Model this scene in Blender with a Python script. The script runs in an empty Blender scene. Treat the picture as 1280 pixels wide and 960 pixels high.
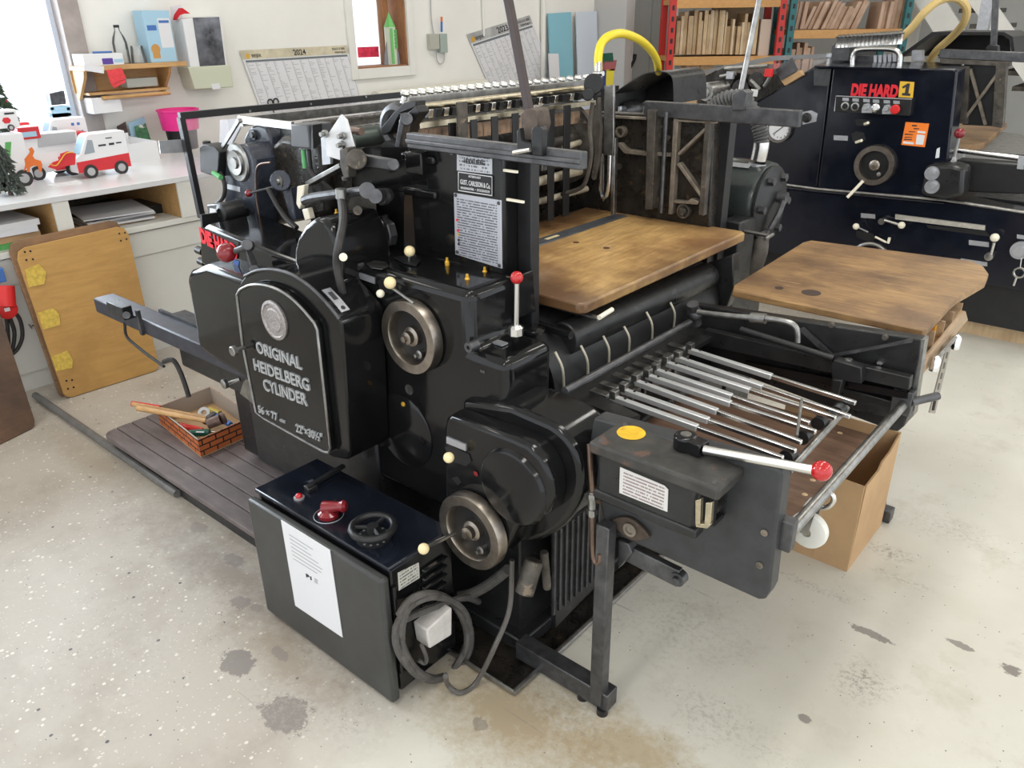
import bpy, bmesh, math, random
from mathutils import Vector as V, Matrix
random.seed(7)
R_ = math.radians
SC = bpy.context.scene
COL = SC.collection

# ---------------------------------------------------------------- camera, world, light, exposure
CAM_H = 1.75
YAW, PITCH, ROLL, FPX = R_(40.687), R_(24.955), R_(-0.8125), 989.15
_cy, _sy = math.cos(YAW), math.sin(YAW)
FW = V((-_sy*math.cos(PITCH), _cy*math.cos(PITCH), -math.sin(PITCH)))
_r = V((_cy, _sy, 0)); _u = _r.cross(FW)
RT = math.cos(ROLL)*_r + math.sin(ROLL)*_u
UP = -math.sin(ROLL)*_r + math.cos(ROLL)*_u
cam = bpy.data.cameras.new('camera'); camo = bpy.data.objects.new('camera', cam); COL.objects.link(camo)
cam.sensor_width = 36; cam.lens = FPX/1280*36; cam.clip_start = .05; cam.clip_end = 200
m = Matrix((RT, UP, -FW)).transposed().to_4x4(); m.translation = (0, 0, CAM_H); camo.matrix_world = m
SC.camera = camo
SC.view_settings.view_transform = 'Standard'; SC.view_settings.look = 'None'
SC.view_settings.gamma = 1; SC.view_settings.use_curve_mapping = False
SC.view_settings.exposure = 0.0
w = bpy.data.worlds.new('daylight'); SC.world = w; w.use_nodes = True
w.node_tree.nodes['Background'].inputs[0].default_value = (0.90, 0.95, 1.0, 1)
w.node_tree.nodes['Background'].inputs[1].default_value = 1.9

def lamp_area(name, loc, size, energy, color, rot=(0, 0, 0)):
    l = bpy.data.lights.new(name, 'AREA'); l.shape = 'RECTANGLE'; l.size, l.size_y = size; l.energy = energy; l.color = color
    o = bpy.data.objects.new(name, l); o.location = loc; o.rotation_euler = rot; COL.objects.link(o); return o
CEIL = 3.3
for lx in (-4.1, -0.9, 2.0):
    for ly in (-0.6, 1.9, 4.6, 7.2):
        lamp_area('ceiling_light', (lx, ly, CEIL-.1), (.35, 1.6), 22 if lx > -3 else 18, (1.0, .965, .90))
# daylight pushed in by the two windows in the back wall
lamp_area('window_light', (-6.3, .7, 2.0), (2.4, 3.4), 420, (.80, .90, 1.0), (0, R_(-90), 0))

# ---------------------------------------------------------------- geometry helpers
def P(x, y, ax, v):                       # pixel of the photograph -> point on the plane ax = v
    d = RT*(x-640) - UP*(y-480) + FW*FPX; i = 'xyz'.index(ax); C = V((0, 0, CAM_H))
    return C + d*((v-C[i])/d[i])
WL = {}                                   # world location of every object made
def thing(name, loc, label=None, cat=None, group=None):
    o = bpy.data.objects.new(name, None); COL.objects.link(o); o.location = loc; WL[o] = V(loc)
    o.empty_display_size = .1
    return tag(o, label, cat, group)
def tag(o, label=None, cat=None, group=None, kind=None):
    if label: o['label'] = label
    if cat: o['category'] = cat
    if group: o['group'] = group
    if kind: o['kind'] = kind
    return o
def obj(name, g, mat, parent=None, bev=0, seg=2, smooth=True, label=None, cat=None, group=None, kind=None, ang=35):
    vs = [V(v) for v in g[0]]
    mn = [min(v[i] for v in vs) for i in range(3)]; mx = [max(v[i] for v in vs) for i in range(3)]
    c = V(((mn[0]+mx[0])/2, (mn[1]+mx[1])/2, mn[2]))
    me = bpy.data.meshes.new(name); me.from_pydata([v-c for v in vs], [], g[1])
    b = bmesh.new(); b.from_mesh(me); bmesh.ops.recalc_face_normals(b, faces=b.faces); b.to_mesh(me); b.free()
    if smooth:
        me.shade_smooth(); me.set_sharp_from_angle(angle=R_(ang))
    me.materials.append(mat)
    o = bpy.data.objects.new(name, me); COL.objects.link(o); WL[o] = c
    if parent: o.parent = parent; o.location = c - WL[parent]
    else: o.location = c
    if bev:
        md = o.modifiers.new('bevel', 'BEVEL'); md.width = bev; md.segments = seg; md.limit_method = 'ANGLE'; md.angle_limit = R_(40)
    return tag(o, label, cat, group, kind)
def dup(o, loc, parent=None, **kw):        # copy of an object (and its parts) at a new world location
    c = o.copy(); COL.objects.link(c); WL[c] = V(loc); c.parent = parent
    c.location = V(loc) - (WL[parent] if parent else V())
    for ch in list(o.children):
        if ch is not c: dup(ch, V(loc) + (WL[ch]-WL[o]), c)
    return tag(c, **kw)
def join(*gs):
    v, f = [], []
    for g in gs:
        n = len(v); v += list(g[0]); f += [[i+n for i in q] for q in g[1]]
    return v, f
BF = [[0, 3, 2, 1], [4, 5, 6, 7], [0, 1, 5, 4], [1, 2, 6, 5], [2, 3, 7, 6], [3, 0, 4, 7]]
def box(x0, x1, y0, y1, z0, z1):
    return [(x0, y0, z0), (x1, y0, z0), (x1, y1, z0), (x0, y1, z0), (x0, y0, z1), (x1, y0, z1), (x1, y1, z1), (x0, y1, z1)], BF
def obox(c, ax, ay, az):                   # box around centre with half-axis vectors
    c, ax, ay, az = V(c), V(ax), V(ay), V(az)
    return [c+s*ax+t*ay+u*az for u in (-1, 1) for s, t in ((-1, -1), (1, -1), (1, 1), (-1, 1))], BF
def prism(pts, vec):
    pts = [V(p) for p in pts]; vec = V(vec); n = len(pts)
    return pts + [p+vec for p in pts], [list(range(n))[::-1], list(range(n, 2*n))] + [[i, (i+1) % n, (i+1) % n+n, i+n] for i in range(n)]
def py(pix, y, d):                         # outline in pixels on the plane Y = y, extruded by d
    return prism([P(a, b, 'y', y) for a, b in pix], (0, d, 0))
def px(pix, x, d):
    return prism([P(a, b, 'x', x) for a, b in pix], (d, 0, 0))
def pz(pix, z, d):
    return prism([P(a, b, 'z', z) for a, b in pix], (0, 0, d))
def basis(ax):
    ax = V(ax).normalized(); t = V((0, 0, 1)) if abs(ax.z) < .9 else V((1, 0, 0))
    a = ax.cross(t).normalized(); return a, ax.cross(a).normalized(), ax
def lathe(prof, c, ax, n=32):              # profile (radius, offset along axis)
    a, b, ax = basis(ax); c = V(c); v, f = [], []
    rings = []
    for r, t in prof:
        if r < 1e-6: rings.append([len(v)]); v.append(c+ax*t)
        else:
            rings.append(list(range(len(v), len(v)+n)))
            v += [c+ax*t+(a*math.cos(2*math.pi*k/n)+b*math.sin(2*math.pi*k/n))*r for k in range(n)]
    for p, q in zip(rings, rings[1:]):
        for k in range(n):
            k2 = (k+1) % n
            if len(p) == 1 and len(q) == 1: continue
            if len(p) == 1: f.append([p[0], q[k], q[k2]])
            elif len(q) == 1: f.append([p[k], p[k2], q[0]])
            else: f.append([p[k], p[k2], q[k2], q[k]])
    flat2 = (len(prof) == 2 and abs(prof[0][1]-prof[1][1]) < 1e-9) or tuple(prof[0]) == tuple(prof[-1])
    for ring, ends in ((rings[0], 1), (rings[-1], 0)):
        if len(ring) > 1 and not flat2: f.append(ring[::-1] if ends else ring)
    return v, f
def cyl(p0, p1, r, n=16, r1=None):
    p0, p1 = V(p0), V(p1); L = (p1-p0).length
    return lathe([(r, 0), (r if r1 is None else r1, L)], p0, p1-p0, n)
def ball(c, r, n=20):
    k = n//2
    return lathe([(r*math.sin(math.pi*i/k), -r*math.cos(math.pi*i/k)) for i in range(k+1)], c, (0, 0, 1), n)
def torus(c, ax, Rr, r, n=32, k=10):
    a, b, ax = basis(ax); c = V(c); v, f = [], []
    for i in range(n):
        d = a*math.cos(2*math.pi*i/n)+b*math.sin(2*math.pi*i/n)
        v += [c+d*(Rr+r*math.cos(2*math.pi*j/k))+ax*(r*math.sin(2*math.pi*j/k)) for j in range(k)]
    for i in range(n):
        for j in range(k):
            i2, j2 = (i+1) % n, (j+1) % k
            f.append([i*k+j, i2*k+j, i2*k+j2, i*k+j2])
    return v, f
def curve(pts, s=6):                       # Catmull-Rom through the points
    pts = [V(p) for p in pts]; q = [2*pts[0]-pts[1]]+pts+[2*pts[-1]-pts[-2]]; out = []
    for i in range(1, len(q)-2):
        p0, p1, p2, p3 = q[i-1:i+3]
        for k in range(s):
            t = k/s
            out.append(.5*((2*p1)+(p2-p0)*t+(2*p0-5*p1+4*p2-p3)*t*t+(3*p1-p0-3*p2+p3)*t**3))
    return out+[pts[-1]]
def tube(pts, r, n=10, s=0):
    pts = curve(pts, s) if s else [V(p) for p in pts]
    v, f = [], []; N = len(pts); a = None
    for i, p in enumerate(pts):
        t = (pts[min(i+1, N-1)]-pts[max(i-1, 0)]).normalized()
        a = basis(t)[0] if a is None else (a-t*a.dot(t)).normalized()
        b = t.cross(a); rr = r(i/(N-1)) if callable(r) else r
        v += [p+(a*math.cos(2*math.pi*k/n)+b*math.sin(2*math.pi*k/n))*rr for k in range(n)]
    for i in range(N-1):
        for k in range(n):
            f.append([i*n+k, i*n+(k+1) % n, (i+1)*n+(k+1) % n, (i+1)*n+k])
    f += [list(range(n))[::-1], list(range((N-1)*n, N*n))]
    return v, f
def bar(p0, p1, wd, ht, up=(0, 0, 1)):     # rectangular bar from p0 to p1
    p0, p1 = V(p0), V(p1); d = p1-p0; t = d.normalized(); s = t.cross(V(up)).normalized(); u = s.cross(t)
    return obox((p0+p1)/2, d/2, s*wd/2, u*ht/2)
def disc(cx, cy, ry, y, prof, ax=(0, -1, 0), n=36):   # turned part facing -Y, centre pixel and half height in pixels; profile in radii
    c = P(cx, cy, 'y', y); r = abs(P(cx, cy-ry, 'y', y).z-P(cx, cy+ry, 'y', y).z)/2
    return lathe([(q*r, t) for q, t in prof], c, ax, n)
def arc(cx, cy, rx, ry, a0, a1, n):        # pixel points on an ellipse, degrees
    return [(cx+rx*math.cos(R_(a0+(a1-a0)*i/n)), cy+ry*math.sin(R_(a0+(a1-a0)*i/n))) for i in range(n+1)]
def text(name, s, o, right, up, size, mat, parent, depth=.002, fat=0, shear=0, align='LEFT', sx=1, space=1, bevel=0):
    c = bpy.data.curves.new(name, 'FONT'); c.body = s; c.size = size; c.extrude = depth; c.offset = fat*size; c.shear = shear
    c.align_x = align; c.space_character = space; c.resolution_u = 3
    if bevel: c.bevel_depth = bevel; c.bevel_resolution = 1
    t = bpy.data.objects.new('tmp', c); me = bpy.data.meshes.new_from_object(t)
    r, u = V(right).normalized(), V(up).normalized(); n = r.cross(u); o = V(o)
    vs = [o+r*(v.co.x*sx)+u*v.co.y+n*v.co.z for v in me.vertices]; fs = [list(p.vertices) for p in me.polygons]
    bpy.data.objects.remove(t); bpy.data.curves.remove(c); bpy.data.meshes.remove(me)
    return obj(name, (vs, fs), mat, parent, smooth=False)

# ---------------------------------------------------------------- materials
MATS = {}
def mat(name, col, rough=.5, metal=0, var=.0, vs=8, bump=0, bs=60, spec=.5, wear=None, wt=.62, ws=14, rvar=0, coat=0, trans=0, emit=0, alpha=1, stretch=None, ior=1.45):
    if name in MATS: return MATS[name]
    m = bpy.data.materials.new(name); m.use_nodes = True; MATS[name] = m
    nt = m.node_tree; N = nt.nodes; L = nt.links; b = N['Principled BSDF']
    b.inputs['Base Color'].default_value = (*col, 1); b.inputs['Roughness'].default_value = rough; b.inputs['Metallic'].default_value = metal
    b.inputs['Specular IOR Level'].default_value = spec; b.inputs['Coat Weight'].default_value = coat; b.inputs['Coat Roughness'].default_value = .08
    b.inputs['Transmission Weight'].default_value = trans; b.inputs['Alpha'].default_value = alpha; b.inputs['IOR'].default_value = ior
    if emit: b.inputs['Emission Color'].default_value = (*col, 1); b.inputs['Emission Strength'].default_value = emit
    if not (var or wear or bump or rvar): return m
    geo = N.new('ShaderNodeNewGeometry'); vec = geo.outputs['Position']
    if stretch:
        mp = N.new('ShaderNodeMapping'); mp.inputs['Scale'].default_value = stretch; L.new(vec, mp.inputs['Vector']); vec = mp.outputs[0]
    def noise(sc, det=5, ro=.6):
        n = N.new('ShaderNodeTexNoise'); n.inputs['Scale'].default_value = sc; n.inputs['Detail'].default_value = det; n.inputs['Roughness'].default_value = ro
        L.new(vec, n.inputs['Vector']); return n.outputs['Fac']
    last = None
    if var:
        r = N.new('ShaderNodeValToRGB'); L.new(noise(vs), r.inputs[0])
        r.color_ramp.elements[0].position = .3; r.color_ramp.elements[1].position = .7
        r.color_ramp.elements[0].color = (*[max(0, c*(1-var)) for c in col], 1); r.color_ramp.elements[1].color = (*[min(1, c*(1+var)) for c in col], 1)
        last = r.outputs[0]; L.new(last, b.inputs['Base Color'])
    if wear:
        r = N.new('ShaderNodeValToRGB'); L.new(noise(ws, 8, .65), r.inputs[0])
        r.color_ramp.elements[0].position = wt; r.color_ramp.elements[1].position = wt+.06
        mx = N.new('ShaderNodeMix'); mx.data_type = 'RGBA'; L.new(r.outputs[0], mx.inputs[0])
        if last: L.new(last, mx.inputs[6])
        else: mx.inputs[6].default_value = (*col, 1)
        mx.inputs[7].default_value = (*wear, 1); L.new(mx.outputs[2], b.inputs['Base Color'])
    if rvar:
        mr = N.new('ShaderNodeMapRange'); L.new(noise(vs*1.7, 6), mr.inputs[0]); mr.inputs[1].default_value = .3; mr.inputs[2].default_value = .7
        mr.inputs[3].default_value = max(.03, rough-rvar); mr.inputs[4].default_value = rough+rvar; L.new(mr.outputs[0], b.inputs['Roughness'])
    if bump:
        bp = N.new('ShaderNodeBump'); bp.inputs['Strength'].default_value = bump; bp.inputs['Distance'].default_value = .004
        L.new(noise(bs, 3), bp.inputs['Height']); L.new(bp.outputs[0], b.inputs['Normal'])
    return m
ENAMEL = mat('black_enamel', (.0075, .0075, .008), .125, var=.3, vs=9, rvar=.05, spec=.42, wear=(.035, .034, .032), wt=.71, ws=11)
ENAMEL_D = mat('dusty_black_enamel', (.015, .015, .0155), .36, var=.4, vs=14, rvar=.12, wear=(.075, .072, .066), wt=.68, ws=16)
BLUEBLACK = mat('blue_black_enamel', (.006, .0075, .014), .16, var=.3, vs=6, rvar=.08, wear=(.05, .05, .055), wt=.72, ws=9)
SATIN = mat('satin_black', (.012, .012, .013), .42, var=.3, vs=20)
OILY = mat('oily_black', (.018, .015, .012), .35, var=.7, vs=18, rvar=.2, bump=.5, bs=70, wear=(.07, .045, .025), wt=.6, ws=20)
IRON = mat('grey_iron', (.10, .10, .105), .42, metal=.75, var=.35, vs=25, rvar=.1)
GRIME = mat('grimy_iron', (.075, .066, .056), .6, metal=.25, var=.6, vs=18, bump=.3, bs=50, wear=(.20, .155, .11), wt=.60, ws=22)
RIB = mat('dusty_rib', (.20, .17, .135), .6, metal=.3, var=.4, vs=22)
STEEL = mat('bright_steel', (.66, .65, .63), .25, metal=1)
STEEL_D = mat('dull_steel', (.30, .295, .285), .38, metal=1, var=.3, vs=30, rvar=.1)
CHROME = mat('chrome', (.80, .80, .80), .16, metal=1)
RIMST = mat('worn_rim_steel', (.33, .29, .25), .33, metal=1, var=.25, vs=30)
BRASS = mat('pale_brass', (.50, .44, .32), .35, metal=1, var=.25, vs=40)
GOLD = mat('yellow_oil_cap', (.75, .42, .05), .35, metal=.4)
COPPER = mat('dull_copper_pipe', (.17, .115, .09), .4, metal=.8, var=.3, vs=30)
IVORY = mat('ivory_plastic', (.80, .66, .38), .3, var=.08, vs=20)
IVORY_W = mat('pale_ivory_plastic', (.80, .74, .60), .35)
REDB = mat('glossy_red_ball', (.45, .012, .015), .12, coat=.5)
REDD = mat('dark_red_bakelite', (.20, .012, .018), .2, coat=.3)
RED = mat('red_paint', (.62, .02, .02), .4)
RED_INK = mat('red_sticker_ink', (.75, .02, .035), .5)
WHITE = mat('white_paint', (.76, .75, .71), .5, var=.05, vs=3)
PAPER = mat('white_paper', (.70, .70, .72), .7)
PLATE = mat('metal_nameplate', (.46, .47, .50), .38, metal=.65, var=.12, vs=40)
INK = mat('dark_print', (.03, .03, .035), .6)
GREYINK = mat('grey_print', (.28, .28, .29), .7)
BLK = mat('black_plastic', (.012, .012, .013), .4)
RUB = mat('rubber_cable', (.030, .028, .027), .55, var=.3, vs=40)
GREYC = mat('dusty_grey_cable', (.085, .078, .072), .7, var=.3, vs=30)
YEL = mat('yellow_hose', (.75, .58, .03), .35)
TAN = mat('tan_hose', (.55, .40, .16), .4)
KRAFT = mat('kraft_cardboard', (.47, .30, .155), .75, var=.12, vs=6)
def wood(name, c0, c1, dark, axis='x', sc=9, dark_t=.62, rough=.45, edge=None, scratch=None):
    m = bpy.data.materials.new(name); m.use_nodes = True; nt = m.node_tree; N = nt.nodes; L = nt.links; b = N['Principled BSDF']
    geo = N.new('ShaderNodeNewGeometry'); mp = N.new('ShaderNodeMapping'); L.new(geo.outputs['Position'], mp.inputs[0])
    s = {'x': (.12, 1, 1), 'y': (1, .12, 1), 'z': (1, 1, .12)}[axis]; mp.inputs['Scale'].default_value = s
    def noise(vec, sc, det=6, ro=.6, dist=0):
        n = N.new('ShaderNodeTexNoise'); n.inputs['Scale'].default_value = sc; n.inputs['Detail'].default_value = det; n.inputs['Roughness'].default_value = ro
        n.inputs['Distortion'].default_value = dist; L.new(vec, n.inputs[0]); return n.outputs[0]
    g = noise(mp.outputs[0], sc*7, 6, .65, .6); big = noise(geo.outputs['Position'], sc*.45, 5, .6)
    r = N.new('ShaderNodeValToRGB'); L.new(g, r.inputs[0]); r.color_ramp.elements[0].position = .32; r.color_ramp.elements[1].position = .68
    r.color_ramp.elements[0].color = (*c0, 1); r.color_ramp.elements[1].color = (*c1, 1)
    r2 = N.new('ShaderNodeValToRGB'); L.new(big, r2.inputs[0]); r2.color_ramp.elements[0].position = dark_t-.16; r2.color_ramp.elements[1].position = dark_t+.10
    mx = N.new('ShaderNodeMix'); mx.data_type = 'RGBA'; L.new(r2.outputs[0], mx.inputs[0]); L.new(r.outputs[0], mx.inputs[6]); mx.inputs[7].default_value = (*dark, 1)
    cur = mx.outputs[2]
    def mth(op, a, c):
        n = N.new('ShaderNodeMath'); n.operation = op
        for k, q in ((0, a), (1, c)):
            if isinstance(q, (int, float)): n.inputs[k].default_value = q
            else: L.new(q, n.inputs[k])
        return n.outputs[0]
    if edge:                               # handled, darkened rim around a worn paler middle: (cx, cy, rx, ry, colour)
        sp = N.new('ShaderNodeSeparateXYZ'); L.new(geo.outputs['Position'], sp.inputs[0])
        dx = mth('DIVIDE', mth('ABSOLUTE', mth('SUBTRACT', sp.outputs[0], edge[0]), 0), edge[2]); dy = mth('DIVIDE', mth('ABSOLUTE', mth('SUBTRACT', sp.outputs[1], edge[1]), 0), edge[3])
        d = mth('ADD', mth('MAXIMUM', dx, dy), mth('MULTIPLY', mth('SUBTRACT', noise(geo.outputs['Position'], 5, 7, .65), .5), 1.3))
        r3 = N.new('ShaderNodeMapRange'); L.new(d, r3.inputs[0]); r3.inputs[1].default_value = .60; r3.inputs[2].default_value = 1.12
        m3 = N.new('ShaderNodeMix'); m3.data_type = 'RGBA'; L.new(mth('MULTIPLY', r3.outputs[0], .9), m3.inputs[0]); L.new(cur, m3.inputs[6]); m3.inputs[7].default_value = (*edge[4], 1); cur = m3.outputs[2]
    if scratch:
        m2_ = N.new('ShaderNodeMapping'); L.new(geo.outputs['Position'], m2_.inputs[0]); m2_.inputs['Rotation'].default_value = (0, 0, .35); m2_.inputs['Scale'].default_value = (4, 90, 4)
        r4 = N.new('ShaderNodeMapRange'); L.new(noise(m2_.outputs[0], 1.0, 4, .6), r4.inputs[0]); r4.inputs[1].default_value = .66; r4.inputs[2].default_value = .72
        m4 = N.new('ShaderNodeMix'); m4.data_type = 'RGBA'; L.new(mth('MULTIPLY', r4.outputs[0], .7), m4.inputs[0]); L.new(cur, m4.inputs[6]); m4.inputs[7].default_value = (*scratch, 1); cur = m4.outputs[2]
    L.new(cur, b.inputs['Base Color']); b.inputs['Roughness'].default_value = rough
    bp = N.new('ShaderNodeBump'); bp.inputs['Strength'].default_value = .12; bp.inputs['Distance'].default_value = .003; L.new(g, bp.inputs['Height']); L.new(bp.outputs[0], b.inputs['Normal'])
    MATS[name] = m; return m
W_DELIV = wood('worn_delivery_board_wood', (.40, .235, .09), (.68, .435, .175), (.25, .13, .055), 'y', 8, .58, .34, edge=(-1.47, 2.22, .30, .47, (.10, .048, .024)))
W_TABLE = wood('worn_table_wood', (.21, .115, .048), (.42, .25, .10), (.12, .062, .028), 'x', 9, .56, .45, scratch=(.52, .36, .19))
W_PLY = wood('yellow_ply', (.42, .23, .065), (.52, .295, .09), (.36, .19, .055), 'y', 6, .62, .5)
W_DARK = wood('dark_brown_ply', (.085, .042, .022), (.14, .072, .038), (.055, .03, .018), 'y', 7, .58, .45)
W_PALE = wood('pale_plank', (.52, .36, .20), (.66, .49, .30), (.42, .27, .15), 'z', 10, .62, .6)
W_SHELF = wood('shelf_pine', (.48, .27, .10), (.60, .36, .15), (.42, .23, .09), 'y', 8, .65, .5)
W_RED = wood('window_wood', (.30, .13, .05), (.42, .20, .09), (.22, .09, .04), 'z', 9, .6, .5)
W_PILE = wood('scuffed_pile_board', (.10, .055, .035), (.19, .11, .07), (.30, .20, .14), 'x', 9, .70, .6)
def printed(name, base, ink, rows, cols=40, ax=('y', 'z'), dens=.5, rough=.6, metal=0):   # rows of tiny illegible print
    m = bpy.data.materials.new(name); m.use_nodes = True; nt = m.node_tree; N = nt.nodes; L = nt.links; b = N['Principled BSDF']
    tc = N.new('ShaderNodeTexCoord'); sp = N.new('ShaderNodeSeparateXYZ'); L.new(tc.outputs['Generated'], sp.inputs[0])
    cb = N.new('ShaderNodeCombineXYZ'); i = {'x': 0, 'y': 1, 'z': 2}
    def math_(op, a, v, v2=None):
        n = N.new('ShaderNodeMath'); n.operation = op
        (L.new(a, n.inputs[0]) if not isinstance(a, (int, float)) else None)
        if isinstance(v, (int, float)): n.inputs[1].default_value = v
        else: L.new(v, n.inputs[1])
        return n.outputs[0]
    u = math_('MULTIPLY', sp.outputs[i[ax[0]]], cols); vv = math_('MULTIPLY', sp.outputs[i[ax[1]]], rows)
    fl = math_('FLOOR', vv, 0); fr = math_('FRACT', vv, 0)
    L.new(u, cb.inputs[0]); L.new(math_('MULTIPLY', fl, 7.31), cb.inputs[1])
    n = N.new('ShaderNodeTexNoise'); n.inputs['Scale'].default_value = 1.0; n.inputs['Detail'].default_value = 2; L.new(cb.outputs[0], n.inputs[0])
    letter = math_('GREATER_THAN', n.outputs[0], 1-dens); line = math_('GREATER_THAN', fr, .5)
    both = math_('MULTIPLY', letter, line)
    e1 = math_('LESS_THAN', math_('ABSOLUTE', math_('SUBTRACT', sp.outputs[i[ax[0]]], .5), 0), .42); e2 = math_('LESS_THAN', math_('ABSOLUTE', math_('SUBTRACT', sp.outputs[i[ax[1]]], .5), 0), .44)
    both = math_('MULTIPLY', both, math_('MULTIPLY', e1, e2))
    mx = N.new('ShaderNodeMix'); mx.data_type = 'RGBA'; L.new(both, mx.inputs[0]); mx.inputs[6].default_value = (*base, 1); mx.inputs[7].default_value = (*ink, 1)
    L.new(mx.outputs[2], b.inputs['Base Color']); b.inputs['Roughness'].default_value = rough; b.inputs['Metallic'].default_value = metal
    MATS[name] = m; return m
def glassy(name, col, alpha, rough=.05):
    m = bpy.data.materials.new(name); m.use_nodes = True; nt = m.node_tree; N = nt.nodes; L = nt.links
    N.remove(N['Principled BSDF']); tr = N.new('ShaderNodeBsdfTransparent'); gl = N.new('ShaderNodeBsdfGlossy'); gl.inputs['Roughness'].default_value = rough
    df = N.new('ShaderNodeBsdfDiffuse'); df.inputs[0].default_value = (*col, 1); tr.inputs[0].default_value = (1, 1, 1, 1)
    m1 = N.new('ShaderNodeMixShader'); m1.inputs[0].default_value = alpha; L.new(tr.outputs[0], m1.inputs[1]); L.new(df.outputs[0], m1.inputs[2])
    m2 = N.new('ShaderNodeMixShader'); lw = N.new('ShaderNodeFresnel'); lw.inputs[0].default_value = 1.45
    L.new(lw.outputs[0], m2.inputs[0]); L.new(m1.outputs[0], m2.inputs[1]); L.new(gl.outputs[0], m2.inputs[2]); L.new(m2.outputs[0], N['Material Output'].inputs[0])
    MATS[name] = m; return m
PLEXI = glassy('clear_plexiglass', (.70, .62, .62), .16)
GLASS = glassy('clear_glass', (.8, .86, .88), .10)
FROST = glassy('frosted_plastic', (.72, .74, .66), .6, .3)

# floor: grey-beige paint with flakes on the left half, bare patches and oil stains
def floor_material():
    m = bpy.data.materials.new('painted_floor'); m.use_nodes = True; nt = m.node_tree; N = nt.nodes; L = nt.links; b = N['Principled BSDF']
    pos = N.new('ShaderNodeNewGeometry').outputs['Position']
    def noise(sc, det=6, ro=.6, vec=pos, out=0):
        n = N.new('ShaderNodeTexNoise'); n.inputs['Scale'].default_value = sc; n.inputs['Detail'].default_value = det; n.inputs['Roughness'].default_value = ro; L.new(vec, n.inputs[0]); return n.outputs[out]
    def ramp(src, a, c):
        r = N.new('ShaderNodeMapRange'); L.new(src, r.inputs[0]); r.inputs[1].default_value = a; r.inputs[2].default_value = c; return r.outputs[0]
    def mth(op, a, c):
        n = N.new('ShaderNodeMath'); n.operation = op
        for k, q in ((0, a), (1, c)):
            if isinstance(q, (int, float)): n.inputs[k].default_value = q
            else: L.new(q, n.inputs[k])
        return n.outputs[0]
    def mix(fac, a, c):
        n = N.new('ShaderNodeMix'); n.data_type = 'RGBA'; L.new(fac, n.inputs[0])
        for k, q in ((6, a), (7, c)):
            if isinstance(q, tuple): n.inputs[k].default_value = (*q, 1)
            else: L.new(q, n.inputs[k])
        return n.outputs[2]
    col = mix(ramp(noise(1.3), .35, .65), (.56, .535, .465), (.65, .63, .565))
    col = mix(mth('MULTIPLY', ramp(noise(3.3, 9, .75), .54, .70), .75), col, (.47, .435, .36))
    sep = N.new('ShaderNodeSeparateXYZ'); L.new(pos, sep.inputs[0])
    # distance field helper for stains at given floor spots
    def spot(x, y, rx, ry, soft=.35, wob=.55):
        dx = mth('DIVIDE', mth('SUBTRACT', sep.outputs[0], x), rx); dy = mth('DIVIDE', mth('SUBTRACT', sep.outputs[1], y), ry)
        d = mth('SQRT', mth('ADD', mth('MULTIPLY', dx, dx), mth('MULTIPLY', dy, dy)), 0)
        d = mth('ADD', d, mth('ADD', mth('MULTIPLY', mth('SUBTRACT', noise(7, 8, .75), .5), wob*2.4), mth('MULTIPLY', mth('SUBTRACT', noise(38, 6, .75), .5), wob*1.6)))
        return ramp(d, 1.0, 1.0-soft)
    left = ramp(mth('ADD', sep.outputs[0], mth('MULTIPLY', sep.outputs[1], 0)), -1.15, -1.5)
    vo = N.new('ShaderNodeTexVoronoi'); vo.inputs['Scale'].default_value = 58; L.new(pos, vo.inputs['Vector'])
    cs = N.new('ShaderNodeSeparateColor'); L.new(vo.outputs['Color'], cs.inputs[0])
    chip = mth('LESS_THAN', vo.outputs['Distance'], mth('MULTIPLY', cs.outputs[2], .33))
    white = mth('MULTIPLY', mth('MULTIPLY', chip, mth('GREATER_THAN', cs.outputs[0], .70)), left)
    dark = mth('MULTIPLY', mth('MULTIPLY', chip, mth('LESS_THAN', cs.outputs[0], .035)), left)
    col = mix(mth('MULTIPLY', left, .94), col, (.40, .357, .308))
    col = mix(mth('MULTIPLY', ramp(noise(2.2, 7, .68), .48, .68), mth('MULTIPLY', left, .7)), col, (.29, .245, .20))
    white = mth('MULTIPLY', white, ramp(noise(3, 3), .25, .45))
    col = mix(white, col, (.62, .585, .515)); col = mix(dark, col, (.06, .06, .07))
    v2 = N.new('ShaderNodeTexVoronoi'); v2.inputs['Scale'].default_value = 105; L.new(pos, v2.inputs['Vector']); c2 = N.new('ShaderNodeSeparateColor'); L.new(v2.outputs['Color'], c2.inputs[0])
    tiny = mth('MULTIPLY', mth('MULTIPLY', mth('LESS_THAN', v2.outputs['Distance'], .26), mth('GREATER_THAN', c2.outputs[0], .82)), left)
    tinyd = mth('MULTIPLY', mth('LESS_THAN', v2.outputs['Distance'], .22), mth('LESS_THAN', c2.outputs[0], .022))
    col = mix(mth('MULTIPLY', tiny, .8), col, (.58, .54, .475)); col = mix(tinyd, col, (.10, .09, .09))
    # grime around the press
    def dirt(x, y, rx, ry, c, k=1.0, soft=.7, wob=.5):
        nonlocal col
        col = mix(mth('MULTIPLY', spot(x, y, rx, ry, soft, wob), k), col, c)
    dirt(-1.05, 1.20, .42, .22, (.36, .27, .155), .8, .8, .8); dirt(-.76, 1.32, .24, .13, (.40, .31, .18), .75, .7, .8); dirt(-2.25, 1.05, .75, .15, (.20, .165, .135), .8, .9, .8)
    dirt(-3.3, 1.10, 1.0, .12, (.30, .25, .19), .7, .9, .7); dirt(-1.75, .93, .35, .10, (.27, .22, .16), .7, .8, .9); dirt(-.55, 1.9, .5, .5, (.45, .40, .32), .25)
    for x, y, rx, ry, k in SPOTS: dirt(x, y, rx, ry, (.19, .165, .15), k, .12, .95)
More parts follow.
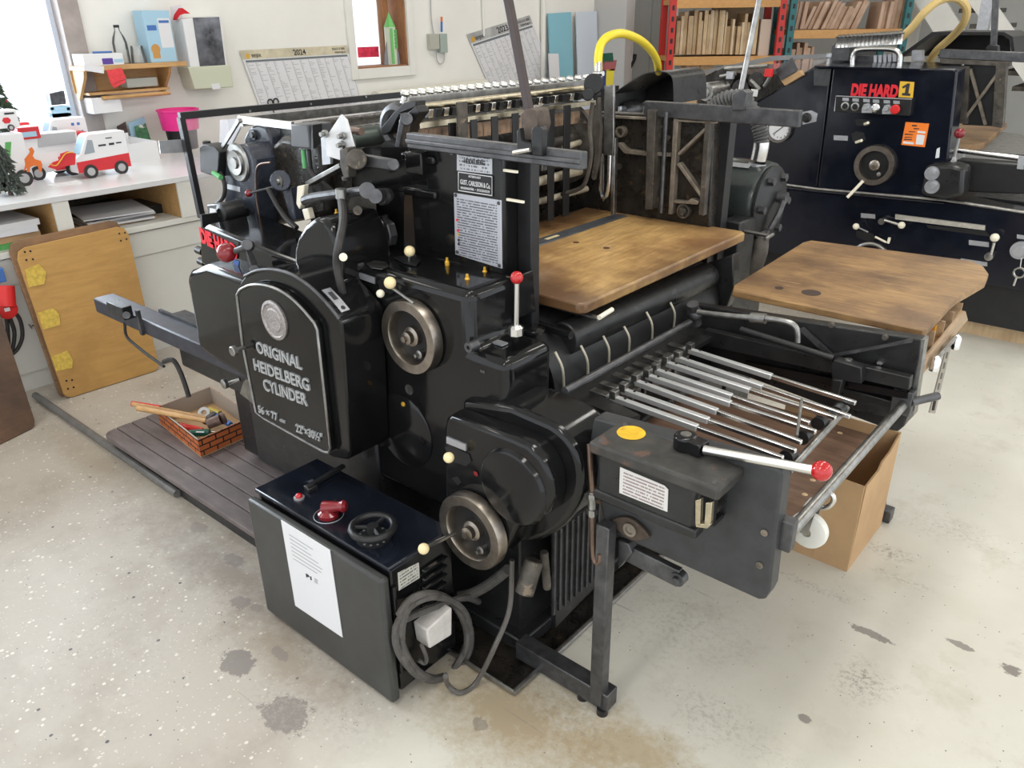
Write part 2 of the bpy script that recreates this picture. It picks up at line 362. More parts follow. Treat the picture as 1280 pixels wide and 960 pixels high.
    grain = ramp(noise(60, 6, .8), .50, .56)                       # flaked, speckled paint around worn patches
    for x, y, rx, ry, k in FLAKES: col = mix(mth('MULTIPLY', mth('MULTIPLY', spot(x, y, rx, ry, .9, .9), grain), k), col, (.30, .265, .235))
    sc = ramp(noise(1, 3, .5, vec=None or pos), 0, 1)
    mp = N.new('ShaderNodeMapping'); mp.inputs['Rotation'].default_value = (0, 0, .5); mp.inputs['Scale'].default_value = (2.2, 30, 1); L.new(pos, mp.inputs[0])
    col = mix(mth('MULTIPLY', ramp(noise(1.2, 4, .6, mp.outputs[0]), .70, .76), .45), col, (.33, .29, .25))
    col = mix(mth('MULTIPLY', ramp(noise(70, 3, .6), .70, .74), .55), col, (.25, .22, .19))
    for rot_, sx_, th_ in ((-.9, 1.6, .735), (1.9, 2.4, .74)):
        m5 = N.new('ShaderNodeMapping'); m5.inputs['Rotation'].default_value = (0, 0, rot_); m5.inputs['Scale'].default_value = (sx_, 60, 1); L.new(pos, m5.inputs[0])
        col = mix(mth('MULTIPLY', ramp(noise(1.0, 3, .5, m5.outputs[0]), th_, th_+.02), .5), col, (.26, .23, .20))
    L.new(col, b.inputs['Base Color'])
    rr = N.new('ShaderNodeMapRange'); L.new(noise(4, 6), rr.inputs[0]); rr.inputs[3].default_value = .30; rr.inputs[4].default_value = .62; L.new(rr.outputs[0], b.inputs['Roughness'])
    bp = N.new('ShaderNodeBump'); bp.inputs['Strength'].default_value = .1; bp.inputs['Distance'].default_value = .004; L.new(noise(30, 5), bp.inputs['Height']); L.new(bp.outputs[0], b.inputs['Normal'])
    return m
SPOTS, FLAKES = [], []
for a, b_, rx, ry, k in [(1075, 850, .10, .10, .9), (1110, 690, .12, .06, .9), (1010, 730, .16, .03, .8), (1130, 725, .14, .03, .6), (357, 880, .16, .12, .8), (440, 900, .10, .10, .5), (240, 700, .2, .1, .6), (700, 760, .25, .12, .6), (720, 900, .2, .1, .5), (850, 780, .3, .2, .35), (1180, 660, .3, .12, .35), (900, 900, .25, .12, .4), (150, 640, .5, .12, .5), (150, 800, .5, .3, .3)]:
    q = P(a, b_, 'z', 0); FLAKES.append((q.x, q.y, rx, ry, k))
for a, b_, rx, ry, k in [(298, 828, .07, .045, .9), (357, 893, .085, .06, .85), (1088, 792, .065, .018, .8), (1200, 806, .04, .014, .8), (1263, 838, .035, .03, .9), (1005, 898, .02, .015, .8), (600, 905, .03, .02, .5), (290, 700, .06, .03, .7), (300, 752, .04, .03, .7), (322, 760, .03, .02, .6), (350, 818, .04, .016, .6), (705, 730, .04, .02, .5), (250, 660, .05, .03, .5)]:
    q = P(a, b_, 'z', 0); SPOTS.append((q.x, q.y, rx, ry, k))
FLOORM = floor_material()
# ================================================================ main printing press
PR = thing('printing_press', (-1.8, 1.9, 0), 'black cylinder printing press with raised lettering on its rounded door', 'press')
FY = 1.36
# base and plinth
base = obj('base', join(box(-2.33, -1.20, 1.42, 2.66, .012, .52), box(-1.92, -1.165, 1.385, 2.69, .012, .06)), ENAMEL_D, PR, bev=.006)
lp = obj('side_panel', px([(688, 585), (756, 560), (752, 716), (688, 782)], -1.14, .02), ENAMEL_D, PR, bev=.003)
a0, a1 = P(688, 640, 'x', -1.118), P(752, 600, 'x', -1.118)
for k in range(9):
    y = a0.y+.02+(a1.y-a0.y-.03)*k/8
    obj('panel_rib', box(-1.121, -1.114, y-.004, y+.004, .13, .52), IRON, lp)
obj('oil_filter', join(cyl(P(668, 700, 'x', -1.09), P(655, 742, 'x', -1.09), .026), cyl(P(680, 690, 'x', -1.1), P(684, 735, 'x', -1.1), .012)), GRIME, PR, bev=.003)
obj('drain_pipe', tube([P(635, 712, 'y', 1.36), P(612, 730, 'y', 1.36), P(590, 742, 'y', 1.34), P(572, 746, 'y', 1.31)], .016, 10, 3), GREYC, PR)
# main side casing: upper body, step and round gear housing
def zz(a, b, y=FY): return P(a, b, 'y', y)
x588 = zz(588, 430).x
casing = obj('side_casing', prism([(-2.05, FY, .42), (-2.05, FY, 1.125), (x588, FY, 1.125), (x588, FY, .968), (-1.185, FY, .968), (-1.185, FY, .42)], (0, .19, 0)), ENAMEL, PR, bev=.028, seg=5)
hous = [(575, 500), (638, 508), (654, 515)]+[(a, b) for a, b in arc(652, 600, 76, 80, -62, 95, 16)]+[(600, 672)]
obj('gear_housing', py(hous, 1.335, .16), ENAMEL, PR, bev=.018, seg=4)
cov = [(554, 536), (556, 524), (563, 519), (640, 547), (660, 556), (677, 573), (688, 598), (690, 622), (684, 642), (668, 655), (648, 659), (640, 672), (632, 691), (613, 705), (596, 703), (576, 691), (561, 668), (555, 630)]
cover = obj('gear_cover', py(cov, 1.275, .07), ENAMEL, PR, bev=.016, seg=4)
obj('cover_disc', disc(641, 609, 45, 1.275, [(0, .012), (.86, .012), (.94, .009), (1, 0), (1, -.02)]), ENAMEL, cover, smooth=True)
obj('cover_slot', py([(556, 559), (562, 556), (586, 568), (589, 577), (582, 583), (562, 575)], 1.272, .004), BLK, cover)
obj('cover_slot', py([(565, 598), (572, 596), (576, 603), (572, 607)], 1.272, .004), BLK, cover)
obj('name_tag', py([(558, 546), (582, 556), (582, 564), (558, 554)], 1.270, .005), PLATE, cover)
obj('ivory_knob', ball(P(561, 572, 'y', 1.235), .0145), IVORY, cover)
obj('brass_screw', disc(606, 598, 3, 1.273, [(0, .004), (.8, .004), (1, 0)], n=12), GOLD, cover)
obj('red_mark', disc(595, 592, 3, 1.273, [(0, .001), (1, .001)], n=12), REDD, cover)
obj('key_mark', torus(P(601.5, 523, 'y', 1.33), (0, 1, 0), .0055, .0015, 14, 6), RED, cover)
def handwheel(cx, cy, ry, y, parent):
    w_ = obj('handwheel', disc(cx, cy, ry, y, [(.70, .0), (.70, .030), (.73, .036), (.97, .036), (1, .030), (1, .004), (.97, 0)], n=48), RIMST, parent)
    obj('wheel_dish', disc(cx, cy, ry, y, [(.72, .006), (.66, .005), (.62, .002), (.30, .002), (.24, .008), (0, .008)], n=40), BLK, w_)
    obj('hub', disc(cx, cy, ry, y, [(.26, .004), (.26, .022), (.17, .026), (.17, .040), (.08, .042), (.08, .052), (0, .053)], n=24), RIMST, w_)
    c = P(cx, cy, 'y', y); r = abs(P(cx, cy-ry, 'y', y).z-c.z)
    obj('handle_boss', lathe([(.012, 0), (.012, .02), (.005, .022), (.005, .034), (0, .035)], c+V((.30*r, -.006, -.42*r)), (0, -1, 0), 14), STEEL_D, w_)
    return w_
handwheel(521, 418, 44, FY-.002, PR)
lw = handwheel(596.5, 659, 42, 1.272, PR)
lv = obj('wheel_lever', cyl(P(568, 667, 'y', 1.225), P(534, 683, 'y', 1.10), .0058, 10), STEEL, PR)
obj('ivory_knob', ball(P(529.5, 686, 'y', 1.09), .0145), IVORY, lv)
obj('inspection_disc', disc(506, 538, 42, FY, [(0, .006), (.95, .006), (1, .003), (1, -.01)]), ENAMEL, PR)
obj('brass_screw', disc(504.5, 505, 3, FY-.005, [(0, .004), (.8, .004), (1, 0)], n=12), GOLD, PR)
obj('hole_bush', disc(511.5, 487, 6, FY, [(1, 0), (1, .002), (.75, .002), (.75, -.01), (0, -.01)], n=16), STEEL_D, PR)
# levers and tags near the top of the casing
obj('name_tag', py([(446, 340), (468, 347), (468, 355), (446, 347)], FY-.003, .004), PLATE, PR)
obj('lever_slot', py([(472, 352), (476, 348), (494, 354), (496, 362), (488, 368), (475, 362)], FY-.003, .005), BLK, PR)
l1 = obj('selector_lever', cyl(P(490, 360, 'y', FY-.03), P(517, 379, 'y', FY-.03), .004, 8), STEEL_D, PR)
obj('ivory_knob', ball(P(487.5, 353.5, 'y', FY-.035), .0165), IVORY, l1)
obj('small_ivory_knob', ball(P(475.5, 367, 'y', FY-.03), .0115), IVORY_W, l1)
l2 = obj('top_lever', cyl(P(511, 335, 'y', FY+.09), P(512, 318, 'y', FY+.09), .004, 8), STEEL_D, PR)
obj('ivory_knob', ball(P(512, 314, 'y', FY+.09), .0155), IVORY, l2)
obj('lever_slot', pz([(492, 323), (510, 320), (526, 326), (520, 333), (505, 330)], 1.127, .003), BLK, PR)
obj('collar_ring', disc(452, 331, 5, FY+.012, [(.5, 0), (.5, .02), (1, .02), (1, 0)], n=16), IRON, PR)
obj('bare_patch', pz([(458, 330), (468, 326), (482, 328), (486, 333), (478, 337), (464, 335)], 1.126, .0012), STEEL_D, PR)
for a, b, y in ((460, 312, 1.47), (474, 314, 1.47), (481, 311, 1.49), (559, 326, 1.50), (606, 338, 1.52), (584, 347, 1.44), (421, 265, 1.45)):
    c = P(a, b+3, 'y', y)
    obj('oil_cap', lathe([(.007, -.006), (.007, .004), (.004, .008), (.004, .016), (0, .017)], c, (0, 0, 1), 12), GOLD, PR)
lr = obj('red_ball_lever', join(cyl(P(645, 410, 'y', 1.45), P(646, 350, 'y', 1.45), .0068, 10), lathe([(.02, 0), (.02, .02), (.012, .026)], P(645, 418, 'y', 1.45), (0, 0, 1), 8)), STEEL, PR)
obj('red_knob', ball(P(646, 347, 'y', 1.45), .0165), REDB, lr)
obj('name_tag', obox(P(632, 431, 'z', .972)+V((-.03, 0, 0)), (.028, 0, 0), (0, .012, 0), (0, 0, .002)), PLATE, PR)
obj('top_boss', lathe([(.03, 0), (.03, .006), (.02, .01), (0, .01)], P(668, 414, 'z', .968), (0, 0, 1), 24), ENAMEL, PR)
obj('ring_nut', disc(589, 433, 6, FY-.01, [(.4, 0), (.4, .012), (1, .012), (1, -.02)], n=18), IRON, PR)
obj('number_plate', py([(600, 462), (606, 464), (606, 467), (600, 465)], FY-.002, .003), IRON, PR)

# ---- left: door, delivery covers
DY = 1.215
cover_l = obj('delivery_cover', py([(232, 347), (236, 338), (256, 331), (300, 347), (322, 352), (345, 400), (345, 490), (318, 482), (262, 447), (248, 436)], DY+.005, .17), ENAMEL, PR, bev=.022, seg=4)
archo = [(296, 360)]+[(v.x, v.y) for v in curve([(306, 345, 0), (322, 338, 0), (342, 337, 0), (364, 343, 0), (386, 357, 0), (404, 374, 0), (420, 393, 0), (427, 404, 0)], 4)]+[(438, 565), (434, 575), (416, 572), (330, 522), (318, 516)]
dframe = obj('door_frame', py(archo, DY-.012, .15), ENAMEL, PR, bev=.012, seg=3)
arch_in = [(v.x, v.y) for v in curve([(300, 362, 0), (312, 356.5, 0), (328, 356, 0), (345, 361, 0), (362, 371, 0), (378, 386, 0), (393, 404, 0)], 4)]
dpix = [(296, 369)]+arch_in+[(396.5, 412), (413, 560), (411, 566), (405, 565), (330, 523), (320, 515), (303, 430)]
door = obj('door', py(dpix, DY-.030, .02), ENAMEL, PR, bev=.006, seg=3)
pts = [P(a, b, 'y', DY-.031) for a, b in dpix]; pts.append(pts[0]); 
obj('door_edge_strip', tube(pts, .0042, 8), STEEL_D, door)
pts2 = [P(a, b, 'y', DY-.014) for a, b in archo[1:28]]
obj('arch_rail', tube(pts2, .005, 8), IRON, dframe)
ap = [P(a, b, 'y', DY-.012) for a, b in archo[19:26]]
def strip(pts, y0, y1, off):
    v, f = [], []
    for k, p in enumerate(pts):
        t = (pts[min(k+1, len(pts)-1)]-pts[max(k-1, 0)]); n_ = V((-t.z, 0, t.x)).normalized(); n_ = n_ if n_.z > 0 else -n_
        for o_, y in ((off, y0), (off, y1), (off-.003, y1), (off-.003, y0)): q_ = p+n_*o_; v.append(V((q_.x, y, q_.z)))
    for k in range(len(pts)-1):
        for m_ in range(4): f.append([k*4+m_, k*4+(m_+1) % 4, k*4+4+(m_+1) % 4, k*4+4+m_])
    f += [[3, 2, 1, 0], [len(v)-4, len(v)-3, len(v)-2, len(v)-1]]
    return v, f
al = obj('arch_label', strip(ap, DY+.006, DY+.034, .0018), PLATE, dframe)
obj('label_window', strip(ap[1:4], DY+.013, DY+.027, .0024), INK, al)
obj('label_screw', lathe([(0, .002), (.006, .0015), (.007, 0)], ap[5]+V((.001, .032, .0015)), (.5, 0, .8), 12), INK, al)
med = obj('medallion', disc(344, 400, 23, DY-.030, [(0, .006), (.55, .007), (.62, .004), (.80, .004), (.86, .008), (1, .006), (1, 0)]), mat('medal_metal', (.36, .33, .32), .45, metal=.8, var=.3, vs=120, bump=.7, bs=260), door)
kn = obj('door_knob', lathe([(.006, 0), (.006, .03), (.016, .032), (.016, .044), (.013, .047), (0, .047)], P(306, 434, 'y', DY-.03), (0, -1, 0), 20), STEEL_D, door)
LET = mat('raised_letter_grey', (.42, .43, .44), .4, metal=.4)
def dtext(s, a, b, c, d, size, sx=1, name='raised_lettering', mt=LET, fat=.01, space=1):
    o, e = P(a, b, 'y', DY-.031), P(c, d, 'y', DY-.031)
    t = text(name, s, o, (e-o), (0, 0, 1), size, mt, door, depth=.003, fat=fat, space=space)
    return t
def dfit(s, a, b, c, d, hpx, **k):
    o, e = P(a, b, 'y', DY-.032), P(c, d, 'y', DY-.032); L = (e-o).length
    hh = abs(P(a, b, 'y', DY).z-P(a, b-hpx, 'y', DY).z)
    t = text('raised_lettering', s, o, (e-o), (0, 0, 1), hh/.72, LET, door, depth=.003, fat=.018)
    w = (max((v.co.x**2+v.co.y**2)**.5*0+v.co.x for v in t.data.vertices)-min(v.co.x for v in t.data.vertices))
    k = L/max(w, 1e-4)*abs((e-o).normalized().x)
    for v in t.data.vertices: v.co.x *= k
    t.location.x += (o.x+(e.x-o.x)/2)-WL[t].x; WL[t].x = o.x+(e.x-o.x)/2
dfit('ORIGINAL', 322, 440, 378, 462, 13); dfit('HEIDELBERG', 319, 462, 388, 489, 13); dfit('CYLINDER', 331, 487, 385, 508, 13)
dfit('56 \u00d7 77', 324, 515, 348, 526, 8); dfit('cm', 350.5, 526, 356.5, 529, 4); dfit('22"\u00d730\u00bd"', 371, 539, 404, 553, 9)
# handle with the dark red ball in front of the upper cover
h = obj('crank_handle', join(cyl(P(294, 314, 'y', 1.20), P(306, 309, 'y', 1.21), .009, 12), cyl(P(309, 306, 'y', 1.20), P(312, 307, 'y', 1.235), .016, 14), bar(P(308, 308, 'y', 1.225), P(318, 334, 'y', 1.235), .012, .02, (0, 1, 0)), cyl(P(318, 337, 'y', 1.22), P(318, 337, 'y', 1.25), .014)), IRON, PR, bev=.002)
obj('red_ball', ball(P(283, 316, 'y', 1.19), .0285, 26), REDD, h)
uc = obj('upper_cover', py([(249, 296), (252, 285), (258, 281), (330, 312), (372, 328), (425, 352), (425, 420), (330, 372), (262, 338), (250, 330)], 1.285, .20), ENAMEL, PR, bev=.014, seg=3)
obj('top_pad', pz([(318, 288), (338, 283), (371, 292), (366, 300)], P(345, 300, 'y', 1.42).z, .006), mat('brown_pad', (.13, .085, .075), .4), uc)
STK = mat('black_sticker', (.015, .014, .014), .5)
st = obj('sticker', py([(251, 283.5), (298, 303), (298, 312), (251, 293)], 1.283, .002), STK, uc)
def fit_text(s, pa, pb, hgt, y, mt, parent, fat=.03, name='sticker_lettering', depth=.001, shear=0):
    o, e = P(*pa, 'y', y), P(*pb, 'y', y); t = text(name, s, o, e-o, (0, 0, 1), hgt/.72, mt, parent, depth=depth, fat=fat, shear=shear)
    xs = [v.co.x for v in t.data.vertices]; k = (e.x-o.x)/(max(xs)-min(xs)); mid = (max(xs)+min(xs))/2
    for v in t.data.vertices: v.co.x = (v.co.x-mid)*k
    t.location.x += (o.x+e.x)/2-WL[t].x; WL[t].x = (o.x+e.x)/2
    return t
fit_text('DIE HARD', (252, 302), (297, 322), abs(P(252, 302, 'y', 1.28).z-P(252, 285, 'y', 1.28).z), 1.281, RED_INK, uc, fat=.05)
for k, (a, b) in enumerate(((273, 318), (282, 334), (292, 330))):
    obj('sticker', py([(a, b-6), (a+7, b-3), (a+5, b+5), (a-1, b+3)], 1.283, .0015), [GOLD, mat('orange_print', (.75, .30, .03), .5), mat('blue_print', (.05, .12, .35), .5)][k], uc)
for a, b in ((247, 312), (250, 326)): obj('side_bolt', cyl(P(a, b, 'y', 1.35), P(a+7, b+3, 'y', 1.35), .014), ENAMEL_D, uc)
arch2 = [(366, 345), (367, 312), (371, 296), (380, 281), (392, 273), (404, 275), (413, 285), (421, 305), (425, 330), (425, 392), (372, 360)]
obj('cam_housing', py(arch2, 1.29, .19), ENAMEL, PR, bev=.016, seg=4)
# cable up the side
obj('armoured_cable', tube([P(a, b, 'y', y) for a, b, y in ((427, 250, 1.40), (429, 275, 1.33), (424, 305, 1.27), (421, 330, 1.265), (427, 360, 1.27), (436, 395, 1.30), (441, 430, 1.31), (446, 480, 1.32), (450, 530, 1.33), (457, 572, 1.34))], .0115, 10, 5), RUB, PR)
for a, b in ((429, 321), (438, 386)):
    obj('cable_clip', lathe([(.004, 0), (.011, .003), (.011, .006), (0, .008)], P(a, b, 'y', 1.265), (.8, -.6, .1), 14), IVORY_W, PR)
obj('cable_fitting', cyl(P(427, 248, 'y', 1.40), P(426, 236, 'y', 1.40), .016), STEEL_D, PR)

# ---- delivery arm to the left and the body under it
arm = obj('delivery_arm', bar(P(131, 378, 'y', 1.28), V((-2.12, 1.29, P(131, 378, 'y', 1.28).z)), .085, .062), mat('worn_blue_black', (.030, .033, .045), .35, var=.4, vs=30, wear=(.24, .16, .12), wt=.67, ws=26), PR, bev=.006)
az = P(131, 378, 'y', 1.28).z
obj('tooth_rack', join(*[box(-2.95+k*.012, -2.943+k*.012, 1.322, 1.334, az+.028, az+.042) for k in range(64)]), IRON, arm)
obj('rear_arm', box(-2.95, -2.15, 1.34, 1.43, az-.045, az+.012), ENAMEL_D, PR, bev=.005)
obj('cross_rail', bar((-2.62, 1.42, az-.02), (-2.62, 2.6, az-.02), .05, .05), ENAMEL_D, PR, bev=.004)
obj('arm_clamp', obox(P(175, 403, 'y', 1.235), (.010, 0, 0), (0, .006, 0), (0, 0, .05)), IRON, arm)
obj('arm_bolt', cyl(P(158, 394, 'y', 1.20), P(158, 394, 'y', 1.25), .014), IRON, arm)
obj('limit_switch', obox(P(150, 387, 'y', 1.225), (.065, 0, 0), (0, .02, 0), (0, 0, .026)), ENAMEL_D, arm, bev=.003)
obj('switch_cable', tube([P(a, b, 'y', 1.24) for a, b in ((156, 404), (158, 420), (170, 432), (188, 446), (205, 458))], .006, 8, 4), RUB, arm)
obj('arm_body', box(-2.80, -2.0, 1.30, 1.50, az-.15, az-.045), ENAMEL_D, PR, bev=.01)
obj('delivery_body', box(-2.72, -1.75, 1.45, 2.5, .13, az-.06), ENAMEL_D, PR, bev=.01)
obj('inner_body', box(-2.30, -1.95, 1.60, 2.60, .5, 1.08), OILY, PR)
obj('lower_side_casing', box(-2.45, -1.72, 1.355, 1.45, .22, .60), ENAMEL_D, PR, bev=.012)
obj('knob_screw', join(cyl(P(285, 480, 'y', 1.24), P(300, 474, 'y', 1.27), .008), lathe([(.017, 0), (.017, .012), (.01, .016), (0, .016)], P(283, 479, 'y', 1.225), (0, -1, 0), 16)), STEEL_D, PR)
obj('cable_elbow', tube([P(a, b, 'y', 1.30) for a, b in ((205, 452), (216, 450), (224, 462), (231, 480), (236, 496))], .010, 8, 4), RUB, PR)
obj('corner_gusset', py([(310, 470), (318, 480), (316, 505), (308, 498), (300, 492), (304, 478)], 1.27, .05), STEEL_D, PR)

# ---- upper side frame and the column with the plates
CY = 1.53
zl = 1.08
uf = obj('upper_side_frame', join(py([(440, 195), (456, 184), (523, 184), (523, 240), (440, 236)], CY+.02, .05), py([(440, 236), (505, 240), (505, 330), (440, 330)], CY+.02, .05), py([(505, 312), (560, 325), (560, 345), (505, 345)], CY+.02, .05)), ENAMEL, PR)
colx0, colx1 = P(534, 250, 'y', CY).x, P(627, 250, 'y', CY).x
colm = obj('column', box(colx0, colx1, CY, CY+.065, zl, 1.445), ENAMEL, PR, bev=.005)
obj('column_web', box(colx0-.08, colx0+.01, CY+.015, CY+.06, zl, 1.445), ENAMEL, PR, bev=.004)
for yy in (200, 243):
    c = P(540, yy, 'y', CY)
    obj('column_rib', box(colx0-.085, colx0+.045, CY-.012, CY+.02, c.z-.012, c.z+.012), ENAMEL, colm, bev=.006)
obj('inner_column', box(colx1-.005, colx1+.045, CY+.065, CY+.10, .95, 1.42), SATIN, PR, bev=.003)
obj('column_foot', py([(600, 350), (628, 345), (646, 345), (650, 398), (600, 378)], CY-.005, .07), ENAMEL, PR, bev=.004)
rail = obj('guide_rail', join(box(-1.655, -1.075, CY-.028, CY-.002, 1.428, 1.468), box(-1.655, -1.075, CY-.034, CY-.028, 1.441, 1.453)), IRON, PR, bev=.003)
obj('end_block', box(-1.665, -1.60, CY-.03, CY+.05, 1.36, 1.42), ENAMEL, PR, bev=.004)
y_ = CY-.003
p1 = obj('name_plate', py([(571, 186), (615, 191.5), (615, 218), (571, 213)], y_, .003), printed('nameplate_print', (.45, .46, .49), (.12, .12, .14), 6, 26, ('x', 'z'), .5, .4, .5), colm)
fit_text('SCHNELLPRESSENFABRIK', (573.5, 194), (612, 199), .012, y_-.001, INK, p1, .01, 'plate_lettering', .0004)
fit_text('HEIDELBERG', (580, 204), (606, 207), .012, y_-.001, INK, p1, .01, 'plate_lettering', .0004)
p2 = obj('dealer_plate', py([(572, 213.5), (616, 220), (616, 246), (572, 239)], y_, .003), BLK, colm)
pts = [P(a, b, 'y', y_-.001) for a, b in ((573, 215), (615, 221), (615, 244.5), (573, 238), (573, 215))]
obj('plate_border', tube(pts, .0012, 6), PAPER, p2)
fit_text('GUST. CARLSSON & Co.', (575.5, 230), (613, 236), .013, y_-.001, PAPER, p2, .004, 'plate_lettering', .0004)
fit_text('AKTIEBOLAGET', (585.5, 221.5), (601, 223.8), .0055, y_-.001, PAPER, p2, .004, 'plate_lettering', .0004)
fit_text('MASKINAFF\u00c4R  \u2022  STOCKHOLM', (576, 236), (612, 241.5), .0065, y_-.001, PAPER, p2, .004, 'plate_lettering', .0004)
p3 = obj('instruction_plate', py([(567, 241), (626, 250.5), (627, 336), (569, 318)], y_-.001, .004), printed('instruction_print', (.47, .48, .53), (.13, .13, .15), 26, 30, ('x', 'z'), .58, .4, .45), colm, bev=.001)
for a, b, mt in ((570, 275, RED_INK), (571, 288, RED_INK), (571, 293, GOLD), (572, 300, BLK), (572, 305, BLK)):
    obj('oil_mark', disc(a+1.5, b, 1.8, y_-.0015, [(0, .001), (1, .001), (1, 0)], n=10), mt, p3)
for a, b in ((569.5, 244), (623, 254), (571.5, 315), (624, 332)):
    obj('plate_screw', disc(a, b, 2.5, y_-.002, [(0, .002), (.8, .002), (1, 0)], n=10), IRON, p3)
obj('socket_screw', disc(566.5, 188, 5, CY, [(.4, -.002), (.4, .008), (1, .008), (1, -.002)], n=16), IRON, colm)
for a, b in ((625, 212), (633, 249)):
    c = P(a, b, 'y', CY+.01); obj('level_mark', obox(c+V((.03, .0, 0)), (.028, 0, 0), (0, .003, 0), (0, 0, .003)), IVORY_W, colm)
# clamp with the long leaning rod
ck = obj('rod_clamp', py([(650, 142), (657, 136), (670, 138), (673, 156), (667, 176), (651, 176)], CY-.02, .05), mat('rusty_block', (.10, .075, .06), .5, metal=.5, var=.4, vs=30), PR, bev=.003)
obj('clamp_strap', py([(664, 162), (667, 158), (675, 158), (678, 163), (677, 195), (665, 194), (664, 176)], CY-.045, .022), SATIN, ck, bev=.002)
obj('clamp_jaw', py([(646, 164), (649, 160), (651, 176), (664, 180), (664, 192), (646, 188)], CY-.045, .018), SATIN, ck, bev=.002)
obj('clamp_screw', tube([P(642, 191, 'y', CY-.06), P(663, 187, 'y', CY-.06)], .006, 8), STEEL, ck)
obj('leaning_rod', bar(P(662, 142, 'y', CY+.01), P(624, -60, 'y', CY+.04), .018, .018, (1, 0, 0)), mat('dark_brown_steel', (.07, .055, .055), .4, metal=.6), PR, bev=.002)

# ---- delivery between the frames: cross shafts, gripper bars, hanging fingers
XR = -1.86
def wrod(name, a, b, c, d, x, r, mt, parent=PR, n=12):
    return obj(name, cyl(P(a, b, 'x', x), P(c, d, 'x', x), r, n), mt, parent)
wrod('gold_rod', 516, 134, 752, 107, XR, .009, BRASS)
gb = obj('gripper_bar', bar(P(522, 140, 'x', XR-.05), P(745, 114, 'x', XR-.05), .05, .035), SATIN, PR, bev=.003)
n = 23
for k in range(n):
    a, b = 506+(732-506)*k/(n-1), 122+(100.5-122)*k/(n-1)
    c = P(a, b, 'x', XR-.10)
    g = obj('gripper_screw', lathe([(.013, -.030), (.013, -.012), (.008, -.012), (.008, .004), (.014, .006), (.016, .013), (.012, .021), (0, .022)], c, (.25, 0, 1), 8), STEEL, gb)
    c2 = P(526+(742-526)*k/(n-1), 143+(118-143)*k/(n-1), 'x', XR+.012)
    obj('gripper_stop', obox(c2, (.012, 0, 0), (0, .010, 0), (.003, 0, .013)), STEEL if k % 2 else BLK, gb, bev=.002)
obj('gripper_backing', bar(P(506, 127, 'x', XR-.10), P(733, 104, 'x', XR-.10), .035, .03), STEEL_D, PR, bev=.003)
pad = obj('pad_bar', bar(P(522, 157, 'x', XR+.03), P(742, 128, 'x', XR+.03), .02, .016), BRASS, PR)
PADM = mat('brown_leather_pad', (.26, .17, .11), .6, var=.5, vs=30)
for k in range(13):
    a, b = P(518+222*k/13, 172-28*k/13, 'x', XR+.02), P(518+222*(k+.9)/13, 172-28*(k+.9)/13, 'x', XR+.02)
    obj('brown_pad', obox((a+b)/2, (.006, 0, 0), (0, (b.y-a.y)/2, 0), (0, 0, .022)), PADM, pad)
# hanging finger strips
for a, t, bt, wpx, mt in ((565, 154, 190, 9, SATIN), (592, 150, 195, 8, SATIN), (618, 146, 200, 8, SATIN), (644, 142, 268, 8, SATIN), (666, 196, 280, 8, SATIN), (689, 137, 268, 8, SATIN), (709, 132, 262, 8, SATIN), (577, 128, 190, 13, GRIME)):
    x = XR+.075 if mt is SATIN else XR+.10
    p0, p1_, p2_ = P(a-wpx/2, t, 'x', x), P(a+wpx/2, t, 'x', x), P(a, bt, 'x', x)
    obj('finger_strip', box(x-.003, x+.003, p0.y, p1_.y, min(p2_.z, 1.06), p0.z), mt, PR, bev=.001)
CREAM = mat('dirty_cream_roller', (.42, .37, .28), .5, var=.35, vs=20)
wrod('cream_roller', 600, 246, 726, 213, XR+.03, .017, CREAM); wrod('cream_roller', 600, 272, 733, 236, XR+.03, .012, CREAM)
wrod('cross_shaft', 600, 200, 735, 168, XR+.02, .016, GRIME); wrod('cream_roller', 705, 184, 732, 175, XR+.03, .012, CREAM)
ts = obj('gripper_tail', bar(P(600, 226, 'x', XR+.02), P(722, 197, 'x', XR+.02), .02, .045), SATIN, PR)
for k in range(5):
    c = P(652+k*14, 213-k*3.4, 'x', XR+.035)
    obj('bright_block', obox(c, (.006, 0, 0), (0, .018, 0), (0, 0, .019)), STEEL, ts, bev=.002)
obj('delivery_cylinder', cyl((-2.12, 1.62, 1.20), (-2.12, 2.55, 1.20), .20, 40), OILY, PR)
obj('delivery_end_disc', lathe([(.10, 0), (.10, .02), (.16, .03), (.16, .05)], (-1.93, 2.52, 1.30), (0, 1, 0), 28), GRIME, PR)
obj('chain_guide', join(py([(740, 150), (747, 122), (750, 160), (748, 200), (742, 225), (739, 222), (744, 190)], 2.50, .02)), GRIME, PR)
obj('chain_arm', tube([P(a, b, 'y', 2.40) for a, b in ((741, 128), (737, 160), (739, 192), (733, 224), (724, 236), (702, 243))], .008, 8, 4), GRIME, PR)
obj('bearing_cap', join(cyl(P(742, 105, 'y', 2.5), P(742, 105, 'y', 2.58), .036, 24), cyl(P(735, 118, 'y', 2.47), P(735, 118, 'y', 2.52), .022, 20)), SATIN, PR, bev=.004)
obj('bearing_arm', join(py([(498, 150), (520, 132), (525, 140), (512, 158), (508, 185), (500, 186)], 1.62, .04), py([(476, 160), (492, 140), (505, 128), (520, 126), (520, 134), (500, 142), (488, 165), (478, 170)], 1.66, .04)), SATIN, PR, bev=.003)
obj('bearing_ring', torus(P(498, 160, 'y', 1.68), (0, 1, 0), .055, .02, 28, 8), IRON, PR)
obj('link_arm', join(bar(P(507, 150, 'y', 1.60), P(500, 188, 'y', 1.60), .02, .03, (0, 1, 0)), cyl(P(508, 149, 'y', 1.57), P(508, 149, 'y', 1.62), .018)), IRON, PR, bev=.003)

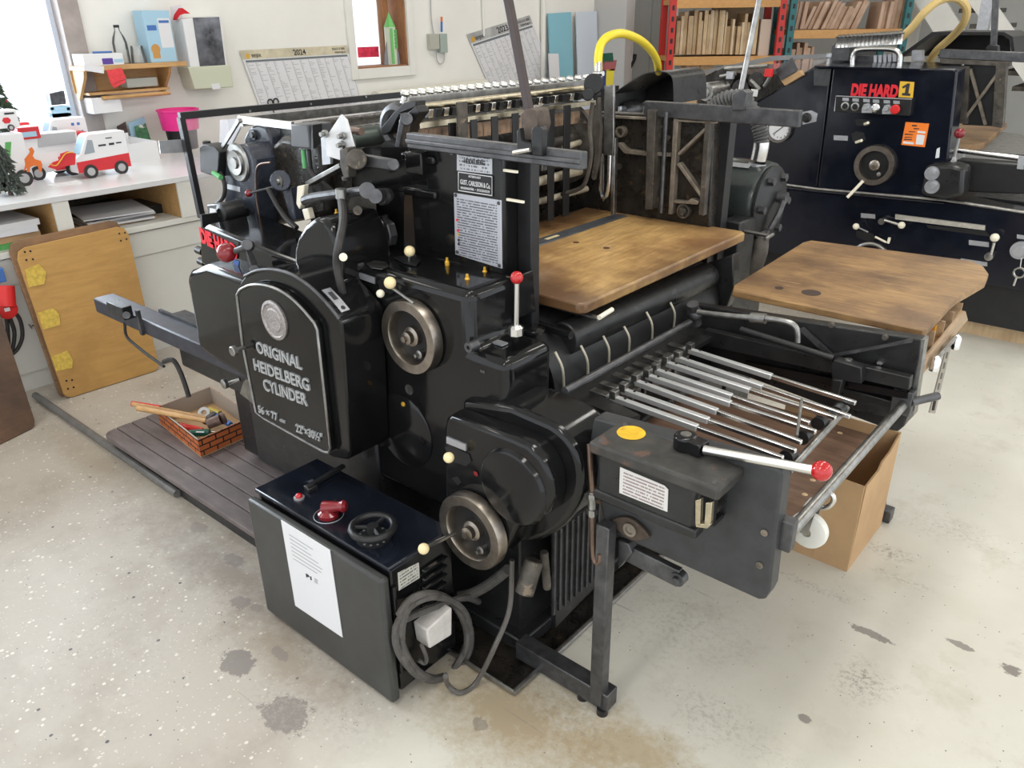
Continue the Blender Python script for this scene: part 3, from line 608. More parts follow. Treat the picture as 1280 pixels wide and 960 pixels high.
# ---- far side frame and far rail
FYY = 2.66
ff = obj('far_side_frame', py([(745, 140), (801, 143), (893, 150), (884, 330), (800, 300), (742, 290)], FYY, .06), OILY, PR, bev=.004)
fr = obj('far_guide_rail', box(-1.605, -1.025, FYY-.035, FYY-.008, 1.41, 1.463), IRON, PR, bev=.003)
def frib(pix, d=.028, mt=RIB): obj('frame_rib', py(pix, FYY-d, d), mt, ff, bev=.002)
frib([(809, 137), (820, 138), (815, 262), (806, 262)], .05, GRIME); frib([(842, 142), (848, 142), (840, 268), (835, 268)], .03)
frib([(845, 149), (893, 152), (893, 155), (845, 152)]); frib([(881, 152), (888, 153), (879, 270), (873, 268)], .03, GRIME)
frib([(846, 192), (880, 160), (882, 163), (848, 195)]); frib([(845, 205), (849, 203), (877, 243), (876, 248)])
frib([(770, 180), (774, 178), (784, 187), (808, 190), (808, 195), (780, 192)]); frib([(816, 190), (838, 192), (838, 196), (816, 195)])
frib([(747, 144), (808, 147), (808, 150), (747, 147)]); frib([(840, 250), (858, 252), (864, 248), (873, 252), (872, 256), (842, 254)])
obj('pivot_boss', disc(857, 263, 9, FYY-.005, [(0, .03), (.4, .03), (.5, .012), (.8, .012), (.8, .02), (1, .02), (1, 0)], n=24), GRIME, ff)
obj('far_lower_frame', py([(630, 176), (745, 148), (745, 300), (630, 300)], FYY, .05), OILY, PR)
obj('boss_hole', disc(779, 164, 7, FYY-.002, [(.65, -.01), (.65, .025), (1, .025), (1, 0)], n=20), RIB, ff)
for a, b in ((775, 208), (826, 158), (836, 172)): obj('hex_bolt', disc(a, b, 4, FYY-.002, [(0, .012), (1, .012), (1, 0)], n=6), GRIME, ff)
obj('slim_rod', cyl(P(833, 140, 'y', FYY-.05), P(826, 266, 'y', FYY-.05), .008), IRON, PR)
sl = obj('slotted_gauge', join(py([(755, 107), (767, 106), (767, 170), (766, 195), (754, 193)], FYY-.14, .012), py([(750, 180), (755, 178), (754, 252), (750, 248)], FYY-.13, .01), py([(764, 182), (769, 172), (767, 268), (763, 268)], FYY-.13, .02)), STEEL_D, PR, bev=.002)
obj('gauge_loop', tube([P(a, b, 'y', FYY-.14) for a, b in ((753, 192), (751, 238), (755, 247), (760, 238), (762, 194))], .007, 8, 3), STEEL, sl)
fk = obj('rod_clamp', join(py([(915, 118), (928, 112), (934, 116), (930, 138), (914, 138)], FYY-.045, .05)), IRON, PR, bev=.002)
obj('leaning_rod', cyl(P(926, 112, 'y', FYY-.02), P(957, -40, 'y', FYY+.02), .009), STEEL_D, PR)
obj('far_column', box(-1.36, -1.30, FYY+.05, FYY+.10, .9, 1.42), SATIN, PR)

# ---- under the delivery board: roll cover, wires, cylinder
obj('impression_cylinder', cyl((-1.36, 1.56, .80), (-1.36, 2.52, .80), .175, 48), SATIN, PR)
obj('far_inner_frame', py([(880, 332), (916, 318), (917, 360), (908, 384), (892, 400), (868, 412), (850, 400)], 2.53, .05), ENAMEL_D, PR, bev=.004)
rc = obj('roll_cover', cyl(P(704, 424, 'x', -1.235), P(884, 345, 'x', -1.235), .048, 32), ENAMEL_D, PR, bev=.004)
for a, b, c, d in ((694, 440, 705, 484), (726, 432, 735, 472), (754, 420, 761, 455), (780, 408, 786, 440), (808, 390, 815, 425), (838, 378, 842, 410)):
    obj('sheet_wire', tube([P(a, b, 'x', -1.18), P((a+c)/2+3.5, (b+d)/2-2, 'x', -1.165), P(c, d, 'x', -1.18)], .0035, 8, 4), mat('ivory_wire', (.50, .45, .36), .45), PR)
wrod('round_bar', 706, 489, 862, 403, -1.10, .011, IRON)
obj('bar_joint', join(ball(P(868, 392, 'x', -1.1), .025, 14), cyl(P(866, 380, 'x', -1.1), P(870, 405, 'x', -1.1), .018)), IRON, PR)
ph = obj('board_handle_rod', cyl(P(650, 371, 'z', .985), P(748, 398, 'z', .985), .008), STEEL_D, PR)
obj('ivory_grip', cyl(P(749, 397, 'z', .99), P(765, 387, 'z', .99), .007), IVORY_W, ph)
obj('side_rod', tube([P(650, 398, 'z', .96), P(714, 419, 'z', .96)], .012, 10), ENAMEL, PR)
obj('far_handle', join(cyl(P(930, 289, 'z', 1.0), P(962, 295, 'z', 1.0), .007), cyl(P(956, 299, 'z', 1.0), P(966, 293, 'z', 1.0), .007)), STEEL_D, PR)

# ---- feeder: side plates, lubricator box, rods
SY = 1.40
sp_ = obj('feeder_side_plate', py([(735, 560), (742, 522), (975, 587), (978, 596), (962, 738), (956, 750), (948, 750), (757, 663)], SY, .05), mat('matte_black_plate', (.035, .036, .038), .48, var=.25, vs=20, wear=(.30, .29, .27), wt=.72, ws=18), PR, bev=.006)
for a, b in ((955.5, 666), (949.5, 706.5)): obj('plate_hole', disc(a, b, 4, SY-.001, [(.65, -.001), (.65, .002), (1, .002), (1, 0)], n=16), RIB, sp_)
obj('oval_flange', prism([P(787, 661.5, 'y', SY-.012)+V((.055*math.cos(t)*(1-.35*abs(math.sin(t))), 0, .030*math.sin(t)-.0*math.cos(t))) for t in [2*math.pi*k/24 for k in range(24)]], (0, .014, 0)), mat('brown_flange', (.075, .055, .042), .5, metal=.4, var=.3, vs=40), sp_, bev=.003)
obj('flange_bore', disc(787.5, 662, 8, SY-.013, [(.6, -.004), (.6, .004), (1, .004), (1, 0)], n=20), RIB, sp_)
bt = .885
top = [(738, 552), (771, 526), (933, 580), (900, 613)]
bx_ = [P(a, b, 'z', bt) for a, b in top]
yb0, yb1 = (bx_[0].y+bx_[3].y)/2, SY
xb0, xb1 = (bx_[0].x+bx_[1].x)/2, (bx_[2].x+bx_[3].x)/2
lub = obj('lubricator_box', box(xb0+.015, xb1-.05, yb0+.012, yb1, bt-.135, bt-.02), ENAMEL_D, PR, bev=.012)
lid = obj('box_lid', box(xb0, xb1, yb0, yb1+.03, bt-.03, bt), mat('worn_lid', (.040, .038, .035), .5, var=.5, vs=20, wear=(.10, .055, .04), wt=.60, ws=18), lub, bev=.007, seg=3)
for dx, dy in ((.02, .02), (.02, -.0), (-.02, .02), (-.02, 0)):
    c = V((xb0+dx if dx > 0 else xb1+dx, yb0+.02 if dy else yb1+.005, bt))
    obj('lid_screw', lathe([(0, .002), (.005, .002), (.006, 0)], c, (0, 0, 1), 10), IRON, lid)
obj('box_bottom_lip', box(xb0+.012, xb1-.045, yb0+.008, yb0+.05, bt-.15, bt-.125), ENAMEL_D, lub, bev=.005)
c = P(789, 541, 'z', bt+.001)
obj('yellow_disc', lathe([(0, .0015), (.032, .0015), (.033, 0)], c, (0, 0, 1), 28), mat('worn_yellow_sticker', (.70, .42, .02), .5, var=.2, vs=40, wear=(.12, .08, .03), wt=.62, ws=60), lid)
lb = obj('instruction_label', py([(775, 584), (830, 607), (835, 612), (834, 640), (774, 616)], yb0+.009, .002), printed('label_print', (.58, .56, .54), (.26, .20, .20), 8, 26, ('x', 'z'), .6), lub)
obj('brass_bracket', join(py([(869, 626), (876, 624), (875, 658), (869, 655)], yb0+.002, .012), py([(882, 629), (890, 628), (888, 654), (880, 659)], yb0+.002, .012), py([(869, 655), (889, 655), (884, 661), (870, 659)], yb0+.002, .012)), BRASS, lub, bev=.001)
obj('latch_frame', join(bar((xb1-.035, yb0+.06, bt-.035), (xb1-.035, yb0+.06, bt-.13), .012, .012, (0, 1, 0)), bar((xb1-.035, yb1-.005, bt-.035), (xb1-.035, yb1-.005, bt-.13), .012, .012, (0, 1, 0)), bar((xb1-.035, yb0+.06, bt-.13), (xb1-.035, yb1-.005, bt-.13), .012, .012)), ENAMEL_D, lub)
pv = P(856, 560, 'z', bt)
lev = obj('lever_hub', join(lathe([(.026, 0), (.026, .03), (.022, .034), (0, .034)], pv, (0, 0, 1), 24), bar(pv+V((0, 0, .017)), P(880, 562, 'z', bt+.017), .036, .03)), ENAMEL, PR, bev=.002)
obj('hub_cap', lathe([(.012, 0), (.012, .002), (0, .002)], pv+V((0, 0, .034)), (0, 0, 1), 18), STEEL_D, lev)
e = P(1020, 588, 'z', bt+.035)
obj('lever_rod', cyl(P(880, 562, 'z', bt+.018), e, .0105, 16), STEEL, lev)
obj('red_ball', ball(P(1027, 588.5, 'z', bt+.037), .021, 24), REDB, lev)
cp = [P(a, b, 'y', 1.355) for a, b in ((737, 556), (738, 580), (740, 612), (740, 645), (741, 690), (744, 702), (749, 702), (750, 692))]
pipe = obj('copper_oil_pipe', tube(cp, .0068, 10, 4), COPPER, PR)
obj('pipe_union', join(cyl(P(740, 614, 'y', 1.355), P(740, 645, 'y', 1.355), .010, 8), cyl(P(740, 616, 'y', 1.355), P(740, 623, 'y', 1.355), .014, 6), cyl(P(740, 636, 'y', 1.355), P(740, 643, 'y', 1.355), .014, 6)), STEEL_D, pipe)
# stand: upright, foot bar, strut
leg = obj('stand_leg', box(-.898, -.860, 1.352, 1.388, .035, .62), IRON, PR, bev=.003)
obj('stand_foot', bar((-1.17, 1.385, .045), (-.845, 1.385, .045), .05, .06), IRON, PR, bev=.003)
for a, b in ((-.862, 1.365), (-.935, 1.375)): obj('foot_pad', lathe([(.016, 0), (.016, .02)], (a, b, 0), (0, 0, 1), 14), BLK, PR)
st_ = obj('stand_strut', bar(P(770, 682, 'y', 1.42), P(850, 722, 'y', 1.42), .02, .05), IRON, PR, bev=.003)
obj('strut_pin', disc(847, 724, 8, 1.41, [(0, .012), (.5, .012), (.6, .004), (1, .004), (1, -.02)], n=20), IRON, st_)
obj('strut_bracket', py([(772, 675), (785, 680), (790, 692), (772, 712)], 1.40, .03), IRON, PR, bev=.003)
# far plate
GY = 2.28
fp = obj('far_feeder_plate', py([(860, 380), (1153, 424), (1150, 450), (1139, 500), (1130, 533), (1122, 540), (1112, 538), (930, 470), (860, 450)], GY, .04), ENAMEL_D, PR, bev=.005)
obj('plate_edge', py([(1150, 424), (1156, 425), (1142, 520), (1134, 528)], GY+.001, .04), STEEL_D, fp)
obj('long_bar', py([(880, 412), (1138, 472), (1136, 488), (880, 432)], GY-.05, .03), ENAMEL_D, PR, bev=.003)
obj('lower_rail', py([(930, 452), (1135, 491), (1134, 499), (930, 462)], GY-.04, .02), ENAMEL, PR)
obj('slide_block', join(py([(1038, 456), (1043, 450), (1077, 460), (1077, 480), (1040, 474)], GY-.085, .04), py([(1040, 474), (1053, 476), (1048, 495), (1038, 492)], GY-.10, .04)), SATIN, PR, bev=.003)
obj('block_screw', lathe([(.012, 0), (.012, .008), (0, .01)], P(1060, 452, 'z', P(1060, 455, 'y', GY-.07).z), (0, 0, 1), 14), STEEL, PR)
obj('brace', py([(998, 412), (1003, 410), (1042, 446), (1036, 448)], GY-.02, .015), IRON, fp)
obj('brace', py([(1038, 444), (1040, 447), (1140, 428), (1140, 424)], GY-.02, .015), IRON, fp)
obj('slim_bar', cyl(P(926, 412, 'y', GY-.06), P(1042, 448, 'y', GY-.06), .010), SATIN, PR)
for a, b, mt in ((1040, 406, GRIME), (1107, 421, GRIME), (1101, 453, STEEL)): obj('plate_bolt', disc(a, b, 4, GY-.001, [(0, .012), (.8, .012), (1, .008), (1, 0)], n=8), mt, fp)
obj('low_bracket', py([(1050, 484), (1115, 502), (1112, 522), (1062, 512)], GY-.03, .03), ENAMEL_D, PR, bev=.003)
sp2 = obj('steel_pipe', tube([P(a, b, 'y', 2.14) for a, b in ((872, 390), (905, 394), (940, 397), (960, 398), (983, 402), (994, 408), (997, 418), (997, 428))], .0085, 10, 3), STEEL_D, PR)
obj('pipe_coupling', cyl(P(939, 397, 'y', 2.14), P(957, 398.5, 'y', 2.14), .016, 12), STEEL_D, sp2)
fb = obj('front_bar', cyl((-.466, 1.43, .735), (-.466, 2.27, .735), .0135, 16), STEEL_D, PR)
obj('bar_bracket', join(box(-.50, -.452, 1.425, 1.455, .70, .775)), IRON, PR, bev=.003)
obj('bar_bracket', box(-.50, -.445, 2.245, 2.28, .70, .775), IRON, PR, bev=.003)
obj('bar_screw', join(cyl((-.45, 2.25, .745), (-.40, 2.33, .75), .012), cyl((-.405, 2.34, .70), (-.405, 2.33, .75), .004)), IRON, PR)
# feed table plate and the bright rods
RZ = .80
obj('feed_shelf', join(pz([(690, 492), (862, 403), (900, 420), (760, 505), (700, 505)], RZ-.015, .015), pz([(690, 492), (780, 530), (800, 525), (760, 505)], RZ-.015, .015)), ENAMEL_D, PR)
obj('feed_guard', pz([(716, 507), (722, 505), (775, 545), (760, 552)], .83, .004), SATIN, PR)
rods = [(855, 436, 1070, 504), (840, 446, 1063, 521), (825, 452, 1045, 523), (812, 461, 1012, 529), (802, 468, 1020, 540), (787, 475, 1002, 553), (772, 486, 995, 564), (760, 495, 979, 573)]
rx = (P(802, 468, 'z', RZ).x+P(766, 500, 'z', RZ).x)/2
RODM = mat('bright_feed_rod', (.62, .63, .64), .38, metal=.65)
for a, b, c, d in rods:
    p0, p1_ = P(a, b, 'z', RZ), P(c, d, 'z', RZ); mid = p0+(p1_-p0)*.55
    r_ = obj('feed_rod', bar(p0, mid, .018, .016), RODM, PR, bev=.002)
    obj('rod_end', bar(mid, p1_, .012, .012), CHROME, r_, bev=.002)
    obj('rod_clip', join(obox(p0+V((.02, 0, .012)), (.010, 0, 0), (0, .011, 0), (0, 0, .012)), obox(p0+V((-.025, 0, -.004)), (.03, 0, 0), (0, .013, 0), (0, 0, .01)), obox(p0+V((.01, 0, -.03)), (.006, 0, 0), (0, .006, 0), (0, 0, .03))), STEEL_D, r_, bev=.001)
    obj('rod_rivet', lathe([(.004, 0), (.004, .002), (0, .002)], p0+V((.055, 0, .008)), (0, 0, 1), 8), BLK, r_)
obj('rear_shelf_bar', cyl(P(752, 508, 'z', RZ-.03), P(860, 440, 'z', RZ-.03), .012), GRIME, PR)
sh = obj('roller_shaft', cyl(P(985, 590, 'z', .765), P(1058, 510, 'z', .765), .009), STEEL_D, PR)
for a, b in ((982, 572), (1002, 548), (1022, 530), (1045, 516)):
    q = P(a, b, 'z', .775)
    obj('shaft_roller', cyl(q, q+V((0, .035, 0)), .018, 16), BLK, sh)
obj('pressure_rod', tube([P(996, 545, 'z', .80), P(1002, 500, 'z', .83)], .004, 8), STEEL_D, PR)

# ---- inking unit on the left top
IY = 1.50
ik = obj('ink_drive_housing', py([(281, 290), (279, 215), (283, 192), (293, 181), (304, 180), (312, 186), (318, 200), (320, 225), (322, 285)], IY, .11), mat('blue_grey_enamel', (.035, .040, .055), .25, var=.4, vs=14, rvar=.1, wear=(.14, .14, .15), wt=.68, ws=12), PR, bev=.010, seg=3)
obj('drive_disc', disc(298.5, 203, 24, IY, [(0, .022), (.28, .022), (.30, .016), (.62, .018), (.66, .010), (.92, .010), (1, .004), (1, 0)]), STEEL_D, ik)
ik2 = obj('ink_drive_housing', py([(305, 200), (305, 172), (311, 160), (322, 155), (332, 159), (338, 172), (340, 200)], IY+.09, .12), MATS['blue_grey_enamel'], PR, bev=.008, seg=3)
obj('shaft_nut', disc(318.5, 168.5, 6, IY+.09, [(0, .016), (.6, .016), (.6, .008), (1, .008), (1, 0)], n=16), IRON, ik2)
obj('ink_unit_body', py([(320, 200), (350, 170), (400, 180), (410, 270), (330, 285)], IY+.08, .9), OILY, PR, bev=.02)
for z_, x_, r_ in ((1.40, -2.28, .045), (1.33, -2.18, .05), (1.27, -2.36, .055), (1.40, -2.12, .035)):
    obj('ink_roller', cyl((x_, IY+.13, z_), (x_, 2.55, z_), r_, 28), OILY, PR)
obj('ink_trough', box(-2.42, -2.32, IY+.12, 2.56, 1.36, 1.42), SATIN, PR, bev=.006)
obj('copper_wire', tube([P(a, b, 'y', IY-.02) for a, b in ((338, 203), (324, 206), (320, 218), (321, 250), (327, 285))], .0035, 8, 4), COPPER, PR)
ib = obj('switch_box', py([(249, 184), (254, 180), (268, 183), (274, 190), (272, 222), (250, 215)], IY-.03, .06), SATIN, PR, bev=.004)
obj('box_knob', lathe([(.014, 0), (.014, .015), (0, .018)], P(259, 182, 'y', IY), (0, 0, 1), 14), BLK, ib)
obj('green_cable', tube([P(a, b, 'y', IY-.02) for a, b in ((268, 207), (276, 217), (281, 232), (279, 246), (270, 256))], .008, 8, 4), RUB, ib)
obj('green_sleeve', cyl(P(267, 216, 'y', IY-.04), P(276, 222, 'y', IY-.04), .009), mat('green_sleeve', (.12, .42, .16), .5), ib)
pm = obj('pump_motor', join(py([(258, 256), (280, 254), (282, 272), (260, 270)], IY-.09, .06)), IRON, PR, bev=.004)
obj('motor_cap', disc(284, 265, 12, IY-.09, [(0, .02), (.5, .02), (.5, .028), (.9, .024), (1, .015), (1, -.05)], n=24), BLK, pm)
obj('motor_label', py([(262, 260), (270, 261.5), (270, 270), (262, 268.5)], IY-.093, .002), PAPER, pm)
rl = obj('red_tip_rod', cyl(P(313, 241, 'y', IY-.04), P(345, 233, 'y', IY), .004, 8), IRON, PR)
obj('red_tip', ball(P(311, 241.5, 'y', IY-.04), .0125), REDD, rl)
obj('name_tag', py([(284, 230), (300, 234), (300, 240), (284, 236)], IY-.001, .003), PLATE, ik)
sb2 = obj('limit_switch_box', py([(363, 155), (384, 156), (388, 186), (364, 184)], IY-.02, .09), mat('grey_black_box', (.07, .072, .08), .4), PR, bev=.004)
obj('box_face', px([(388, 156), (400, 154), (400, 178), (389, 186)], P(387, 170, 'y', IY-.02).x, .01), BLK, sb2)
for dx in (0, 7): obj('green_sleeve', cyl(P(379+dx, 187, 'y', IY+.01), P(381+dx, 210, 'y', IY+.01), .007), MATS['green_sleeve'] if not dx else BLK, sb2)
obj('switch_cable', tube([P(a, b, 'y', IY+.01) for a, b in ((386, 208), (392, 220), (404, 230), (416, 240), (425, 248))], .009, 8, 4), RUB, sb2)
obj('guard_tie_rod', bar(P(300, 149, 'y', IY), P(366, 157, 'y', IY), .012, .022), STEEL, PR)
obj('tie_link', bar(P(299, 150, 'y', IY-.01), P(278, 184, 'y', IY-.01), .008, .012), STEEL_D, PR)
obj('white_bracket', py([(275, 150), (299, 148), (300, 160), (279, 200), (274, 185)], IY+.16, .006), PAPER, PR)
wp = obj('white_guard_plate', py([(407, 172), (426, 143), (433, 150), (442, 183), (424, 200), (408, 195)], IY-.04, .006), mat('white_plate_metal', (.62, .62, .63), .4, var=.1, vs=20), PR, bev=.001)
obj('plate_arm', py([(401, 172), (411, 170), (413, 205), (403, 206)], IY-.03, .01), PLATE, PR)
for a, b in ((408, 167), (430, 170), (429, 181)): obj('plate_bolt', disc(a, b, 5, IY-.045, [(0, .022), (.6, .022), (.6, .010), (1, .010), (1, 0)], n=8), STEEL_D, wp)
obj('rod_stub', cyl(P(436, 163, 'y', IY), P(452, 164.5, 'y', IY), .011), COPPER, PR)
arm2 = obj('rocker_arm', join(tube([P(a, b, 'y', IY-.07) for a, b in ((381, 251), (392, 247), (420, 243), (458, 238))], lambda t: .016-.003*t, 10, 3), cyl(P(459, 238, 'y', IY-.10), P(459, 238, 'y', IY-.02), .022, 20), cyl(P(469, 245, 'y', IY-.09), P(484, 244, 'y', IY), .02, 18), disc(482, 245, 10, IY-.03, [(0, .03), (.6, .03), (1, .02), (1, 0)], n=20)), IRON, PR)
obj('diagonal_bar', bar(P(388, 229, 'y', IY-.02), P(430, 206, 'y', IY-.04), .014, .035, (0, 1, 0)), STEEL_D, PR, bev=.002)
obj('ivory_lever', py([(371, 233), (380, 231), (378, 252), (374, 262), (370, 255)], IY-.06, .02), IVORY_W, PR, bev=.003)
obj('ivory_lever', py([(377, 262), (384, 260), (388, 274), (381, 276)], IY-.07, .02), IVORY_W, PR, bev=.003)
obj('swing_lever', join(py([(352, 236), (362, 234), (370, 275), (363, 277)], IY-.04, .03), cyl(P(351, 226, 'y', IY-.07), P(351, 226, 'y', IY+.02), .032, 22)), MATS['blue_grey_enamel'], PR, bev=.004)
obj('lever_cap', disc(348.5, 227, 9, IY-.07, [(0, .010), (.5, .012), (.6, .004), (1, .004), (1, 0)], n=20), STEEL_D, PR)
obj('flat_strap', tube([P(a, b, 'y', IY-.05) for a, b in ((336, 236), (346, 255), (358, 273), (371, 285))], .009, 8, 3), RUB, PR)
vb = obj('valve_block', join(py([(424, 187), (434, 184), (436, 222), (430, 224), (425, 208)], IY-.06, .03), cyl(P(446, 199, 'y', IY-.08), P(446, 199, 'y', IY), .028, 20), cyl(P(432, 220, 'y', IY-.04), P(433, 226, 'y', IY-.04), .012)), GRIME, PR, bev=.003)
obj('valve_lever', join(bar(P(452, 199, 'y', IY-.03), P(492, 206, 'y', IY-.03), .02, .03), cyl(P(492, 206, 'y', IY-.06), P(492, 206, 'y', IY-.01), .016)), IRON, vb, bev=.003)
obj('shaft_boss', join(cyl(P(447, 263, 'y', IY-.10), P(447, 263, 'y', IY), .013), cyl(P(453, 258, 'y', IY-.03), P(453, 258, 'y', IY+.02), .04, 26)), GRIME, PR)
dq = obj('dial_quadrant', join(py([(459, 285), (465, 276), (475, 274), (484, 281), (488, 296), (486, 308), (474, 308)], IY-.02, .03)), IRON, PR, bev=.004)
obj('dial_face', disc(471, 285, 11, IY-.022, [(0, .004), (.9, .004), (1, 0)], n=28), mat('tarnished_dial', (.30, .28, .22), .45, metal=.6, var=.3, vs=80), dq)
obj('dial_lever', join(tube([P(a, b, 'y', IY-.05) for a, b in ((450, 275), (456, 290), (458, 302), (461, 308))], .005, 8, 3), cyl(P(450, 294, 'y', IY-.05), P(474, 291, 'y', IY-.05), .004), ball(P(450, 295, 'y', IY-.05), .008, 10)), STEEL_D, dq)
obj('olive_cylinder', cyl(P(442, 173, 'y', 1.62), P(478, 168, 'y', 1.70), .03, 20), mat('olive_metal', (.07, .085, .075), .4, metal=.5), PR)
obj('cam_wedge', py([(475, 182), (482, 176), (496, 180), (494, 188), (478, 188)], 1.60, .05), SATIN, PR)

# ---- guard screen above the delivery end
GX = -2.8
def gp(a, b): return P(a, b, 'x', GX)
gs = obj('guard_frame', join(bar(gp(224, 145), gp(517, 117), .02, .024), bar(gp(226, 147), gp(252, 272), .024, .02, (0, 1, 0)), bar(gp(516, 118), gp(516, 160), .024, .02, (0, 1, 0))), mat('dark_guard_frame', (.04, .04, .042), .4, metal=.5), PR)
g0, g1 = gp(226, 146), gp(516, 118)
obj('guard_pane', box(GX-.003, GX+.003, g0.y, g1.y, 1.09, g0.z-.01), PLEXI, PR)
for a, b in ((310, 140), (386, 131), (455, 122)): obj('frame_screw', lathe([(.005, 0), (.005, .003), (0, .004)], gp(a, b-1)+V((.012, 0, 0)), (1, 0, 0), 10), STEEL_D, gs)
obj('guard_hinge', px([(198, 176), (229, 174), (232, 190), (200, 192)], GX-.02, .004), PLATE, PR)
obj('lower_guard_rail', bar(P(300, 152, 'x', GX+.25), P(500, 130, 'x', GX+.25), .03, .03), STEEL_D, PR)
obj('guard_flap', px([(250, 268), (345, 255), (345, 275), (252, 292)], GX+.3, .01), ENAMEL_D, PR)
# ================================================================ the room
WX, FARY = -5.5, 11.2
def struct(name, g, mt, parent=None, **k):
    o = obj(name, g, mt, parent, **k)
    if not parent: o['kind'] = 'structure'
    return o
WALLM = mat('wall_paint', (.80, .785, .74), .7, var=.05, vs=1.5, bump=.15, bs=25)
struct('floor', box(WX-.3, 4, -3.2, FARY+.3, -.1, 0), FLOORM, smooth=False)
w1a, w1b = -.6, P(82, 40, 'x', WX).y              # left window opening in Y
w2a, w2b = P(443, 60, 'x', WX).y, P(509, 60, 'x', WX).y
w2z = P(480, 84, 'x', WX).z
w1z = .98
struct('wall_back', join(box(WX-.25, WX, -3.2, w1a, 0, CEIL), box(WX-.25, WX, w1a, w1b, 0, w1z), box(WX-.25, WX, w1a, w1b, 2.5, CEIL), box(WX-.25, WX, w1b, w2a, 0, CEIL), box(WX-.25, WX, w2a, w2b, 0, w2z), box(WX-.25, WX, w2a, w2b, 2.15, CEIL), box(WX-.25, WX, w2b, FARY+.2, 0, CEIL)), WALLM, smooth=False)
struct('wall_far', box(WX-.25, 4, FARY, FARY+.2, 0, CEIL), mat('far_wall_paint', (.50, .50, .48), .7, var=.06, vs=2), smooth=False)
struct('ceiling', box(WX-.25, 4, -3.2, FARY+.2, CEIL, CEIL+.1), WALLM, smooth=False)
WOODF = mat('grey_window_frame', (.36, .31, .29), .5, var=.15, vs=10)
wn = struct('window_1', join(box(WX-.14, WX+.03, w1b-.02, w1b+.10, w1z, 2.55), box(WX-.14, WX+.03, w1a-.1, w1a, w1z, 2.55), box(WX-.14, WX+.05, w1a-.1, w1b+.10, w1z-.04, w1z+.02), box(WX-.14, WX+.03, w1a-.1, w1b+.1, 2.5, 2.6)), WOODF, bev=.004)
struct('sash', box(WX-.12, WX-.07, w1b-.05, w1b-.02, w1z, 2.5), mat('bluish_sash', (.62, .68, .78), .4), wn)
struct('window_pane', box(WX-.105, WX-.10, w1a, w1b-.05, w1z, 2.5), GLASS, wn)
wn2 = struct('window_2', join(box(WX, WX+.025, w2a-.07, w2a, w2z-.08, 2.22), box(WX, WX+.025, w2b, w2b+.07, w2z-.08, 2.22), box(WX, WX+.025, w2a, w2b, w2z-.08, w2z)), WHITE, bev=.003)
struct('window_reveal', join(box(WX-.22, WX, w2b-.015, w2b, w2z, 2.15), box(WX-.22, WX, w2a, w2b, w2z, w2z+.012)), W_RED, wn2)
struct('sash', join(box(WX-.20, WX-.14, w2b-.14, w2b-.06, w2z+.01, 2.15)), W_RED, wn2, bev=.004)
struct('window_pane', box(WX-.185, WX-.18, w2a, w2b-.1, w2z, 2.15), GLASS, wn2)
pil = struct('trim_1', box(WX, WX+.42, 7.86, 8.0, 0, CEIL), mat('pilaster_shaded_grey', (.52, .51, .50), .7))  # white wall return facing away from the light, its shade put into the grey
# grey steel wall sheets beyond the pilaster
STEELW = mat('grey_sheet', (.40, .40, .385), .5, var=.06, vs=3)
for k in range(3):
    a = 8.05+k*1.0
    s_ = struct('trim_%d' % (k+2), box(WX, WX+.02, a, a+.97, .05, CEIL-.05), STEELW)
    struct('pipe', cyl((WX+.05, a+.5, .05), (WX+.05, a+.5, CEIL-.05), .03, 12), WHITE, s_)
struct('trim_5', join(cyl((WX+.03, P(676, 60, 'x', WX).y, 0), (WX+.03, P(676, 60, 'x', WX).y, CEIL), .025, 10)), WHITE)
# ================================================================ floor standing things around the press
# footboard
fbz = .10
f0, f1, f2 = P(127, 541, 'z', fbz), P(318, 670, 'z', fbz), P(238, 488, 'z', fbz)
FBM = mat('brown_foot_board', (.135, .11, .108), .55, var=.25, vs=9, wear=(.19, .16, .15), wt=.63, ws=6, stretch=(1, 3, 1))
ft = thing('foot_platform', (-2.8, 1.4, 0), 'long brown grooved foot platform beside the press base', 'platform')
fy0 = (f0.y+f1.y)/2; fy1 = 1.70; fx0 = f0.x; fx1 = -1.95
nb = 8
for k in range(nb):
    a = fy0+(fy1-fy0)*k/nb; c = fy0+(fy1-fy0)*(k+1)/nb
    e = fx1 if c < 1.40 else -2.42
    if k == 0: g_ = prism([(fx0+.05, a+.0016, fbz), (e, a+.0016, fbz), (e, c-.0016, fbz), (fx0, c-.0016, fbz), (fx0+.008, a+.03, fbz), (fx0+.025, a+.01, fbz)], (0, 0, -.022))
    else: g_ = box(fx0, e, a+.0016, c-.0016, fbz-.022, fbz)
    obj('plank', g_, FBM, ft, bev=.003)
obj('platform_frame', join(box(fx0+.05, fx1, fy0+.03, fy0+.07, .0, fbz-.022), box(fx0+.05, -2.42, fy1-.08, fy1-.04, .0, fbz-.022), box(fx0+.05, fx0+.09, fy0+.03, fy1-.05, .0, fbz-.022)), ENAMEL_D, ft)
for a, b in ((166, 527), (190, 548), (225, 571), (245, 598), (184, 540)):
    q = P(a, b, 'z', fbz); 
obj('floor_rail', tube([P(44, 494, 'z', .02), P(118, 545, 'z', .02), P(186, 592, 'z', .02), P(222, 617, 'z', .02)], .017, 10), mat('grey_floor_pipe', (.16, .155, .15), .5, metal=.3, var=.2, vs=20), label='thin grey conduit lying on the floor along the foot platform', cat='conduit')
# drip tray
tr = thing('drip_tray', (-1.6, 2.0, 0), 'oily black drip tray on the floor under the press', 'tray')
obj('tray_bottom', box(-1.93, -1.09, 1.255, 2.80, .002, .008), OILY, tr)
obj('tray_rim', join(tube([(-1.93, 1.255, .013), (-1.09, 1.255, .013), (-1.09, 2.8, .013)], .010, 8)), STEEL_D, tr)
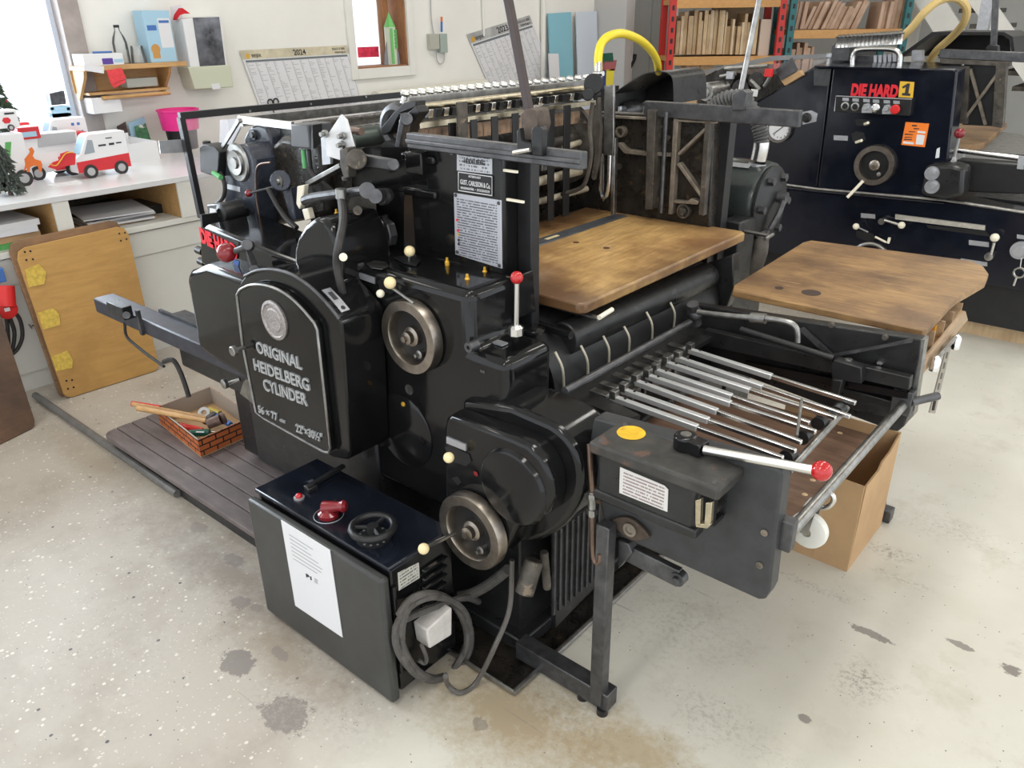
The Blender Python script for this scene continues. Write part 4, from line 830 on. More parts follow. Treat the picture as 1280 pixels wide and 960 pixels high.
# control cabinet
CX0, CX1, CY0, CY1, CZ = -1.925, -1.325, 1.02, 1.272, .462
cb = thing('control_cabinet', (-1.62, 1.17, 0), 'low black electrical cabinet with handwheel and taped white paper sheet', 'cabinet')
body = obj('cabinet_body', box(CX0, CX1, CY0+.025, CY1, .03, CZ-.012), ENAMEL, cb, bev=.006)
ctop = obj('cabinet_top', box(CX0-.004, CX1+.004, CY0+.018, CY1, CZ-.014, CZ), mat('blue_black_gloss', (.008, .010, .016), .14, var=.3, vs=8, wear=(.14, .14, .17), wt=.66, ws=5), cb, bev=.004)
cdoor = obj('cabinet_door', box(CX0-.006, CX1+.006, CY0-.012, CY0+.018, .012, CZ-.022), mat('worn_dark_panel', (.040, .041, .040), .36, var=.2, vs=9, wear=(.30, .29, .27), wt=.74, ws=12), cb, bev=.010, seg=3)
obj('paper_sheet', py([(351, 650), (412, 688), (428, 797), (369, 757)], CY0-.015, .002), PAPER, cdoor, smooth=False)
def cline(a, b, c, d, t=.0016):
    p, q = P(a, b, 'y', CY0-.0155), P(c, d, 'y', CY0-.0155); return bar(p, q, .0006, t)
obj('sheet_print', join(*[cline(361+k*.9, 668+k*5, 361+k*.9+w_, 668+k*5+w_*.63) for k, w_ in enumerate((30, 22, 26, 34, 38, 36, 30))]), GREYINK, cdoor)
fit_text('P1', (383, 721), (389.5, 725), .012, CY0-.0158, INK, cdoor, .02, 'sheet_mark')
obj('sheet_stamp', join(*[cline(393, 723+k*2, 397, 725.5+k*2, .0025) for k in range(3)]), GREYINK, cdoor)
obj('cabinet_hinge', join(cyl((CX1+.004, CY0+.03, .10), (CX1+.004, CY0+.03, .16), .007), cyl((CX1+.004, CY0+.03, .32), (CX1+.004, CY0+.03, .40), .007)), ENAMEL, cdoor)

q = P(466, 659, 'z', CZ+.035)
w3 = obj('cabinet_handwheel', join(torus(q, (0, 0, 1), .057, .0105, 36, 12), cyl(q+V((0, 0, -.018)), q+V((0, 0, .006)), .016, 18), *[cyl(q, q+V((.05*math.cos(t), .05*math.sin(t), 0)), .006, 8) for t in (R_(100), R_(220), R_(340))]), BLK, cb, smooth=True)
sc_ = obj('scale_ring', lathe([(.030, 0), (.048, 0), (.048, .004), (.030, .006)], V((q.x, q.y, CZ)), (0, 0, 1), 32), BLK, cb)
obj('wheel_stem', cyl(V((q.x, q.y, CZ)), q, .012, 14), BLK, w3)
for k in range(14):
    t = 2*math.pi*k/14
    obj('scale_number', lathe([(.0035, 0), (.0035, .001), (0, .001)], V((q.x+.041*math.cos(t), q.y+.041*math.sin(t), CZ+.005)), (0, 0, 1), 8), PLATE, sc_)
q = P(410, 637, 'z', CZ+.02)
hk = obj('selector_knob', join(lathe([(.030, -.02), (.030, -.010), (.018, -.002), (.016, .01), (0, .012)], q, (0, 0, 1), 20), tube([q+V((-.012, -.004, .004)), q+V((.02, .012, .012)), q+V((.048, .030, .016))], lambda t: .020-.009*t if t < .7 else .012+.008*math.sin((t-.7)/.3*math.pi), 12, 4)), REDD, cb)
obj('dial_ring', torus(V((q.x, q.y, CZ+.0015)), (0, 0, 1), .042, .0012, 36, 6), PLATE, cb)
q = P(374, 623, 'z', CZ)
pl = obj('pilot_lamp', ball(q+V((0, 0, .007)), .011, 16), REDB, cb); obj('lamp_ring', lathe([(.010, 0), (.016, 0), (.016, .005), (.010, .006)], q, (0, 0, 1), 20), PLATE, pl)
obj('hinge_arm', join(bar(P(383, 610, 'z', CZ+.012), P(430, 582, 'z', CZ+.012), .014, .012), bar(P(385, 607, 'z', CZ+.008), P(392, 612, 'z', CZ+.008), .03, .014)), ENAMEL_D, cb, bev=.002)
obj('rating_plate', px([(497, 716), (523, 703), (524, 722), (498, 738)], CX1+.001, .002), printed('rating_print', (.50, .49, .44), (.14, .13, .12), 6, 20, ('y', 'z'), .55), cb)
for k in range(6):
    c = P(541, 702+k*11, 'x', CX1+.002)
    obj('louvre', prism([c+V((0, -.045, 0)), c+V((.012, -.04, -.006)), c+V((0, -.045, -.022))], (0, .09, 0)), ENAMEL, cb, bev=.003)
# junction box with coiled cable
jb = obj('junction_box', px([(516, 777), (548, 749), (548, 783), (520, 800)], CX1+.002, .055), mat('dusty_white_box', (.58, .55, .52), .55, var=.12, vs=30), cb, bev=.005)
def cx(a, b, o=.03): return P(a, b, 'x', CX1+o)
coil = []
for t in range(0, 44):
    an = R_(200-t*25); k = t/43
    coil.append(cx(542+(44-4*math.sin(t*.7))*math.cos(an), 793+(52-5*math.cos(t*.5))*math.sin(an), .018+.045*((t*7) % 17)/17*.6))
obj('coiled_cable', tube([cx(598, 752, -.02), cx(575, 748, .02)]+coil, .0105, 8, 3), GREYC, cb)
obj('cable_tail', tube([cx(527, 806, .05), cx(533, 822, .05), cx(531, 829, .04), cx(523, 825, .03)], .006, 8, 4), GREYC, cb)
obj('conduit_hose', tube([V(p) for p in (P(640, 700, 'y', 1.33), P(637, 760, 'y', 1.31), P(620, 805, 'y', 1.24), P(596, 852, 'z', .02), P(575, 866, 'z', .012), P(560, 856, 'z', .03), P(557, 845, 'z', .10))], .0075, 8, 6), mat('braided_conduit', (.16, .15, .14), .45, metal=.6, bump=1, bs=300), label='thin braided metal conduit drooping onto the floor beside the cabinet', cat='cable')
# delivery board on the press and side table board
DZ = 1.035
b1 = [P(735, 381, 'z', DZ), P(931, 289, 'z', DZ)]
bx1 = (b1[0].x+b1[1].x)/2; by0, by1 = b1[0].y-.01, b1[1].y
bd = thing('delivery_board', (-1.5, 2.2, DZ-.03), 'worn honey-brown wooden board lying flat on the press between its columns', 'board')
obj('board_panel', prism([(-1.88, by0, DZ), (bx1-.018, by0, DZ), (bx1, by0+.018, DZ), (bx1, by1-.02, DZ), (bx1-.02, by1, DZ), (-1.88, by1, DZ)], (0, 0, -.032)), W_DELIV, bd, bev=.006)
s0, s1 = P(648, 312, 'z', DZ), P(772, 264, 'z', DZ)
obj('metal_strip', box(s0.x-.028, s0.x+.028, by0+.01, by1-.06, DZ, DZ+.004), mat('blue_grey_strip', (.16, .175, .20), .35, metal=.6, var=.2, vs=30), bd, bev=.001)
obj('ruler_piece', obox(P(690, 297, 'z', DZ+.003), (.007, 0, 0), (0, .035, 0), (0, 0, .002)), IVORY, bd)
for a, b in ((720, 303), (758, 310)): obj('peg_hole', lathe([(.011, 0), (.011, .001), (0, .001)], P(a, b, 'z', DZ), (0, 0, 1), 16), W_DARK, bd)
TZ = .925
tpix = [(915, 371), (917, 364), (1003, 309.5), (1013, 307), (1212, 333), (1227, 340), (1234, 350), (1230, 360), (1215, 369), (1196, 380), (1186, 389), (1157, 421), (1152, 422)]
tb = thing('side_table_board', (-.8, 2.6, TZ-.03), 'scratched brown wooden table top with a round hole beside the feeder', 'table top')
obj('table_panel', pz(tpix, TZ-.022, .022), W_TABLE, tb, bev=.003)
for a, b, r in ((1014, 366, .030), (974, 360, .014)):
    obj('round_hole', lathe([(r, -.0), (r, .0012), (r*.9, .0012), (0, .0008)], P(a, b, 'z', TZ), (0, 0, 1), 28), mat('hole_dark', (.045, .025, .018), .6), tb)
# ================================================================ second press behind
MY = 4.9
M2 = thing('printing_press', (-1.5, 5.6, 0), 'blue-black press with an orange service sticker and round white gauge on its side', 'press')
bz = P(1250, 357, 'y', MY).z
up_ = obj('side_casing', py([(889, 165), (899, 151), (955, 122), (1008, 88), (1018, 83), (1040, 83), (1021, 239), (905, 224), (886, 222)], MY, .9), BLUEBLACK, M2, bev=.012, seg=3)
cbx = obj('control_housing', py([(1041, 84), (1193, 86), (1197, 89), (1180, 248), (1021, 239)], MY-.012, .17), BLUEBLACK, M2, bev=.010, seg=3)
obj('lower_casing', py([(885, 222), (1021, 240), (1180, 250), (1290, 268), (1290, 366), (1233, 356), (1000, 322), (885, 305)], MY+.006, 1.5), BLUEBLACK, M2, bev=.01)
obj('trim_ridge', tube([P(a, b, 'y', MY-.015) for a, b in ((905, 223), (970, 229), (1021, 236), (1100, 243), (1180, 250), (1240, 259), (1290, 267))], .008, 8), STEEL_D, M2)
obj('trim_ridge', tube([P(a, b, 'y', MY-.012) for a, b in ((905, 226), (1021, 239), (1180, 254))], .006, 8), BLUEBLACK, M2)
obj('machine_base', box(-2.3, -.2, MY+.12, MY+1.3, .10, bz), SATIN, M2)
obj('inspection_plate', py([(1017, 86), (1039, 86), (1036, 108), (1017, 107)], MY-.004, .004), mat('scuffed_grey_plate', (.05, .052, .056), .4, var=.3, vs=30), up_, bev=.004)
obj('top_lid', pz([(1018, 84), (1150, 88), (1197, 87), (1205, 80), (1040, 78)], P(1041, 83, 'y', MY).z-.004, .008), BLUEBLACK, M2)
fit_text('DIE HARD', (1063, 119.5), (1121.5, 122), abs(P(1063, 119.5, 'y', MY).z-P(1063, 104.5, 'y', MY).z), MY-.0135, RED_INK, cbx, .055, 'sticker_lettering', .001)
ys = obj('number_sticker', py([(1125, 101.5), (1143, 102.5), (1141, 122.5), (1123, 121.5)], MY-.0135, .0015), mat('yellow_sticker', (.80, .48, .04), .5), cbx)
obj('sticker_lettering', py([(1127.5, 108.5), (1134.5, 104.3), (1137.5, 104.5), (1135.3, 116.6), (1138, 117), (1137.5, 120), (1127.3, 119.2), (1127.8, 116.2), (1131, 116.4), (1132.4, 108.8), (1128.5, 110.8)], MY-.015, .001), INK, ys, smooth=False)
cs = obj('button_strip', py([(1045, 119.5), (1140, 124), (1137, 145), (1042, 140)], MY-.045, .04), SATIN, cbx, bev=.003)
obj('strip_edge', tube([P(a, b, 'y', MY-.046) for a, b in ((1043, 139), (1045, 120), (1140, 124))], .003, 6), PLATE, cs)
for k, a in enumerate((1057, 1069.5, 1083, 1095, 1108.5, 1120.5)):
    b = 132.5+k*.75
    obj('button_label', py([(a-4, b-10.5), (a+4, b-10), (a+4, b-6), (a-4, b-6.5)], MY-.047, .002), PLATE, cs)
    if k in (2, 4): obj('button_guard', join(py([(a-6, b+2), (a-3, b-4), (a+3, b-5), (a+6, b-1), (a+7, b+7), (a-6, b+7)], MY-.055, .012), disc(a, b, 4, MY-.05, [(0, .02), (.8, .02), (1, .012), (1, 0)], n=16)), PLATE, cs)
    else: obj('push_button', disc(a, b, 5.5, MY-.045, [(0, .008), (.6, .008), (.65, .012), (1, .010), (1, 0)] if k < 5 else [(0, .035), (.9, .033), (1.1, .028), (1.1, .018), (.6, .015), (.6, 0)], n=20), (CHROME if k == 3 else STEEL_D) if k < 5 else RED, cs)
    if k in (0, 1, 3): obj('button_cap', disc(a, b, 3.4, MY-.046, [(0, .014), (.9, .013), (1, .008)], n=16), BLK if k != 3 else PAPER, cs)
og = obj('service_sticker', py([(1132, 152.5), (1161.5, 154.5), (1156, 184), (1126.5, 181)], MY-.0135, .0015), mat('orange_sticker', (.85, .20, .02), .5), cbx)
for q_ in ([(1147, 163.5), (1157, 164.5), (1156.5, 167), (1146.5, 166)], [(1146, 168), (1156, 169), (1154, 181), (1144.5, 180.5)], [(1129, 176.5), (1142.5, 178), (1142, 180.5), (1128.5, 179.5)]):
    obj('sticker_field', py(q_, MY-.0145, .001), PAPER, og)
obj('sticker_print', join(*[py([(a, b), (a+w_, b+w_*.06), (a+w_, b+h_), (a, b+h_)], MY-.0145, .001) for a, b, w_, h_ in ((1140, 156, 6, 2), (1142, 160, 7, 1.5), (1136, 164, 8, 1.2), (1131, 167, 10, 1.6), (1131, 171, 9, 1.2), (1130, 173.5, 10, 1.6))]), INK, og)
for pts_ in ([(1068, 150), (1073, 148.5), (1087, 150), (1089, 154), (1085, 158), (1071, 157)], [(1064, 167), (1070, 164), (1080, 166), (1082, 174), (1077, 180), (1066, 177)]):
    obj('lever_slot', py(pts_, MY-.0135, .002), BLK, cbx)
obj('ivory_pin', cyl(P(1081, 155, 'y', MY-.02), P(1085, 153.5, 'y', MY-.05), .008, 8), IVORY_W, cbx)
obj('ivory_pin', cyl(P(1070, 178, 'y', MY-.02), P(1077, 175.5, 'y', MY-.05), .008, 8), IVORY_W, cbx)
obj('name_tag', py([(1042, 169), (1060, 170), (1059.5, 176), (1042, 175)], MY-.014, .002), PLATE, cbx)
handwheel(1094.5, 206, 25.5, MY-.012, M2)
obj('wheel_lever', cyl(P(1079, 226, 'y', MY-.06), P(1059, 247, 'y', MY-.10), .009, 10), IVORY_W, M2)
ga = obj('pressure_gauge', disc(975.5, 161, 17, MY, [(0, .02), (.82, .02), (.84, .034), (1, .032), (1, 0)]), STEEL_D, M2)
obj('gauge_face', disc(975.5, 161, 17, MY, [(0, .024), (.80, .024), (.80, .02)]), PAPER, ga)
c = P(975.5, 161, 'y', MY-.025); r_ = abs(P(975.5, 144, 'y', MY).z-c.z)
obj('gauge_needle', bar(c+V((-.55*r_, -.002, -.45*r_)), c+V((.35*r_, -.002, .3*r_)), .003, .005, (0, 1, 0)), INK, ga)
obj('gauge_ticks', join(*[bar(c+V((math.cos(t)*.62*r_, -.001, math.sin(t)*.62*r_)), c+V((math.cos(t)*.74*r_, -.001, math.sin(t)*.74*r_)), .002, .004, (0, 1, 0)) for t in [R_(-130+k*26) for k in range(-0, 12)]]), INK, ga)
kd = obj('dial_knob', disc(1009, 147, 8, MY, [(0, .05), (.5, .05), (.55, .02), (.8, .012), (.8, 0)], n=20), BLK, M2)
obj('dial_plate', py([(1003, 140), (1014, 138), (1022, 142), (1020, 152), (1003, 156)], MY-.006, .006), PLATE, kd)
obj('red_knob_lever', join(cyl(P(893, 207, 'y', 4.6), P(896, 195, 'y', 4.6), .010)), IVORY_W, M2); obj('red_knob', ball(P(896.5, 190, 'y', 4.6), .035), REDB, M2)
# lower controls
for q_ in ([(1076, 266.5), (1094, 268), (1094, 273.5), (1076, 272)], [(1211, 300), (1236, 303), (1236, 309), (1211, 306)], [(1201, 323), (1234, 328), (1234, 333), (1201, 329)], [(1271, 293), (1285, 295), (1285, 300), (1271, 298)]):
    obj('name_tag', py(q_, MY+.003, .003), PLATE, M2)
obj('scale_rule', py([(1119, 268), (1231, 282), (1231, 288), (1119, 274)], MY-.006, .012), mat('scale_metal', (.55, .52, .46), .4, metal=.5, var=.15, vs=60), M2)
obj('scale_slot', py([(1158, 281), (1232, 289), (1238, 296), (1160, 285)], MY+.003, .004), BLK, M2)
l = obj('clamp_lever', join(cyl(P(1106, 275, 'y', MY-.03), P(1125, 281, 'y', MY-.05), .008), disc(1105, 275, 4, MY, [(0, .05), (1, .05), (1, 0)], n=14)), STEEL, M2); obj('ivory_knob', ball(P(1127, 281.5, 'y', MY-.055), .020, 14), IVORY_W, l)
l = obj('clamp_lever', cyl(P(1243, 303, 'y', MY-.05), P(1239, 318, 'y', MY-.04), .008), STEEL, M2); obj('ivory_knob', ball(P(1243.5, 297, 'y', MY-.055), .023, 14), IVORY_W, l)
obj('lever_boss', disc(1238, 319, 5, MY+.005, [(0, .05), (1, .045), (1, 0)], n=14), STEEL_D, l)
l = obj('clamp_lever', cyl(P(1072, 284, 'y', MY-.05), P(1085, 290, 'y', MY-.02), .006), STEEL_D, M2); obj('ivory_knob', ball(P(1070, 283, 'y', MY-.055), .019, 14), IVORY_W, l)
obj('wing_screw', join(cyl(P(1094, 296, 'y', MY-.03), P(1108, 303, 'y', MY-.03), .006), cyl(P(1112, 297, 'y', MY-.03), P(1110, 304, 'y', MY-.03), .008)), IVORY_W, M2)
obj('lever_slot', py([(1070, 288), (1090, 292), (1096, 298), (1086, 302), (1070, 296)], MY+.003, .003), BLK, M2)
obj('lower_ring', torus(P(1087, 326, 'y', MY-.005), (0, 1, 0), .105, .012, 32, 8), STEEL_D, M2)
kd2 = obj('dial_wheel', disc(1276, 312, 11, MY, [(0, .05), (.6, .05), (.65, .03), (1, .03), (1, 0)], n=24), PLATE, M2)
obj('hanging_key', join(torus(P(1274, 341, 'y', MY-.05), (0, 1, 0), .026, .006, 18, 6), cyl(P(1271, 346, 'y', MY-.05), P(1267, 357, 'y', MY-.05), .006), tube([P(1277, 322, 'y', MY-.05), P(1275, 336, 'y', MY-.05)], .003, 6)), STEEL, M2)
# right part: feed block, board, cross braced frame
fb2 = obj('feed_block', py([(1157, 207), (1190, 206), (1206, 211), (1203, 245), (1180, 250), (1150, 243)], MY-.13, .16), ENAMEL_D, M2, bev=.02, seg=3)
for b in (215.5, 232): obj('eccentric_disc', join(disc(1165.5, b+1, 8, MY-.13, [(0, .015), (1.1, .015), (1.1, 0)], n=20), disc(1166.5, b-1, 4, MY-.14, [(0, .03), (1, .028), (1, 0)], n=14)), PLATE, fb2)
l = obj('feed_lever', join(cyl(P(1190.5, 207, 'y', MY), P(1199, 170, 'y', MY), .009), lathe([(.022, 0), (.012, .05)], P(1190.5, 208, 'y', MY), (0, 0, 1), 12)), STEEL_D, M2); obj('red_knob', ball(P(1199.5, 166.5, 'y', MY), .027), REDD, l)
obj('feed_rail', py([(1195, 200), (1290, 207), (1290, 243), (1210, 240)], MY+.1, .12), SATIN, M2, bev=.006)
obj('feed_deck', pz([(1195, 190), (1290, 196), (1290, 172), (1240, 165)], .98, .01), STEEL_D, M2)
obj('deck_shelf', pz([(1206, 246), (1290, 256), (1290, 242), (1212, 238)], P(1250, 262, 'y', MY).z, .01), ENAMEL_D, M2)
obj('deck_edge', cyl(P(1190, 187, 'y', MY+.2), P(1290, 200, 'y', MY+.2), .014), STEEL, M2)
obj('deck_clip', py([(1273, 195), (1281, 196), (1279, 212), (1271, 211)], MY+.08, .02), PLATE, M2)
FB = MY+.32
xf = obj('cross_frame', join(py([(1195, 82), (1212, 83), (1208, 155), (1192, 154)], FB, .06), py([(1245, 80), (1258, 80), (1253, 160), (1240, 158)], FB, .06), py([(1175, 74), (1262, 78), (1262, 83), (1175, 79)], FB, .06)), GRIME, M2)
obj('frame_back', py([(1205, 80), (1250, 80), (1246, 158), (1203, 156)], FB+.05, .02), SATIN, xf)
obj('cross_brace', bar(P(1213, 86, 'y', FB+.02), P(1232, 156, 'y', FB+.02), .015, .02, (0, 1, 0)), RIB, xf)
obj('cross_brace', bar(P(1250, 88, 'y', FB+.01), P(1203, 153, 'y', FB+.01), .015, .015, (0, 1, 0)), RIB, xf)
for a, b, c_ in ((1180, 118, 148), (1183, 104, 117)): obj('side_label', py([(a, b+2), (a+8, b), (a+6, c_), (a-2, c_)], MY+.02, .002), PAPER if b > 110 else RIB, M2)
obj('edge_label', py([(1171, 186), (1175, 184), (1174, 197), (1169, 198)], MY-.0135, .001), PAPER, M2)
obj('feed_hood', join(prism([P(a, b, 'y', MY+.9) for a, b in ((1126, 68), (1165, 40), (1255, 40), (1266, 46), (1269, 70), (1265, 70), (1262, 50), (1254, 44), (1167, 44), (1130, 71))], (0, .5, 0)), py([(1130, 70), (1167, 44), (1254, 44), (1262, 50), (1264, 70)], MY+1.38, .01)), SATIN, M2)
obj('frame_beam', bar(P(1175, 67, 'y', MY+.4), P(1290, 72, 'y', MY+.4), .04, .05), IRON, M2, bev=.004)
cl2 = obj('rod_clamp', py([(1232, 60), (1236, 56), (1247, 57), (1248, 74), (1235, 76)], MY+.66, .06), SATIN, M2, bev=.004)
obj('red_lever', cyl(P(1234, 82, 'y', MY+.62), P(1253, 74, 'y', MY+.60), .013, 10), RED, cl2)
obj('leaning_rod', bar(P(1242, 58, 'y', MY+.7), P(1246, -30, 'y', MY+.7), .03, .03, (1, 0, 0)), IRON, M2)
hd = obj('pipe_handle', tube([P(a, b, 'y', MY+.1) for a, b in ((1065, 85), (1066, 71), (1070, 64), (1078, 61.5), (1095, 61), (1113, 61.5), (1121, 64), (1125, 71), (1124, 86))], .014, 12, 3), STEEL, M2)
obj('gripper_cover', join(py([(1038, 74), (1040, 58), (1046, 52), (1058, 50), (1062, 62), (1060, 76)], MY+.35, .5), py([(1040, 77), (1125, 84), (1125, 72), (1040, 68)], MY+.5, .05)), IRON, M2)
gr = obj('gripper_row', bar(P(1048, 53, 'y', MY+.4), P(1126, 48, 'y', MY+.4), .05, .05), STEEL_D, M2)
for k in range(16): obj('gripper_screw', lathe([(.02, -.03), (.02, .02), (.026, .03), (0, .045)], P(1049+75*k/15, 53-5*k/15, 'y', MY+.35), (0, 0, 1), 8), CHROME, gr)
for k in range(6): obj('gripper_stop', py([(1092+k*6, 69.5-k*.5), (1096+k*6, 69-k*.5), (1096+k*6, 79-k*.5), (1092+k*6, 79-k*.5)], MY+.45, .02), PLATE, gr)
obj('clear_rail', join(py([(880, 88), (965, 70), (1040, 67), (1040, 72), (966, 76), (880, 93)], MY+.7, .03)), mat('grey_rail', (.28, .28, .28), .3, metal=.6), M2)
obj('clear_guard', py([(930, 83), (1038, 72), (1012, 88), (940, 122)], MY+.5, .006), PLEXI, M2)
obj('tan_hose', tube([P(a, b, 'y', y) for a, b, y in ((1126, 48, MY+.4), (1140, 34, MY+.4), (1156, 15, MY+.4), (1176, 0, MY+.45), (1196, -2, MY+.5), (1208, 10, MY+.55), (1205, 28, MY+.6), (1190, 46, MY+.7), (1172, 62, MY+.75), (1162, 76, MY+.8))], .022, 10, 4), TAN, M2)
obj('small_box_fitting', py([(1140, 63), (1152, 63), (1152, 76), (1139, 76)], MY+.6, .06), PLATE, M2)
# inking parts between the presses
obj('ink_drive', disc(884, 115, 12, MY-.3, [(0, .03), (.5, .03), (.55, .02), (.9, .02), (1, 0), (1, -.2)], n=24), STEEL_D, M2)
obj('ink_body', py([(872, 100), (895, 88), (955, 95), (955, 122), (895, 152), (872, 140)], MY+.02, .5), OILY, M2)
for a, b, r in ((905, 98, .06), (925, 110, .05), (945, 100, .045)): obj('ink_roller', cyl(P(a, b, 'y', MY-.06), P(a, b, 'y', MY+.6), r, 20), OILY, M2)
for a, b, c_, d in ((900, 96, 920, 92), (938, 100, 950, 112), (955, 108, 963, 96), (906, 86, 960, 82)): obj('valve_rod', cyl(P(a, b, 'y', MY-.1), P(c_, d, 'y', MY-.1), .011, 8), STEEL_D, M2)
for a, b, mt in ((913, 94, PLATE), (944, 116, STEEL), (961, 91, RED)): obj('valve_fitting', obox(P(a, b, 'y', MY-.11), (.022, 0, 0), (0, .015, 0), (0, 0, .022)), mt, M2, bev=.003)
obj('angle_bracket', py([(969, 87), (990, 72), (997, 87), (976, 101)], MY-.05, .01), IRON, M2)
obj('kraft_block', py([(976, 101), (999, 88), (1003, 94), (981, 107)], MY-.04, .05), KRAFT, M2)
obj('signal_post', lathe([(.010, 0), (.010, .05), (.016, .055), (.016, .075), (0, .08)], P(1034, 84, 'y', MY+.15), (0, 0, 1), 14), PLATE, M2)
# wooden board on the second press, pallet below
o = obj('delivery_board', pz([(1182, 189), (1190, 153.5), (1258, 160), (1228, 187), (1212, 189)], .985, .035), W_TABLE, bev=.003, label='small brown wooden board on the blue-black press behind a red knobbed lever', cat='board')
obj('pallet_beam', box(-2.4, .2, MY+.2, MY+.32, 0, .10), W_PALE, label='pale wooden beam on the floor under the blue-black press', cat='beam')
# pump motor at the far side of the main press
pc = P(935, 252, 'y', 3.05)
GRM = mat('dark_green_enamel', (.028, .034, .033), .22, var=.3, vs=12, coat=.2)
pu = thing('air_pump', (pc.x, 3.05, 0), 'dark green rounded air pump with a corrugated hose between the two presses', 'pump')
obj('pump_body', lathe([(.0, -.25), (.10, -.24), (.15, -.20), (.165, -.14), (.165, .06), (.16, .08), (.14, .085), (0, .085)], pc, (1, 0, 0), 36), GRM, pu)
ep = obj('end_cover', lathe([(.15, .085), (.15, .095), (.10, .11), (.05, .115), (0, .115)], pc, (1, 0, 0), 28), SATIN, pu)
for k in range(6):
    t = k*math.pi/3; obj('cover_bolt', lathe([(.016, 0), (.016, .03), (0, .032)], pc+V((.095, .115*math.cos(t), .115*math.sin(t))), (1, 0, 0), 6), IRON, ep)
obj('end_valve', join(cyl(pc+V((.10, .02, .03)), pc+V((.15, .02, .03)), .022), tube([pc+V((.14, .02, .03)), pc+V((.145, -.03, -.02)), pc+V((.13, -.06, -.08))], .012, 8, 3)), IRON, ep)
obj('rating_label', obox(pc+V((-.03, -.075, .152)), (.055, 0, 0), (0, .012, .006), (0, -.001, .001)), PLATE, pu)
obj('pump_foot', box(pc.x-.2, pc.x+.05, 2.92, 3.18, 0, pc.z-.14), ENAMEL_D, pu, bev=.01)
hs = [P(a, b, 'y', 3.02) for a, b in ((880, 160), (888, 138), (900, 126), (918, 121), (934, 128), (945, 148), (950, 165), (952, 180), (948, 200), (944, 214))]
cr = curve(hs, 8)
ho = obj('corrugated_hose', tube([cr[int(i/2)]+(cr[int(i/2)+1]-cr[int(i/2)])*(.5*(i % 2)) for i in range(2*(len(cr)-12))], lambda t: .026+.004*math.sin(t*190), 12), mat('grey_hose', (.10, .10, .10), .45), pu)
obj('silver_sleeve', tube(cr[-18:-8], .030, 14), STEEL, pu)
obj('hose_clamp', cyl(P(948, 204, 'y', 3.02), P(946, 216, 'y', 3.02), .038, 20), PLATE, pu)
obj('hose_neck', cyl(P(946, 214, 'y', 3.02), pc+V((.03, -.02, .14)), .03, 16), GRIME, pu)
obj('discharge_pipe', tube([pc+V((.09, -.05, -.10)), pc+V((.10, -.08, -.2)), pc+V((.05, -.1, -.3))], .035, 12, 4), GRIME, pu)
obj('pump_bracket', box(pc.x+.02, pc.x+.10, 2.78, 2.92, .55, pc.z-.02), ENAMEL_D, pu, bev=.006)
# hood and hose at the far side of the main press
h1 = [(764, 134), (766, 118)]+[(v.x, v.y) for v in curve([(785, 105, 0), (803, 94, 0), (818, 90.5, 0), (832, 91, 0), (839.5, 97, 0), (841.5, 108, 0), (842, 130, 0)], 4)]
obj('feeder_hood', join(*[prism([P(a, b, 'y', 3.25), P(c_, d, 'y', 3.25), P(c_, d-1.2, 'y', 3.25), P(a, b-1.2, 'y', 3.25)], (0, .30, 0)) for (a, b), (c_, d) in zip(h1, h1[1:])], py(h1, 3.54, .008)), ENAMEL_D, PR)
obj('hood_motor', disc(789, 136, 10, 3.4, [(0, .08), (.6, .07), (1, .04), (1, -.05)], n=20), IRON, PR)
yh = obj('yellow_air_hose', tube([P(a, b, 'y', y) for a, b, y in ((748, 88, 2.60), (748, 70, 2.62), (752, 54, 2.66), (762, 45, 2.7), (778, 42, 2.78), (798, 49, 2.9), (813, 62, 3.05), (821, 76, 3.2), (823, 90, 3.35))], .016, 12, 5), YEL, PR)
obj('hose_fitting', join(cyl(P(748, 100, 'y', 2.58), P(748, 78, 'y', 2.61), .015), cyl(P(743, 92, 'y', 2.58), P(754, 92, 'y', 2.58), .009)), STEEL, PR)
# ================================================================ things in the room
def colr(name, c, rough=.5): return mat(name, c, rough)
BLUE = colr('mid_blue', (.06, .16, .45)); LBLUE = colr('light_blue_print', (.36, .56, .70)); PURP = colr('purple_print', (.10, .05, .30)); PINK = colr('hot_pink_plastic', (.80, .03, .26), .35)
GREEN = colr('leaf_green_print', (.10, .36, .10)); DGREEN = colr('dark_green_handle', (.01, .09, .06), .3); GREY = colr('light_grey_print', (.42, .42, .43)); ORANGE = colr('orange_card', (.70, .16, .03)); TEAL = colr('teal_paint', (.02, .14, .15), .45); REDP = colr('red_rack_paint', (.52, .03, .025), .45)
ORS = wood('orange_shelf_board', (.50, .25, .075), (.60, .32, .11), (.45, .21, .06), 'x', 6, .7, .5)
def wbox(a, b, c, d, x1, dep, ang=0):           # box whose front face (at X = x1) spans the pixel rectangle
    p, q = P(a, d, 'x', x1), P(c, b, 'x', x1); return box(x1-dep, x1, p.y, q.y, p.z, q.z)
